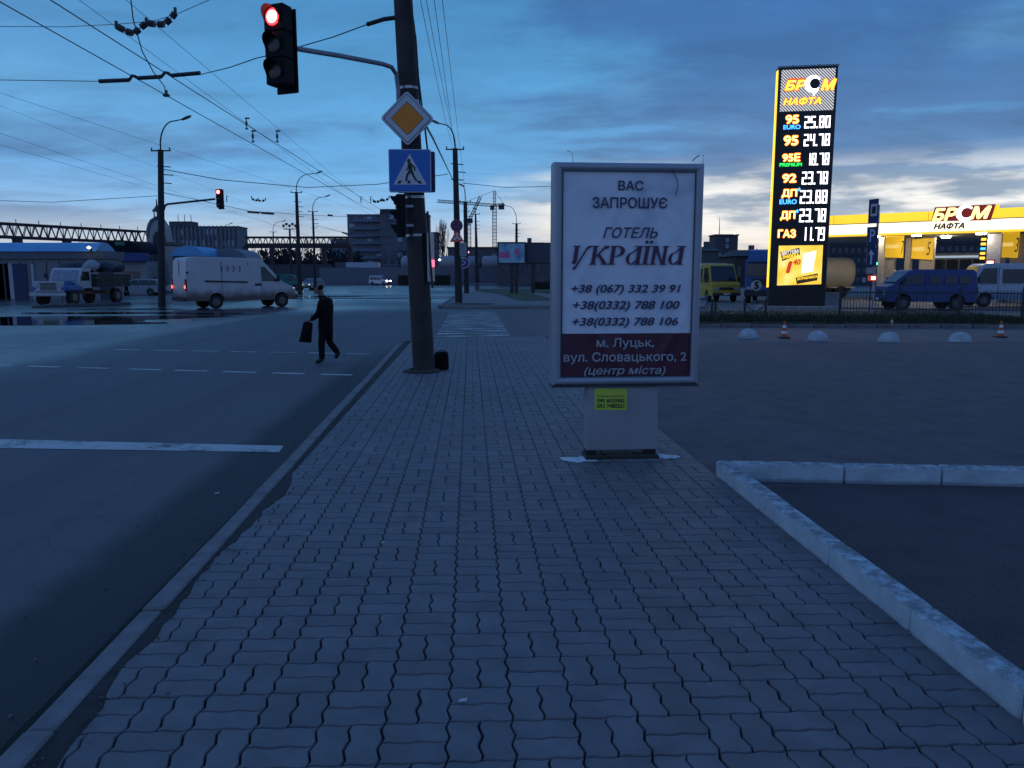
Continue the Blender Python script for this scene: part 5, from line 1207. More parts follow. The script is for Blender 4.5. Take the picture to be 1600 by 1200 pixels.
# ================================================================== VEHICLES
tyre_m = rubber; rim_m = mat('rim_grey', (.12, .12, .125), .5, metal=.3); lamp_red = emat('tail_lamp_lit', (1, .06, .03), 6); lamp_white = emat('head_lamp_lit', (1, .93, .75), 18)
lamp_off = mat('head_lamp_glass', (.35, .36, .38), .15); plate_m = mat('number_plate', (.6, .6, .58), .5); trim = mat('grey_trim', (.03, .03, .032), .7)
def arch(x, r, z0, n=9):
    a0 = math.asin(max(-.9, min(.9, (z0-r*.95)/(r*1.14)))) if False else 0
    return [(x+r*1.16*math.cos(PI*k/n), z0+max(0, r*1.16*math.sin(PI*k/n))) for k in range(n+1)]
class Car:
    def __init__(s, name, label, cat, loc, rz, top, z0, hw, wheels, wr, body, taper=.12, zb=1.0, group=None, bump=.05, tw=.2):
        s.t = thing(name, label, cat, loc, rz, group); s.hw = hw; s.taper = taper; s.zb = zb
        s.h = max(z for _, z in top)
        bot = []
        for x in sorted(wheels, reverse=True): bot += arch(x, wr, z0)
        # outline: rear bottom -> over the top -> front bottom -> arches back
        prof = [top[0]]+top[1:]+bot; prof = prof[::-1] if False else prof
        cx = sum(p[0] for p in prof)/len(prof); cz = sum(p[1] for p in prof)/len(prof)
        mb = MB(); n = len(prof); rings = []
        for y, k in ((-1, .965), (-.955, 1), (.955, 1), (1, .965)):
            ring = []
            for x, z in prof:
                xx = cx+(x-cx)*(1-(1-k)*.6); zz = cz+(z-cz)*k if z > z0+.02 else z
                ring.append((xx, y*s.w(z), zz))
            rings.append(ring)
        vs = sum(rings, []); fs = [tuple(range(n)), tuple(range(4*n-1, 3*n-1, -1))]
        for r_ in range(3): fs += [(r_*n+i, (r_+1)*n+i, (r_+1)*n+(i+1) % n, r_*n+(i+1) % n) for i in range(n)]
        mb.add(vs, fs); b = mb.build('body', body, s.t, smooth=True, sharp=28)
        bm = bmesh.new(); bm.from_mesh(b.data); bmesh.ops.recalc_face_normals(bm, faces=bm.faces); bm.to_mesh(b.data); bm.free()
        s.bodyobj = b
        for x in wheels:
            for sg in (-1, 1):
                y = sg*(hw-tw/2-.02)
                w = MB().cyl((x, y-sg*tw/2, wr), (x, y+sg*tw/2, wr), wr, n=22).build('wheel', tyre_m, s.t, smooth=True)
                r_ = MB().cyl((x, y+sg*tw/2-.01*sg, wr), (x, y+sg*(tw/2+.012), wr), wr*.60, wr*.52, n=18); r_.cyl((x, y+sg*tw/2, wr), (x, y+sg*(tw/2+.03), wr), wr*.2, n=10); r_.build('rim', rim_m, w)
        MB().box(((wheels[0]+wheels[-1])/2, 0, z0+.12), (abs(wheels[-1]-wheels[0])+.6, hw*1.7, .22)).build('underbody', black, s.t)
    def w(s, z): return s.hw*(1-s.taper*max(0, z-s.zb)/max(.1, s.h-s.zb))
    def side(s, pts, m, name='side_window', sides=(-1, 1), th=.012):
        for sg in sides:
            mb = MB(); n = len(pts); o = [(x, sg*(s.w(z)+th-.004), z) for x, z in pts]; i_ = [(x, sg*(s.w(z)-.05), z) for x, z in pts]
            mb.add(o+i_, [tuple(range(n)), tuple(range(2*n-1, n-1, -1))]+[(i, (i+1) % n, n+(i+1) % n, n+i) for i in range(n)]); mb.build(name, m, s.t)
        return s
    def front(s, a, b, m=glass, name='windscreen', k=.86, th=.015, y0=None, y1=None):
        (xa, za), (xb, zb) = a, b; d = Vector((xb-xa, 0, zb-za)).normalized(); nrm = Vector((d.z, 0, -d.x)); 
        if nrm.x*(1 if xa > 0 else -1) < 0: nrm = -nrm
        ya, yb = s.w(za)*k, s.w(zb)*k
        L0, L1 = (-ya if y0 is None else y0), (ya if y1 is None else y1); M0, M1 = (-yb if y0 is None else y0), (yb if y1 is None else y1)
        q = [Vector((xa, L0, za)), Vector((xa, L1, za)), Vector((xb, M1, zb)), Vector((xb, M0, zb))]
        mb = MB(); mb.add([p+nrm*th for p in q]+[p-nrm*.03 for p in q], [(0, 1, 2, 3), (7, 6, 5, 4), (0, 4, 5, 1), (1, 5, 6, 2), (2, 6, 7, 3), (3, 7, 4, 0)]); mb.build(name, m, s.t); return s
    def box(s, name, c, d, m, both=True, bev=.01):
        for sg in ((-1, 1) if both and c[1] else (1,)): MB().bbox((c[0], c[1]*sg, c[2]), d, min(bev, min(d)*.3)).build(name, m, s.t)
        return s
def seam(c, x, z0, z1): c.side([(x-.012, z0), (x+.012, z0), (x+.012, z1), (x-.012, z1)], trim, 'door_seam', th=.008)

vwhite = mat('van_white', (.50, .50, .50), .35, var=.06, scale=2, dirt=((.085, .070, .060), .55, 1.15), spec=.5)
A = P(293, 483, 40.0); A.z = RZ; VR = R(43)
ux = Vector((math.cos(VR), math.sin(VR), 0)); uy = Vector((-ux.y, ux.x, 0))
vl = A+ux*3.1+uy*1.0
c = Car('delivery_van', 'long white high roof delivery van with muddy lower sides turning across the junction', 'van', vl, VR,
        [(-3.1, .42), (-3.12, .6), (-3.10, 1.4), (-3.02, 2.5), (-2.9, 2.68), (-2.4, 2.74), (.9, 2.68), (1.12, 2.62), (2.05, 1.62), (2.3, 1.38), (2.86, 1.14), (3.02, .98), (3.08, .7), (3.06, .42)], .42, 1.0, [-1.55, 2.2], .36, vwhite, .10, 1.3, tw=.24)
c.side([(1.02, 1.45), (2.0, 1.42), (1.25, 2.22), (1.02, 2.25)], glass); c.front((2.03, 1.66), (1.16, 2.58), k=.84)
c.side([(.62, 1.2), (1.0, 1.2), (1.0, 1.32), (.62, 1.32)], trim, 'door_handle'); c.side([(-2.1, 1.42), (.2, 1.36), (.2, 1.44), (-2.1, 1.50)], trim, 'side_rail', th=.03)
seam(c, .3, .55, 2.5); seam(c, 1.0, .7, 1.4); seam(c, -1.2, .9, 2.5)
MB().box((-3.07, 0, 1.6), (.02, .03, 2.0)).build('door_seam', trim, c.t)
c.box('tail_light', (-3.09, .93, 1.25), (.10, .12, .62), mat('tail_red', (.25, .01, .01), .3)); c.box('tail_lamp', (-3.14, .92, 1.16), (.04, .10, .16), lamp_red)
c.box('rear_bumper', (-3.12, 0, .52), (.14, 1.9, .2), trim, False); c.box('front_bumper', (3.06, 0, .56), (.22, 1.96, .32), trim, False, .05)
c.box('headlight', (2.93, .74, 1.0), (.22, .34, .20), lamp_off); c.box('indicator', (2.88, .93, 1.0), (.16, .10, .16), emat('indicator', (1, .5, .25), 1.6)); c.box('wing_mirror', (1.95, 1.12, 1.62), (.12, .18, .34), trim)
c.box('door_hinge', (-3.02, 1.0, 1.9), (.12, .05, .1), trim)
for k in range(4): text_box(')', -1.25+k*.33, 1.95, -1.12+k*.33, 2.28, -1.005+.03, mat('faded_print', (.16, .18, .22), .6) if 'faded_print' not in MATS else MATS['faded_print'], c.t, bold=.03, name='printed_mark')

# old lorry with a loaded bed, facing the camera and to the left
lb = mat('lorry_blue', (.03, .10, .30), .45, var=.15, scale=2); lwht = mat('lorry_white', (.42, .44, .45), .5, var=.1); bedm = mat('bed_wood', (.05, .045, .035), .9, var=.3)
LOC = Vector((-26.9, 48.4, RZ)); LRZ = R(266)
t = thing('old_lorry', 'old blue and white lorry with its bed piled with sacks by the market', 'lorry', LOC, LRZ)
mb = MB(); mb.bbox((2.35, 0, 1.12), (1.5, 1.35, .62), .12); mb.build('bonnet', lb, t)
for s in (-1, 1):
    MB().bbox((2.4, s*.93, 1.0), (1.5, .5, .36), .10).build('wing', lb, t)
MB().bbox((3.1, 0, 1.12), (.08, 1.9, .62), .02).build('grille_panel', lwht, t)
g = MB()
for k in range(6): g.box((3.15, 0, .93+k*.075), (.04, 1.0, .035))
g.build('grille', trim, t)
for s in (-1, 1):
    mb = MB().lathe([(.001, .0), (.11, 0), (.12, .04), (.001, .05)], n=16); mb.rot(Matrix.Translation((3.13, s*.74, 1.15)) @ Matrix.Rotation(PI/2, 4, 'Y')); mb.build('headlight', lamp_off, t)
MB().bbox((3.25, 0, .66), (.14, 2.2, .22), .03).build('bumper', lwht, t)
cab = MB(); q = [(.45, 1.0), (1.68, 1.0), (1.68, 1.42), (1.35, 2.12), (1.15, 2.22), (.5, 2.22)]
cab.prism(q, -.95, .95); cab.build('cab', lwht, t)
MB().add([(1.70, -.82, 1.46), (1.70, .82, 1.46), (1.40, .76, 2.08), (1.40, -.76, 2.08)], [(0, 1, 2, 3)]).build('windscreen', mat('frosty_glass', (.22, .26, .32), .25), t)
for s in (-1, 1):
    MB().prism([(.65, 1.45), (1.5, 1.45), (1.28, 2.0), (.65, 2.0)], s*.955-.01, s*.955+.01).build('side_window', glass, t); MB().bbox((1.6, s*1.2, 1.75), (.06, .16, .3), .02).build('wing_mirror', trim, t)
MB().tube([(1.55, -.9, 1.6), (1.6, -1.2, 1.75)], .02).build('mirror_arm', trim, t); MB().tube([(1.55, .9, 1.6), (1.6, 1.2, 1.75)], .02).build('mirror_arm', trim, t)
MB().box((-.2, 0, .72), (6.2, .8, .2)).build('chassis', black, t)
MB().box((-1.55, 0, 1.12), (3.7, 2.3, .12)).build('bed_floor', bedm, t)
for k in range(3):
    for s in (-1, 1): MB().box((-1.55, s*1.15, 1.30+k*.22), (3.7, .05, .2)).build('side_board', bedm, t)
    MB().box((-3.4, 0, 1.30+k*.22), (.05, 2.25, .2)).build('tail_board', bedm, t); MB().box((.3, 0, 1.30+k*.22), (.05, 2.25, .2)).build('head_board', bedm, t)
for x in (2.35, -2.1):
    for s in (-1, 1):
        w = MB().cyl((x, s*.78, .48), (x, s*1.05, .48), .48, n=22).build('wheel', rubber, t, smooth=True); MB().cyl((x, s*1.04, .48), (x, s*1.07, .48), .24, n=16).build('rim', rim_m, w)
rr = random.Random(4)
sc_ = [mat('sack_pale', (.30, .32, .34), .9), mat('sack_dark', (.05, .06, .08), .9), mat('sack_teal', (.08, .22, .26), .8), mat('sack_brown', (.18, .13, .11), .9)]
cols = ['pale', 'dark', 'teal', 'brown']; LM = Matrix.Translation(LOC) @ Matrix.Rotation(LRZ, 4, 'Z')
spots = [(-.1, .5, 0), (-.4, -.5, 1), (-1.0, .2, 0), (-1.5, -.6, 3), (-1.8, .5, 1), (-2.4, .0, 2), (-2.9, -.5, 0), (-3.0, .6, 1), (.1, -.7, 1)]
where = ['just behind the cab', 'near the cab on the kerb side', 'highest in the middle of the load', 'at the side of the load', 'in the middle of the load', 'toward the tail of the load', 'at the tail corner', 'at the far tail corner', 'low against the head board']
for (x, y, k), wh in zip(spots, where):
    b = MB(); R0 = rr.uniform(.42, .55); ph = rr.uniform(0, 6)
    b.lathe([(.001, -.3*R0), (R0*.8, -.28*R0), (R0, .1), (R0*.85, .55*R0), (R0*.4, .8*R0), (.001, .85*R0)], n=12)
    b.v = [(vx*(1+.15*math.sin(3*math.atan2(vy, vx)+ph)), vy*(1+.12*math.sin(2*math.atan2(vy, vx)+ph)), vz+.06*math.sin(5*vx+ph)) for vx, vy, vz in b.v]
    o = b.build('sack', sc_[k], smooth=True, loc=LM @ Vector((x, y, 2.16+.2*(wh[0] == 'h'))), label='%s bulging sack on the lorry, %s' % (cols[k], wh), cat='sack', group='sacks piled on the lorry bed')
# silver estate car
silver = mat('silver_paint', (.34, .35, .37), .3, metal=.3, var=.05); 
CT = [(-2.2, .3), (-2.22, .75), (-2.12, 1.0), (-1.85, 1.40), (-1.5, 1.47), (-.1, 1.47), (.25, 1.42), (1.0, 1.0), (1.9, .88), (2.15, .7), (2.2, .3)]
def carwin(c, est=True):
    c.side([(-1.95, 1.0), (-1.3, .98), (-1.3, 1.36), (-1.75, 1.34)], glass); c.side([(-1.22, .98), (-.38, .98), (-.38, 1.38), (-1.22, 1.38)], glass); c.side([(-.3, .98), (.72, .98), (.22, 1.36), (-.3, 1.38)], glass)
    c.front((.98, 1.03), (.30, 1.40)); c.front((-2.10, 1.02), (-1.88, 1.38)); c.box('headlight', (2.12, .62, .68), (.12, .3, .14), lamp_off); c.box('tail_light', (-2.2, .7, .82), (.08, .18, .2), mat('tail_dark', (.2, .02, .02), .3) if 'tail_dark' not in MATS else MATS['tail_dark'])
    c.box('front_bumper', (2.2, 0, .42), (.12, 1.6, .2), trim, False); c.box('rear_bumper', (-2.22, 0, .42), (.12, 1.6, .2), trim, False); c.box('wing_mirror', (.7, .92, 1.0), (.14, .14, .12), trim); seam(c, -.34, .4, .98); seam(c, -1.26, .4, .98)
c = Car('estate_car', 'silver estate car parked by the kiosk behind the lorry', 'car', Vector((P(216, 455, 70).x, 70, RZ)), R(186), CT, .3, .85, [-1.35, 1.35], .31, silver, .22, .95); carwin(c)
c = Car('parked_car', 'pale car parked right behind the left end of the lamp pole', 'car', Vector((P(246, 455, 74).x+2.0, 77, RZ)), R(184), CT, .3, .85, [-1.35, 1.35], .31, silver, .22, .95); carwin(c)
# green panel van and car with headlights in the distance
green = mat('green_van_paint', (.02, .16, .15), .5, var=.1)
VT = [(-2.4, .4), (-2.42, 1.0), (-2.3, 1.85), (-2.1, 1.98), (1.0, 1.98), (1.4, 1.85), (1.85, 1.2), (2.35, 1.02), (2.45, .75), (2.45, .4)]
p = P(443, 441, 98); p.z = RZ
c = Car('green_van', 'green panel van driving away behind the white van', 'van', p, R(12), VT, .4, .95, [-1.5, 1.55], .33, green, .12, 1.1); c.side([(.5, 1.2), (1.65, 1.2), (1.25, 1.75), (.5, 1.78)], glass); c.front((1.82, 1.25), (1.42, 1.82)); seam(c, .35, .5, 1.8); seam(c, -1.0, .5, 1.8)
c.box('tail_light', (-2.4, .85, 1.1), (.06, .1, .3), MATS['tail_red'] if 'tail_red' in MATS else red_p); c.box('headlight', (2.4, .7, .85), (.1, .25, .15), lamp_off)
p = P(487, 442, 98); p.z = RZ
c = Car('oncoming_car', 'dark oncoming car with one bright headlight beside the far lamp post', 'car', p, R(262), CT, .3, .85, [-1.35, 1.35], .31, mat('dim_car_paint', (.2, .21, .23), .4), .22, .95); carwin(c)
MB().bbox((2.22, -.58, .72), (.1, .34, .3), .03).build('lit_headlight', lamp_white, c.t); MB().bbox((2.22, .58, .72), (.1, .16, .1), .02).build('lit_headlight', emat('dim_lamp', (.8, .8, .8), 1.2), c.t)
p = P(594, 441.5, 152); p.z = RZ
c = Car('small_white_van', 'small white leisure van with headlights on coming along the far road', 'van', p, R(-24), [(-2.05, .35), (-2.08, .9), (-1.95, 1.75), (-1.7, 1.85), (.1, 1.85), (.4, 1.76), (1.05, 1.1), (1.8, .95), (2.05, .75), (2.08, .35)], .35, .86, [-1.3, 1.3], .32, mat('small_van_white', (.62, .64, .66), .4), .14, 1.0)
c.side([(-1.85, 1.05), (-1.2, 1.05), (-1.2, 1.65), (-1.75, 1.65)], glass); c.side([(-1.1, 1.05), (-.3, 1.05), (-.3, 1.65), (-1.1, 1.65)], glass); c.side([(-.2, 1.05), (.85, 1.05), (.35, 1.62), (-.2, 1.65)], glass); c.front((1.03, 1.14), (.43, 1.73))
for s in (-1, 1): MB().bbox((1.98, s*.62, .82), (.16, .42, .26), .03).build('lit_headlight', lamp_white, c.t)
c.box('front_bumper', (2.05, 0, .5), (.14, 1.6, .22), trim, False)

# ---- right side vehicles
yel = mat('van_yellow', (.50, .34, .03), .5, var=.08)
def boxvan(name, label, loc, rz, paint, L=2.6, H=2.35, hw=1.0, lit=False, group=None, wins=True, snub=.35, cat='van', roofm=None):
    T = [(-L, .42), (-L-.02, 1.2), (-L+.06, H-.12), (-L+.2, H), (L-1.25, H), (L-1.0, H-.1), (L-snub-.12, 1.35), (L-.06, 1.18), (L, .7), (L, .42)]
    c = Car(name, label, cat, loc, rz, T, .42, hw, [-L*.58, L*.62], .35, paint, .10, 1.25, group)
    c.front((L-snub-.10, 1.40), (L-.98, H-.16)); c.side([(L-1.75, 1.3), (L-.55, 1.3), (L-1.05, H-.28), (L-1.75, H-.26)], glass)
    if wins:
        n = 3; w_ = (2*L-2.2)/n
        for k in range(n): x = -L+.3+k*w_; c.side([(x, 1.32), (x+w_-.14, 1.32), (x+w_-.14, H-.32), (x, H-.32)], glass)
    seam(c, L-1.85, .5, H-.2)
    c.box('headlight', (L+.0, .68, .86), (.08, .26, .22), lamp_off); c.box('front_bumper', (L+.03, 0, .52), (.14, 1.9, .18), trim, False); c.box('rear_bumper', (-L-.03, 0, .52), (.14, 1.8, .16), trim, False)
    c.box('grille', (L+.0, 0, .90), (.05, .95, .16), trim, False); c.box('number_plate', (L+.11, 0, .55), (.02, .5, .11), plate_m, False); c.box('wing_mirror', (L-.75, 1.14, 1.5), (.08, .16, .3), trim)
    c.box('tail_light', (-L-.02, .88, 1.0), (.06, .12, .3), MATS.get('tail_red', red_p)); return c
p = P(1128, 470, 52); p.z = RZ+.0
c = boxvan('yellow_van', 'old yellow van facing the camera between lightbox and price tower', p+Vector((-.1, 2.2, 0)), R(-84), yel, 2.6, 2.55)
MB().box((-.3, 0, 2.58), (2.2, 1.3, .06)).build('roof_rack', mat('roof_panel', (.5, .52, .52), .5), c.t)
# blue lorry behind the tower
p = P(1195, 478, 49); p.z = RZ; bl_ = mat('truck_blue', (.03, .09, .24), .4, var=.1)
t = thing('blue_truck', 'large blue truck cab with a roof spoiler behind the price tower', 'truck', p+Vector((.3, 1.2, 0)), R(-112))
MB().bbox((0, 0, 1.75), (1.9, 2.3, 2.1), .12).build('cab', bl_, t); mb = MB(); mb.prism([(-.8, 2.82), (.8, 2.82), (.3, 3.35), (-.6, 3.45)], -1.0, 1.0); mb.build('roof_spoiler', bl_, t)
MB().bbox((.97, 0, 2.1), (.04, 2.0, .8), .01).build('windscreen', glass, t); MB().bbox((1.0, 0, 2.66), (.3, 2.1, .12), .03).build('sun_visor', bl_, t)
for s in (-1, 1): MB().bbox((.2, s*1.15, 2.1), (.9, .03, .7), .01).build('side_window', glass, t); MB().bbox((.98, s*.85, .95), (.08, .35, .2), .02).build('headlight', lamp_off, t)
MB().bbox((.98, 0, 1.35), (.05, 1.3, .45), .01).build('grille', trim, t); MB().bbox((1.0, 0, .62), (.2, 2.3, .35), .04).build('bumper', trim, t)
MB().box((-3.5, 0, .9), (6, 1, .25)).build('chassis', black, t); MB().bbox((-4, 0, 2.2), (5, 2.3, 2.4), .05).build('cargo_body', bl_, t)
for x in (.2, -5.2):
    for s in (-1, 1):
        w = MB().cyl((x, s*.8, .5), (x, s*1.1, .5), .5, n=20).build('wheel', rubber, t); MB().cyl((x, s*1.09, .5), (x, s*1.13, .5), .26, n=14).build('rim', rim_m, w)
vb_ = mat('van_blue', (.03, .058, .19), .45, var=.12)
p = P(1456, 486, 38.5); p.z = RZ+.02
c = boxvan('blue_van', 'old blue minibus parked behind the railing fence facing left', p+Vector((0, .9, 0)), R(174), vb_, 2.15, 2.02, .95)
p = P(1560, 484, 42.5); p.z = RZ+.02
c = boxvan('white_minibus', 'white and pale blue high roof minibus behind the blue one', p+Vector((1.4, 1.0, 0)), R(172), mat('minibus_white', (.42, .47, .52), .4, dirt=((.12, .2, .3), .6, 1.0)), 3.1, 2.4, 1.0)
# cream tank trailer
p = P(1300, 455, 62); p.z = RZ
t = thing('tank_trailer', 'cream road tanker trailer with domed end behind the price tower', 'tanker', p, R(-8))
crm = mat('tank_cream', (.75, .64, .46), .45, var=.1)  # cream brightened, station light on the tank is put into its colour
mb = MB(); prof = [(.001, 0), (.5, .03), (.9, .15), (1.12, .4), (1.18, .8), (1.18, 7.0), (1.1, 7.3), (.001, 7.5)]; mb.lathe(prof, n=24); mb.rot(Matrix.Translation((1.6, 0, 2.0)) @ Matrix.Rotation(-PI/2, 4, 'Y'))
mb.build('tank', crm, t, smooth=True, sharp=50); MB().box((-2.2, 0, .85), (7.2, 2.2, .10)).build('side_rail', crm, t); MB().box((-2.2, 0, .7), (7, .9, .2)).build('chassis', black, t)
for x in (.4, -.8, -4.5):
    for s in (-1, 1): MB().cyl((x, s*.8, .48), (x, s*1.1, .48), .48, n=18).build('wheel', rubber, t)
# low grey box beside tower
q = P(1300, 487, 38.5); q.z = .03
t = thing('utility_cabinet', 'low pale concrete block beside the foot of the price tower', 'block', q); MB().bbox((0, 0, .35), (.66, .5, .7), .02).build('body', concrete, t); MB().bbox((0, 0, .73), (.72, .56, .06), .01).build('lid', concrete, t)

# ================================================================== STREET LAMPS, POLES
def lamp_pole(px, pybase, d, pytop, tip, label, r0=.17, r1=.10, arms=True, group='concrete street lamp poles', wires=3, ztopx=None):
    p = P(px, pybase, d); p.z = RZ
    t = thing('street_lamp', label, 'street lamp', p, 0, group)
    zt = P(px, pytop, d).z-RZ; tx = (P(ztopx, pytop, d).x-p.x) if ztopx else 0
    MB().cyl((0, 0, 0), (tx, 0, zt), r0, r1, n=14).build('pole', pole_far, t, smooth=True)
    if tip:
        e = P(tip[0], tip[1], d)-p; pts = []
        bx = tx+(e.x-tx)*.12
        for k in range(9):
            a = PI/2*k/8; pts.append((tx+(e.x-tx)*.55*(1-math.cos(a)), 0, zt+(e.z-zt)*(.12+.78*math.sin(a))))
        pts = [(tx, 0, zt-.2)]+pts+[(e.x*.9+tx*.1, 0, e.z-(e.z-zt)*.04)]
        MB().tube(pts, .045, r1=.03, n=8).build('arm', pole_far, t, smooth=True)
        s = 1 if e.x > tx else -1
        hd = MB().lathe([(.001, -.08), (.10, -.06), (.13, 0), (.09, .06), (.001, .09)], n=12); hd.v = [(x*2.6, y, z*.9) for x, y, z in hd.v]
        hd.rot(Matrix.Translation((e.x, 0, e.z)) @ Matrix.Rotation(-s*R(22), 4, 'Y')); hd.build('lamp_head', mat('lamp_head', (.10, .10, .11), .4) if 'lamp_head' not in MATS else MATS['lamp_head'], t, smooth=True)
    if arms:
        MB().box((tx, 0, zt-.05), (1.1, .06, .07)).build('crossarm', darkmetal, t)
        for s in (-.5, .5): MB().cyl((tx+s, 0, zt-.02), (tx+s, 0, zt+.12), .035, n=8).build('insulator', darkmetal, t)
        for k in range(wires): MB().box((tx+.12+.12*(k % 2), 0, zt-.9-.45*k), (.75, .05, .05), ry=.08).build('bracket', darkmetal, t)
    return t
lp = lamp_pole(253, 478, 44, 234, (291, 184), 'tall street lamp pole at the left carrying a red traffic light', .21, .15, ztopx=251)
lamp_pole(469, 456, 74, 300, (499, 269), 'street lamp pole behind the walking person, nearer of two in line', .24, .13, wires=4)
lamp_pole(493, 452, 88, 330, (512, 306), 'slimmer street lamp pole just right of the nearer one above the walking person', .18, .10)
lamp_pole(430, 440, 126, 362, (444, 345), 'distant small street lamp left of the flood light mast', .14, .09, wires=1)
lamp_pole(353, 440, 128, 368, (361, 349), 'thin faint street lamp in front of the long apartment block', .09, .05, arms=False)
lamp_pole(717, 474, 47, 232, (679, 190), 'tall concrete lamp pole carrying the no stopping and roundabout signs', .23, .15, ztopx=711)
lamp_pole(729, 457, 74, 315, (721, 289), 'dark lamp pole right behind the signposted concrete pole', .24, .18, ztopx=727)
lamp_pole(746, 449, 96, 334, (742, 326), 'tapering lattice topped pole left of the construction crane', .30, .10, ztopx=743)
lamp_pole(807, 444, 108, 349, (787, 320), 'street lamp rising behind the billboard with a left leaning arm', .24, .16)
lamp_pole(1092, 440, 200, 252, (1099, 243), 'distant lamp tip showing above the lightbox right corner', .12, .08, arms=False)
lamp_pole(893, 440, 170, 250, (888, 236), 'distant lamp tip showing above the lightbox left part', .10, .06, arms=False)
# floodlight mast
p = P(456, 445, 118); p.z = RZ; t = thing('floodlight_mast', 'mast with a ring of floodlights between the distant lamp poles', 'floodlight', p)
zt = P(456, 358, 118).z-RZ; MB().cyl((0, 0, 0), (0, 0, zt), .2, .14, n=10).build('mast', pole_far, t); MB().box((0, 0, zt), (1.6, .3, .12)).build('platform', darkmetal, t)
for k in range(5): MB().bbox((-.9+k*.45, 0, zt+.5+.25*(k % 2)), (.34, .3, .36), .03).build('floodlight', darkmetal, t); MB().box((-.9+k*.45, 0, zt+.2), (.05, .05, .5)).build('bracket', darkmetal, t)
# signal hanging on the far-left lamp pole
s4 = P(343, 310, 43); t4 = signal('traffic_light', 'far traffic light with red lit on an arm from the left lamp pole', s4, R(-8), 1.02, 0, True, lightw=0)
q0 = P(256, 328, 43.6)-s4; rot = Matrix.Rotation(R(8), 3, 'Z')
MB().tube([rot @ q0, rot @ (P(258, 321, 43.4)-s4), rot @ (P(262, 319, 43.4)-s4), rot @ (P(336, 311, 43.1)-s4)], .06, n=8).build('arm', pole_far, t4)
# signs on the right-hand lamp pole
p = P(713.5, 352.5, 46.4); t = thing('no_stopping_sign', 'round blue no stopping sign with red cross on the lamp pole', 'road sign', p)
def disc(r, y, m, name): mb = MB().lathe([(.001, 0), (r, 0), (r, .015), (.001, .015)], n=24); mb.rot(Matrix.Translation((0, y, 0)) @ Matrix.Rotation(PI/2, 4, 'X')); mb.build(name, m, t)
disc(.37, .0, mat('sign_red', (.45, .03, .05), .4), 'red_rim'); disc(.29, -.018, mat('sign_deep_blue', (.02, .03, .14), .4), 'blue_field')
for s in (-1, 1): MB().box((0, -.04, 0), (.07, .01, .60), ry=s*PI/4).build('cross_bar', MATS['sign_red'], t)
p = P(714, 370, 46.4); t = thing('roundabout_warning_sign', 'red triangle roundabout warning sign below the round sign', 'road sign', p); w = .43
tri = lambda k: [(-w*k, -.30*k-.0), (w*k, -.30*k), (0, .46*k)]
redg = emat('sign_retroreflective_red', (.5, .05, .03), .25, base=(.6, .06, .05))
MB().prism(tri(1), -.01, .01).build('red_triangle', mat('sign_bright_red', (.9, .10, .07), .4), t); MB().prism([(x, z-.0) for x, z in tri(.60)], -.02, -.011).build('white_field', mat('sign_pink_white', (.75, .62, .55), .4), t)
for k in range(3):
    a0 = 2*PI*k/3; MB().tube([(.115*math.cos(a0+j*.25), -.025, -.02+.115*math.sin(a0+j*.25)) for j in range(6)], .025, n=5).build('arrow', black_p, t)
p = P(723.5, 390, 46.4); t = thing('pole_box', 'white electrical box fixed on the signposted lamp pole', 'box', p); MB().bbox((0, 0, 0), (.40, .22, .84), .02).build('casing', mat('box_white', (.32, .34, .36), .6), t); MB().box((0, -.115, 0), (.34, .01, .76)).build('door', mat('box_door', (.28, .3, .33), .6), t); MB().box((-.18, .1, .1), (.12, .04, .05)).build('clamp', steel, t)
p = P(725.5, 411, 72); t = thing('direction_sign', 'round dark sign with white arrows low on the second pole', 'road sign', p); disc(.50, -.22, mat('arrow_plate', (.55, .55, .6), .4), 'rim'); disc(.42, -.24, mat('arrow_blue', (.03, .04, .15), .4), 'field')
MB().tube([(-.2, -.27, -.2), (.1, -.27, -.05), (.1, -.27, .1), (-.2, -.27, .22)], .05, n=4).build('arrow', sign_w, t)
# manhole/dark patch on far pavement
blk = G(737, 475, .004); struct('patch', MB().plate([(blk.x+1.1*math.cos(a)*1.2, blk.y+.8*math.sin(a)) for a in [k*PI/8 for k in range(16)]], .003, .02), bed_m)

# ================================================================== OVERHEAD WIRES
def wire(name, label, pts, r, sag=0, group=None, cat='overhead wire', n=5, seg=10):
    a = [Vector(p) for p in pts]; out_ = []
    for k in range(len(a)-1):
        for s in range(seg):
            f = s/seg; q = a[k].lerp(a[k+1], f); q.z -= sag*4*f*(1-f); out_.append(q)
    out_.append(a[-1]); o = a[0].copy()
    return MB().tube([q-o for q in out_], r, n=n).build(name, wire_m, None, loc=o, label=label, cat=cat, group=group)
def trolley(p1, p2, z, label, r=.0085, ext0=.35, ext1=3.2, r2=None):
    a, b = G(*p1, z), G(*p2, z); d = b-a
    wire('trolley_wire', label, [a-d*ext0, b+d*ext1], r, group='trolleybus wires over the carriageway', seg=2)
trolley((0, 3), (450, 256), 5.55, 'lowest of the near trolley wires crossing the top left corner', .0095)
trolley((79, 0), (450, 236), 5.55, 'second near trolley wire, running just above the lowest one', .0095)
trolley((124, 0), (433, 228), 6.0, 'third near wire, thin, above the second one', .0045)
trolley((197, 0), (450, 214), 6.1, 'fourth near wire, thin, the highest on the left', .0045)
trolley((0, 145), (245, 225), 5.55, 'upper wire of the far carriageway pair at the left', .004, ext1=4)
trolley((0, 208), (245, 290), 5.55, 'middle wire of the far carriageway at the left', .005, ext1=4)
trolley((0, 226), (245, 298), 5.55, 'lowest wire of the far carriageway at the left', .005, ext1=4)
trolley((0, 165), (245, 262), 6.0, 'thin support wire of the far carriageway at the left', .0035, ext1=4)
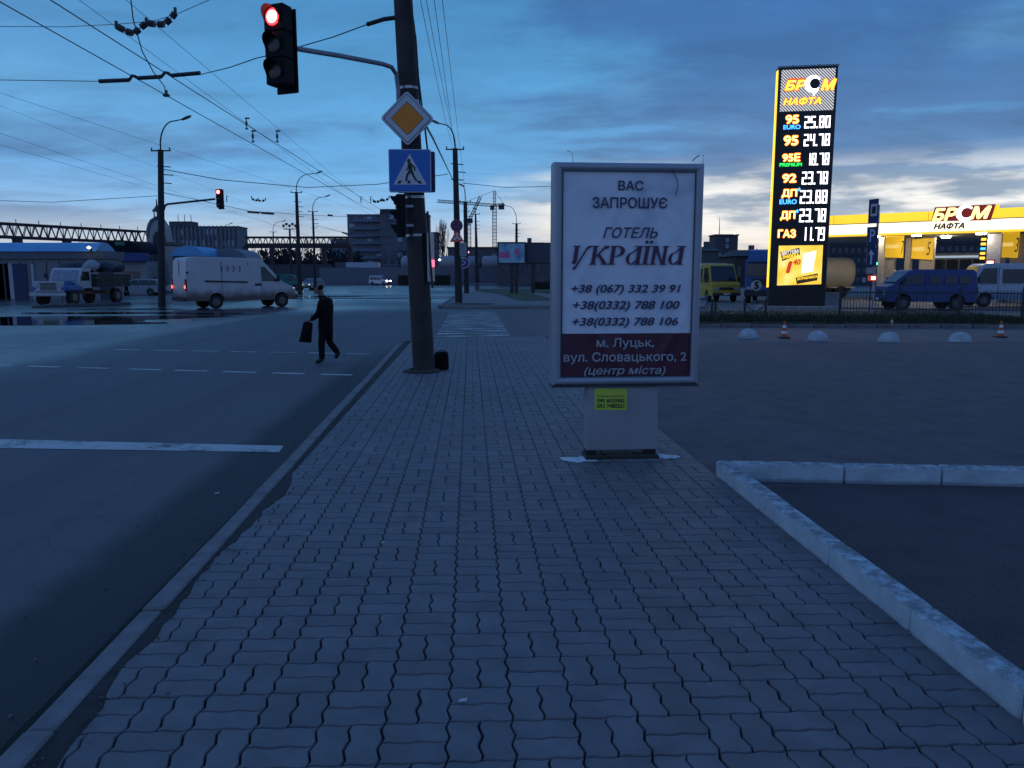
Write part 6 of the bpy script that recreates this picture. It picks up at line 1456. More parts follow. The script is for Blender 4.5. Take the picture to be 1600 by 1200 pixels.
# insulated cross span 1 (from the near pole)
z_s = G(208, 121, 5.6)
d1 = z_s.y
pA = P(574, 38, 12.9)
def span(name, label, pts, r, **k): return wire(name, label, pts, r, group='cross span wires', seg=1, **k)
b0_ = P(155, 127, d1+.3); b1_ = P(315, 116, d1-.2)
span('span_wire', 'cross span wire from the near pole bracket to the insulated bars', [pA, P(520, 58, 13.2), P(430, 84, 14), P(400, 91, 14.2), P(360, 105, 14.6), b1_], .009)
span('span_wire', 'cross span wire running left from the insulated bars', [b0_, P(80, 126, d1+.8), P(-60, 124, d1+1.8)], .008)
t = thing('insulated_crossing', 'three thick insulated bars carrying the near trolley wires', 'wire crossing', b0_)
segs_ = [(155, 127, 202, 125), (215, 122, 252, 120), (268, 118, 313, 114)]
for x0, y0_, x1, y1_ in segs_:
    MB().tube([P(x0, y0_, d1)-b0_, P(x1, y1_, d1)-b0_], .042, n=8).build('bar', darkmetal, t)
for x0, y0_, x1, y1_ in [(202, 125, 215, 122), (252, 120, 268, 118)]:
    MB().tube([P(x0, y0_, d1)-b0_, P((x0+x1)/2-2, y0_-7, d1)-b0_, P((x0+x1)/2+3, y0_-6, d1)-b0_, P(x1, y1_, d1)-b0_], .03, n=6).build('arch_hanger', darkmetal, t)
wire('feeder_wire', 'curved feeder wire dropping from above to the lowest trolley wire', [P(203, -12, 12.5), P(208, 30, 13), P(222, 80, 13.9), P(240, 113, 14.8), P(257, 135, 15.8), P(260, 150, G(259, 150, 5.55).y)], .010, seg=3)
t = thing('wire_clamp', 'small clamp where the feeder joins the lowest trolley wire', 'clamp', P(260, 149, G(259, 150, 5.55).y)); MB().box((0, 0, 0), (.12, .1, .05)).build('clamp_body', darkmetal, t); MB().box((0, 0, .06), (.05, .05, .1)).build('bolt', darkmetal, t)
# insulator chain span 2
d2 = 21.0
def chain(pts, d, label, sc=1.0):
    A_ = P(*pts[0], d); t = thing('insulator_chain', label, 'insulator chain', A_)
    q = [P(x, y, d)-A_ for x, y in pts]
    MB().tube(q, .014*sc, n=5).build('link_wire', darkmetal, t)
    for k in range(len(q)-1):
        m_ = (q[k]+q[k+1])/2; dd = (q[k+1]-q[k]).normalized()
        MB().cyl(m_-dd*.075*sc, m_+dd*.075*sc, .085*sc, n=8).build('insulator', darkmetal, t)
    for k in (0, len(q)//2, len(q)-1): MB().box(q[k]+Vector((0, 0, .03)), (.06*sc, .06*sc, .20*sc)).build('hanger', darkmetal, t)
chain([(182, 41), (196, 48), (209, 53), (219, 44), (229, 36), (246, 38), (257, 38), (268, 28), (274, 20)], d2, 'wavy chain of insulators high at the top left')
span('span_wire', 'thin span wire left of the wavy insulator chain', [P(-60, 41, d2), P(100, 42, d2), P(180, 38, d2)], .008); span('span_wire', 'thin span wire rising right of the wavy insulator chain', [P(180, 38, d2), P(240, 33, d2), P(276, 22, d2-.3), P(345, -8, d2-2)], .008)
def hanger(px, py, d, label):
    t = thing('wire_hanger', label, 'hanger', P(px, py, d), 0, 'small hangers between the trolley wires'); MB().cyl((0, 0, -.13), (0, 0, .13), .014, n=6).build('rod', darkmetal, t); MB().cyl((0, 0, -.05), (0, 0, .05), .032, n=8).build('insulator', darkmetal, t); MB().box((.03, 0, .14), (.12, .035, .035)).build('cap', darkmetal, t); MB().box((0, 0, -.14), (.07, .035, .035)).build('clip', darkmetal, t)
hanger(395, 213, 21.5, 'left one of two small hangers on the near wires'); hanger(433, 213, 21.5, 'right one of two small hangers on the near wires'); hanger(385, 193, 22, 'tiny dark clip on the second wire left of the hangers')
hanger(564, 312, 42, 'small hanger left of the far insulator chain above the apartment block'); hanger(579, 312, 42, 'small hanger touching the far insulator chain above the apartment block'); hanger(354, 311, 44, 'small hanger right beside the far red traffic light')
chain([(583, 314), (588, 316), (593, 314), (597, 312), (602, 314), (608, 309)], 44, 'far small insulator chain beside the near pole', .8)
chain([(393, 309), (398, 314), (403, 312), (408, 315), (415, 312)], 50, 'far small insulator chain between left poles', .8)
for (x0, y0_, x1, y1_, d, l) in [(387, 331, 428, 334, 46, 'short thick insulated bars in the middle left sky'), (512, 336, 520, 337, 60, 'tiny insulated bar right of the slim lamp pole'), (535, 363, 545, 367, 60, 'tiny insulated bar left of the apartment block roof')]:
    t = thing('insulated_crossing', l, 'wire crossing', P(x0, y0_, d)); q1 = P(x1, y1_, d)-t.location; MB().tube([(0, 0, 0), q1*.45], .07, n=6).build('bar', darkmetal, t); MB().tube([q1*.52, q1], .07, n=6).build('bar', darkmetal, t); MB().tube([q1*.45, q1*.485+Vector((0, 0, .08)), q1*.52], .03, n=5).build('arch_hanger', darkmetal, t)
wire('span_cable', 'long sagging cable from the left lamp pole across to the middle poles', [P(252, 264, 44), P(345, 281, 46), P(480, 293, 52), P(590, 288, 50), P(700, 272, 47)], .022, seg=3)
wire('span_cable', 'sagging cable from the right lamp pole toward the lightbox', [P(722, 286, 50), P(790, 293, 55), P(862, 291, 60), P(1000, 285, 70)], .02, seg=3)
wire('span_cable', 'faint wire from the left edge to the left lamp pole top', [P(-50, 312, 44), P(80, 316, 44), P(246, 306, 44)], .015, seg=3)
wire('span_cable', 'thin wire in the sky from the left pole to far crossing bars', [P(252, 300, 44), P(390, 330, 46), P(520, 338, 58), P(610, 338, 60)], .014, seg=3)
wire('span_cable', 'thin wire below from the slim lamp pole to the apartments', [P(493, 352, 88), P(535, 363, 60), P(612, 372, 62)], .018, seg=3)
wire('drop_cable', 'dark cable sagging from the near pole down to the signposted pole', [P(662, 190, 12.6), P(676, 215, 18), P(700, 265, 36), P(712, 290, 46)], .022, seg=3)
for k, (x0, x1, y1) in enumerate([(655, 708, 232), (664, 714, 232), (677, 724, 316), (690, 730, 316)]):
    wire('power_line', ['leftmost', 'second', 'third', 'rightmost'][k]+' thin power line rising right of the near pole', [P(x0, -10, 14), P(x1, y1, 47 if k < 2 else 74)], .006, .25, group='power lines above the pavement', seg=10)
#PART5

# ================================================================== BACKGROUND BUILDINGS
stone_w = mat('pale_plaster', (.34, .34, .33), .8, var=.12, scale=.8); dkwall = mat('grey_wall', (.10, .10, .11), .9, var=.2, scale=.4); roof_dk = mat('dark_roof', (.05, .05, .055), .8); roof_bl = mat('blue_roof_sheet', (.12, .38, .62), .6, var=.12, scale=.6)
paneld = mat('panel_concrete', (.19, .21, .24), .9, var=.2, scale=.25); wing = mat('distant_window', (.05, .065, .09), .15); wlit = mat('pale_window', (.35, .40, .46), .3)  # panel_concrete is paler, with distance haze put into its colour
def building(name, label, cat, px0, px1, pyt, d, depth, wallm, rz=0, floors=0, cols=0, base=None, winm=wing, balc=None, h=None, ws=(.55, .5), litp=.12):
    a, b = P(px0, 430, d), P(px1, 430, d); H = P((px0+px1)/2, pyt, d).z-RZ; W = b.x-a.x
    t = thing(name, label, cat, (a.x, d, RZ), rz); MB().box((W/2, depth/2, H/2), (W, depth, H)).build('wall', wallm, t)
    MB().box((W/2, depth/2, H+.15), (W+.4, depth+.4, .3)).build('roof', roof_dk, t)
    if floors:
        fh = H/floors; cw = W/cols; me = MB().box((0, 0, 0), (cw*ws[0], .12, fh*ws[1])).mesh('window', winm); me2 = MB().box((0, 0, 0), (cw*ws[0], .12, fh*ws[1])).mesh('window', wlit)
        for f in range(floors):
            for c_ in range(cols):
                o = link('window', me2 if rd.random() < litp else me, t, (cw*(c_+.5), -.02, fh*(f+.55)))
        for f in range(1, floors): MB().box((W/2, -.05, fh*f), (W, .06, .12)).build('panel_joint', roof_dk, t)
    return t, W, H
# nine-storey block
t, W, H = building('apartment_block', 'nine storey grey apartment block with balconies behind the long wall', 'apartment block', 545, 600, 336, 300, 14, paneld, 0, 9, 4, litp=.15)
fh = H/9
bal = MB().box((0, -.7, 0), (W*.8, 1.4, 1.1)).mesh('balcony', mat('balcony_panel', (.16, .19, .25), .8))
for f in range(1, 9): link('balcony', bal, t, (W*.55, 0, fh*f+.6))
t2, W2, H2 = building('apartment_block', 'taller staggered wing of the grey block beside the near pole', 'apartment block', 596, 668, 334, 292, 14, mat('panel_concrete_dark', (.13, .145, .175), .9, var=.25, scale=.2), 0, 9, 6, litp=.16)
MB().box((W2*.2, 6, H2+1.0), (8, 6, 2)).build('lift_house', roof_dk, t2); MB().box((W2*.6, 6, H2+.8), (5, 5, 1.4)).build('lift_house', roof_dk, t2)
for k in range(5): MB().cyl((2+k*3, 5, H2), (2+k*3, 5, H2+2.4), .08, n=5).build('antenna', darkmetal, t2)
building('pale_block', 'low pale block left of the nine storey apartments', 'building', 519, 540, 374, 340, 10, paneld, 0, 4, 5)
building('flat_roof_house', 'flat roofed dark house between pale block and apartments', 'building', 536, 548, 378, 320, 10, paneld, 0, 3, 3)
building('dark_tower_block', 'narrow dark block right of the near pole', 'building', 672, 684, 364, 260, 8, dkwall, 0, 6, 2)
# long five-storey block with fins at the left
t, W, H = building('long_block', 'long grey block with tall fins and balconies on the skyline at left', 'building', 272, 376, 355, 240, 8, paneld, 0, 5, 16, litp=.4)
MB().box((W*.13, 3, H+.9), (7, 5, 1.8)).build('roof_house', dkwall, t)
for k in range(17): MB().box((W*k/16, -.3, H*.72+.5), (.32, .6, H*.55)).build('fin', paneld, t)
for k in range(3): MB().cyl((1+k*2, 3, H+1.5), (1+k*2, 3, H+4), .1, n=5).build('antenna', darkmetal, t)
# skyline masses
def treebelt(px0, px1, pyt, d, label, n=900, jag=4, col=(.03, .032, .03)):
    m = mat('bare_wood_'+str(px0 if px0 > 0 else 0), col, .95, var=.4, scale=.3); MATS.pop('bare_wood_'+str(px0 if px0 > 0 else 0), None)
    a, b = P(px0, 430, d), P(px1, 430, d); mb = MB(); W = b.x-a.x; r_ = random.Random(px0+9); hs = [P(800, pyt+r_.uniform(-jag, jag), d).z-RZ for _ in range(30)]
    for k in range(n):
        x = r_.uniform(0, W); u = x/W*28; i = int(u); h = hs[i]*(1-(u-i))+hs[i+1]*(u-i); z = r_.uniform(0, h)*(.4+.6*r_.random()) if r_.random() < .6 else h*r_.uniform(.6, 1.05)
        y = r_.uniform(0, 12); s = r_.uniform(.4, 1.6); dx = r_.uniform(-1, 1)*s; dz = r_.uniform(.5, 1)*s
        mb.add([(x-.25*s, y, z-dz), (x+.3*s, y+.2, z-dz*.8), (x+dx, y, z+dz*.3), (x+dx*.3, y+.4, z+.2)], [(0, 1, 2), (0, 2, 3)])
    mb.box((W/2, 8, min(hs)*.4), (W, 3, min(hs)*.8))
    mb.build('distant_trees', m, None, loc=(a.x, d, RZ), label=label, cat='tree belt', kind='stuff')
treebelt(-400, 300, 405, 330, 'distant dark trees along the skyline at the far left', 1500)
treebelt(380, 560, 392, 210, 'dark bare trees massed behind the green van', 1600, 6, (.018, .02, .024))
treebelt(640, 880, 398, 320, 'dark trees behind the sheds and billboard', 900)
treebelt(1090, 1310, 392, 220, 'dark trees behind the yellow van and price tower', 1100, 3)
treebelt(1300, 2100, 380, 330, 'dark trees and gardens behind the petrol station', 1200, 4)
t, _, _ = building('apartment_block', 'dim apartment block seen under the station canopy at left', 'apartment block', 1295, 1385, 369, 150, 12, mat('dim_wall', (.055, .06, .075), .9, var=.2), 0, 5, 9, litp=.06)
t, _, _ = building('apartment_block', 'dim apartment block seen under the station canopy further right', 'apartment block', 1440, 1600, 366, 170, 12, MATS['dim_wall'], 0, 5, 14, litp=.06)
building('long_shed', 'long dark flat shed behind the tank wagons', 'shed', 700, 790, 388, 165, 14, dkwall, 0, 1, 9, litp=.4)
# gabled warehouse
def gable(name, label, px0, px1, pye, pyr, d, depth, wm, rm, wins=4, roofx=(.0, 1)):
    a, b = P(px0, 430, d), P(px1, 430, d); W = b.x-a.x; He = P(px0, pye, d).z-RZ; Hr = P(px0, pyr, d).z-RZ
    t = thing(name, label, 'house', (a.x, d, RZ)); MB().box((W/2, depth/2, He/2), (W, depth, He)).build('wall', wm, t)
    o = .5; rb = MB(); rb.add([(-o, -o, He), (W+o, -o, He), (W+o, depth+o, He), (-o, depth+o, He), (W*roofx[0]+W*.12, depth/2, Hr), (W*roofx[1]-W*.12, depth/2, Hr)], [(0, 1, 5, 4), (1, 2, 5), (2, 3, 4, 5), (3, 0, 4), (3, 2, 1, 0)]); rb.build('roof', rm, t)
    for k in range(wins): w = MB().box((W*(k+.5)/wins, -.02, He*.5), (W/wins*.4, .1, He*.35)).build('window', wing, t)
    MB().box((W*.6, depth/2, Hr), (.8, .8, 1.6)).build('chimney', dkwall, t); return t
gable('warehouse', 'dark warehouse with low hipped roof behind the billboard', 778, 862, 388, 376, 140, 14, dkwall, roof_dk, 6)
gable('low_house', 'low dark house between the lightbox and ruined tower', 1098, 1122, 392, 384, 120, 8, dkwall, roof_dk, 3)
gable('low_house', 'long low house right of the ruined tower', 1148, 1212, 400, 389, 130, 10, mat('maroon_house', (.07, .05, .055), .9), roof_dk, 5)
# ruined tower block with lamp and mast
t, W, H = building('derelict_tower', 'square derelict tower with open windows and antenna near the yellow van', 'tower', 1116, 1151, 368, 190, 6, mat('raw_concrete', (.085, .08, .085), .95, var=.3), 0, 0, 0)
for k, (x, z) in enumerate([(.52, .90), (.52, .78), (.2, .6), (.72, .5)]):
    MB().box((W*x, -.03, H*z), (W*.13, .2, H*.08)).build('painted_opening', mat('painted_sky', (.3, .34, .4), .9) if 'painted_sky' not in MATS else MATS['painted_sky'], t)  # solid pale boxes, sky brightness behind the windows put into their colour
MB().cyl((W*.25, 2, H), (W*.25, 2, H+4.5), .12, .05, n=6).build('antenna', darkmetal, t)
for s, xx in ((0, .02), (1, .82)): MB().lathe([(.001, -.18), (.18, 0), (.001, .18)], (W*xx, -.3, H+.5), 8).build('lamp', emat('tower_lamp', (.85, .95, 1), 6 if s else 2), t); MB().cyl((W*xx, 0, H), (W*xx, 0, H+.4), .05, n=5).build('lamp_post', darkmetal, t)
# long precast wall across the middle distance, panel by panel
wm_ = mat('precast_wall', (.15, .16, .19), .9, var=.15, scale=.3)
a, b = P(500, 445, 158), P(1000, 445, 158); t = thing('precast_wall', 'long pale precast concrete wall behind the far road', 'wall', (a.x, 158, RZ)); W = b.x-a.x; H = P(600, 418, 158).z-RZ; n_ = int(W/2.6)
me = MB().bbox((0, 0, H/2), (W/n_-.08, .16, H), .02).mesh('wall_panel', wm_); me_p = MB().box((0, .0, H/2+.05), (.16, .24, H+.1)).mesh('post', wm_)
for k in range(n_): link('wall_panel', me, t, (W*(k+.5)/n_, 0, rd.uniform(-.05, .05))); link('post', me_p, t, (W*k/n_, 0, 0))
a, b = P(330, 445, 175), P(520, 445, 175); t = thing('grey_wall', 'continuation of the concrete wall behind the green van', 'wall', (a.x, 175, RZ)); W = b.x-a.x; n_ = int(W/2.8); H = P(400, 413, 175).z-RZ
me = MB().bbox((0, 0, H/2), (W/n_-.08, .16, H), .02).mesh('wall_panel', mat('dim_precast', (.07, .075, .09), .9, var=.2, scale=.3))
for k in range(n_): link('wall_panel', me, t, (W*(k+.5)/n_, 0, 0))
# dark hedge blocks and low bushes
for i, (x0, x1, y0_, y1_, d, l) in enumerate([(622, 655, 430, 442, 150, 'dark clipped barrier left behind the near pole'), (676, 703, 430, 441, 150, 'dark clipped barrier right behind the near pole'), (830, 900, 440, 452, 95, 'dark low hedge left of the lightbox')]):
    a, b = P(x0, y1_, d), P(x1, y0_, d); t = thing('low_hedge', l, 'hedge', (a.x, d, RZ)); H = b.z-RZ; mb = MB(); W = b.x-a.x; mb.bbox((W/2, .5, H/2), (W, .9, H-.1), .08)
    r_ = random.Random(i)
    for k in range(400): x, y, z = r_.uniform(0, W), r_.uniform(-.05, 1), r_.uniform(0, H+.05); mb.add([(x-.08, y-.1, z), (x+.08, y-.1, z), (x, y-.14, z+.14)], [(0, 1, 2)])
    mb.build('foliage', mat('hedge_leaf', (.016, .02, .012), .95, var=.4) if 'hedge_leaf' not in MATS else MATS['hedge_leaf'], t)
# white lorries / sheds above the wall
for (x0, x1, y0_, d, l) in [(541, 591, 410, 168, 'long white lorry box showing above the concrete wall'), (524, 540, 410, 172, 'small dark lorry box left of the white one above the wall')]:
    a, b = P(x0, 430, d), P(x1, y0_, d); t = thing('lorry_box', l, 'lorry', (a.x, d, RZ)); H = b.z-RZ; W = b.x-a.x
    MB().bbox((W/2, 1.2, H*.62), (W, 2.4, H*.76), .05).build('cargo_body', mat('box_pale', (.42, .48, .52), .5) if W > 4 else dkwall, t); MB().box((W/2, 1.2, .8), (W, 1, .2)).build('chassis', black, t)
    for x in (W*.15, W*.85): MB().cyl((x, 0, .5), (x, .3, .5), .5, n=12).build('wheel', rubber, t)
# rail tank wagons
tk = mat('wagon_grey', (.26, .28, .30), .6, var=.2)
for x0, x1, l in [(627, 668, 'grey tank wagon half hidden behind the near pole'), (686, 750, 'pale tank wagon behind the signposted pole'), (752, 792, 'pale tank wagon left behind the billboard')]:
    a, b = P(x0, 430, 162), P(x1, 430, 162); W = b.x-a.x; t = thing('tank_wagon', l, 'tank wagon', (a.x, 162, RZ), 0, 'tank wagons behind the wall'); rr_ = 1.45; zc_ = P(700, 411, 162).z-RZ
    mb = MB().lathe([(.001, 0), (rr_*.7, .1), (rr_, .5), (rr_, W-.5), (rr_*.7, W-.1), (.001, W)], n=20); mb.rot(Matrix.Translation((0, 0, zc_)) @ Matrix.Rotation(PI/2, 4, 'Y')); mb.build('tank', tk, t, smooth=True, sharp=50)
    MB().cyl((W/2, 0, zc_+rr_-.1), (W/2, 0, zc_+rr_+.4), .5, n=12).build('dome', tk, t); MB().box((W/2, 0, zc_-rr_-.1), (W, 2, .3)).build('frame', black, t)
    for k in (.15, .28, .72, .85): MB().cyl((W*k, -.9, .5), (W*k, -.7, .5), .5, n=12).build('wheel', black, t)
    MB().box((W/2, 0, .5), (W*.9, .6, zc_-rr_-.2)).build('bogie', black, t)
q = thing('yard_lamp', 'small bright lamp above the pale tank wagon', 'lamp', P(687, 406, 158)); MB().lathe([(.001, -.25), (.3, 0), (.001, .25)], n=8).build('bulb', emat('yard_light', (.8, 1, 1), 4), q); MB().cyl((0, .3, .1), (0, .3, -3.2), .06, n=6).build('post', darkmetal, q)
q = thing('yard_lamp', 'small pinkish lamp beside the second dark pole', 'lamp', P(731, 394, 158)); MB().lathe([(.001, -.28), (.35, 0), (.001, .28)], n=8).build('bulb', emat('pink_light', (1, .45, .5), 2), q); MB().cyl((0, .3, .1), (0, .3, -3.2), .06, n=6).build('post', darkmetal, q)
# billboards
def billboard(x0, y0_, x1, y1_, d, label, face, posts, pyb):
    a, b = P(x0, y1_, d), P(x1, y0_, d); W, H = b.x-a.x, b.z-a.z; t = thing('billboard', label, 'billboard', (a.x, d, RZ)); z0 = a.z-RZ
    MB().box((W/2, .2, z0+H/2), (W, .35, H)).build('frame', darkmetal, t)
    MB().box((W/2, .0, z0+H/2), (W-.3, .06, H-.3)).build('poster', face, t)
    for px in posts: xx = P(px, 430, d).x-a.x; MB().box((xx, .3, z0/2), (.32, .3, z0)).build('post', darkmetal, t)
    return t
ad = bpy.data.materials.new('billboard_print'); ad.use_nodes = True; nt = ad.node_tree; bb = nt.nodes['Principled BSDF']; tcx = nd(nt, 'ShaderNodeTexCoord'); nn_ = nd(nt, 'ShaderNodeTexNoise'); nt.links.new(tcx.outputs['Object'], nn_.inputs[0]); nn_.inputs['Scale'].default_value = .9; nn_.inputs['Detail'].default_value = 6
nt.links.new(ramp(nt, nn_.outputs['Fac'], [(.3, (.10, .12, .28)), (.45, (.22, .42, .55)), (.55, (.30, .55, .60)), (.7, (.50, .55, .68))]), bb.inputs['Base Color'])
D_ = 72
t = billboard(777, 378, 822, 413, D_, 'lit looking billboard with pink and blue advert on two posts', ad, [800, 807], 450)
pk = emat('advert_pink', (.85, .12, .5), .03, base=(.45, .05, .25));  # pink print glows faintly by itself, light put into the ink
for (x0, y0_, x1, y1_, s) in [(780, 393, 797, 403, 'мама'), (804, 387, 812, 398, '69')]: ptext(t, s, (x0, y0_, x1, y1_), pk, -.05, bold=.04)
t = billboard(821, 379, 868, 413, D_+1, 'dark back facing billboard right of the lit one', mat('dark_print', (.06, .07, .10), .6), [833], 455)
# small railing on far pavement
f0 = G(727, 455, 0); f1 = G(775, 453, 0); t = thing('low_railing', 'low light metal railing beside the grass near the billboards', 'railing', f0); v = f1-f0
barm = MB().cyl((0, 0, 0), (0, 0, .75), .025, n=5).mesh('bar', mat('rail_grey', (.25, .27, .3), .5))
for k in range(26): link('bar', barm, t, v*k/25)
for z in (.1, .78): MB().tube([(0, 0, z), v+Vector((0, 0, z))], .03, n=5).build('rail', MATS['rail_grey'], t)
# tower crane
yc = mat('crane_steel', (.05, .05, .055), .7); DC = 400
b0 = P(773, 432, DC); b0.z = RZ; t = thing('tower_crane', 'tall lattice tower crane with a long jib behind the billboard', 'crane', b0)
def lattice(a, b, w, n, r, name, tri=False):
    a, b = Vector(a), Vector(b); d = (b-a).normalized(); s1 = d.cross(Vector((0, 1, 0))); s1 = s1.normalized() if s1.length > .1 else Vector((1, 0, 0)); s2 = d.cross(s1).normalized(); mb = MB()
    cs = [(s1*x+s2*y)*w/2 for x, y in ((-1, -1), (1, -1), (1, 1), (-1, 1))]
    for c_ in cs: mb.cyl(a+c_, b+c_, r, n=4)
    for k in range(n):
        p, q = a.lerp(b, k/n), a.lerp(b, (k+1)/n)
        for i in range(4): mb.cyl(p+cs[i], q+cs[(i+1) % 4], r*.7, n=3); mb.cyl(p+cs[i], p+cs[(i+1) % 4], r*.7, n=3)
    mb.build(name, yc, t)
zj = P(773, 321, DC).z-RZ; zt = P(773, 298, DC).z-RZ
lattice((0, 0, 0), (0, 0, zj), 2.0, 22, .14, 'mast'); lattice((0, 0, zj), (0, 0, zt), 1.2, 4, .12, 'tower_head')
jl = P(683, 313, DC)-b0; jr = P(788, 320, DC)-b0
lattice((0, 0, zj), (jl.x, 0, zj+2.2), 1.3, 26, .10, 'jib'); lattice((0, 0, zj), (jr.x, 0, zj+.5), 1.2, 5, .12, 'counter_jib')
MB().tube([(0, 0, zt), (jl.x*.55, 0, zj+1.2)], .09, n=4).build('tie_bar', yc, t); MB().tube([(0, 0, zt), (jr.x, 0, zj+.5)], .09, n=4).build('tie_bar', yc, t)
MB().box((jr.x-1.5, 0, zj-.8), (3, 1.6, 2.4)).build('counterweight', yc, t); MB().box((-1.2, -.5, zj-1.2), (2, 2, 2.2)).build('cab', yc, t)
hx = jl.x*.45; MB().cyl((hx, 0, zj), (hx, 0, zj-9), .05, n=4).build('hoist_rope', yc, t); MB().box((hx, 0, zj-9.4), (.7, .4, .9)).build('hook', yc, t)
b0 = P(738, 432, 380); b0.z = RZ; t = thing('luffing_crane', 'second crane with a steep leaning jib left of the tower crane', 'crane', b0)
e0, e1 = P(733, 345, 380)-b0, P(751, 307, 380)-b0; lattice((e0.x, 0, 0), e0, 1.6, 14, .13, 'mast'); lattice(e0, e1, 1.2, 10, .12, 'jib'); MB().bbox(e0, (3.5, 2, 2.2), .1).build('cab', yc, t)
# bare poplar and other bare trees
bark = mat('bare_bark', (.035, .032, .034), .95)
def baretree(px, pyb, pyt, d, spread, label, seed=1, n=46, up=.75, cat='tree', name='bare_tree'):
    p = P(px, pyb, d); p.z = RZ; H = P(px, pyt, d).z-RZ; r_ = random.Random(seed); t = thing(name, label, cat, p, 0, None); rs = d/1200*.42
    MB().tube([(0, 0, 0), (.1, 0, H*.35), (0, .1, H*.8)], max(.03*H*.5, rs*1.6), r1=rs*.6, n=6).build('trunk', bark, t); mb = MB()
    for k in range(n):
        z0 = H*r_.uniform(.18, .85); a = r_.uniform(0, 2*PI); L = (H-z0)*r_.uniform(.5, .95); o = spread*r_.uniform(.3, 1)*(1-.5*z0/H)
        e = Vector((math.cos(a)*o, math.sin(a)*o, z0+L*up)); s = Vector((0, 0, z0)); m_ = s.lerp(e, .5)+Vector((math.cos(a)*o*.18, math.sin(a)*o*.18, -L*.05)); mb.tube([s, m_, e], rs*.8, r1=rs*.3, n=3)
        for j in range(4):
            f = r_.uniform(.3, .95); q = s.lerp(e, f); mb.tube([q, q+Vector((r_.uniform(-1, 1)*o*.35, r_.uniform(-1, 1)*o*.35, L*.22))], rs*.42, r1=rs*.2, n=3)
    mb.build('branches', bark, t)
baretree(692, 440, 340, 230, 2.7, 'tall bare poplar right of the near pole', 2, 70, .9)
for i, (x, y, d, l) in enumerate([(398, 378, 240, 'bare tree at the right end of the long block'), (416, 376, 260, 'bare tree between long block and distant lamp'), (440, 372, 230, 'round bare tree behind the floodlight mast'), (480, 366, 200, 'bare tree behind the two lamp poles'), (506, 370, 220, 'bare tree right of the slim lamp pole'), (514, 376, 240, 'small bare tree before the pale block'), (130, 372, 250, 'bare tree seen through the truss bridge, middle'), (32, 366, 250, 'bare tree seen through the truss bridge, left'), (630, 385, 200, 'brown bare tree behind the second signal')]): baretree(x, 440, y, d, 3.6, l, 20+i, 42, .6)

# ================================================================== LEFT: bridge, market, gate
rust = mat('bridge_steel', (.05, .035, .04), .8)
b0 = P(-60, 432, 138); b0.z = RZ; b1 = P(236, 432, 172); b1.z = RZ; t = thing('truss_bridge', 'long rusty steel truss gantry crossing the skyline at left', 'bridge', b0); v = b1-b0; L = v.length; dr = v.normalized(); nr = Vector((-dr.y, dr.x, 0))
zt_, zb_ = P(0, 346.5, 141).z-RZ, P(0, 368, 141).z-RZ
n_ = 24
for s in (0, 2.4):
    for z, th, nm in ((zt_, .42, 'top_chord'), (zb_, .5, 'bottom_chord')): q = v/2+nr*s; MB().box((q.x, q.y, z), (L, .3, th), rz=math.atan2(dr.y, dr.x)).build(nm, rust, t)
dgm = None
for k in range(n_):
    a = v*(k/n_); b_ = v*((k+1)/n_); m_ = (a+b_)/2
    for s in (0, 2.4):
        o = nr*s
        MB().cyl(a+o+Vector((0, 0, zb_)), m_+o+Vector((0, 0, zt_)), .10, n=4).build('diagonal', rust, t); MB().cyl(b_+o+Vector((0, 0, zb_)), m_+o+Vector((0, 0, zt_)), .10, n=4).build('diagonal', rust, t)
    if k % 2 == 0: MB().cyl(a+Vector((0, 0, zb_)), a+Vector((0, 0, zt_)), .10, n=4).build('upright', rust, t)
for k in (0, 6, 12, 18, 24): MB().box(tuple(v*k/n_+Vector((0, 1, zb_/2))), (.8, 2, zb_)).build('support_leg', rust, t)
for k in range(9): q = v*(k+.4)/9; MB().cyl(q+Vector((0, 0, zt_)), q+Vector((0, 0, zt_+.9)), .08, n=4).build('fitting', rust, t)
b0 = P(386, 432, 192); b0.z = RZ; t = thing('truss_bridge', 'far lattice gantry right of the long block', 'bridge', b0); W = P(548, 432, 192).x-b0.x; za, zb2 = P(400, 371, 192).z-RZ, P(400, 384, 192).z-RZ
MB().box((W/2, 0, za), (W, .5, .5)).build('top_chord', rust, t); MB().box((W/2, 0, zb2), (W, .6, 1.2)).build('bottom_chord', rust, t)
for k in range(18): MB().cyl((W*k/18, 0, zb2), (W*(k+.5)/18, 0, za), .12, n=4).build('diagonal', rust, t); MB().cyl((W*(k+1)/18, 0, zb2), (W*(k+.5)/18, 0, za), .12, n=4).build('diagonal', rust, t)
for k in range(5): MB().box((W*k/4, 0, zb2/2), (1, 1, zb2)).build('support_leg', rust, t)
# market hall with blue vaulted roof
DM = 57; a, b = P(-120, 430, DM), P(166, 430, DM); W = b.x-a.x; H = P(90, 393, DM).z-RZ; Ht = P(90, 378, DM).z-RZ
t = thing('market_hall', 'long market pavilion with pale panelled wall and blue sheet roof', 'building', (a.x, DM, RZ))
MB().box((W/2, 1.2, H*.43), (W, 2.4, H*.86)).build('wall', mat('market_wall', (.20, .21, .22), .85, var=.15, scale=.5), t); MB().box((W/2, 1.2, H*.93), (W+.3, 2.8, H*.16)).build('cornice', mat('cornice_grey', (.13, .14, .17), .8), t)
rb = MB(); n_ = 10; pts = [(y, H+(Ht-H)*math.sin(PI*k/n_)) for k, y in enumerate([3*k/n_-.3 for k in range(n_+1)])]
rb.add([(x, y, z) for x in (0, W*.96) for y, z in pts], [(k, k+1, n_+2+k, n_+1+k) for k in range(n_)]+[tuple(range(n_, -1, -1)), tuple(range(n_+1, 2*n_+2))]); rb.build('roof', roof_bl, t, smooth=True)
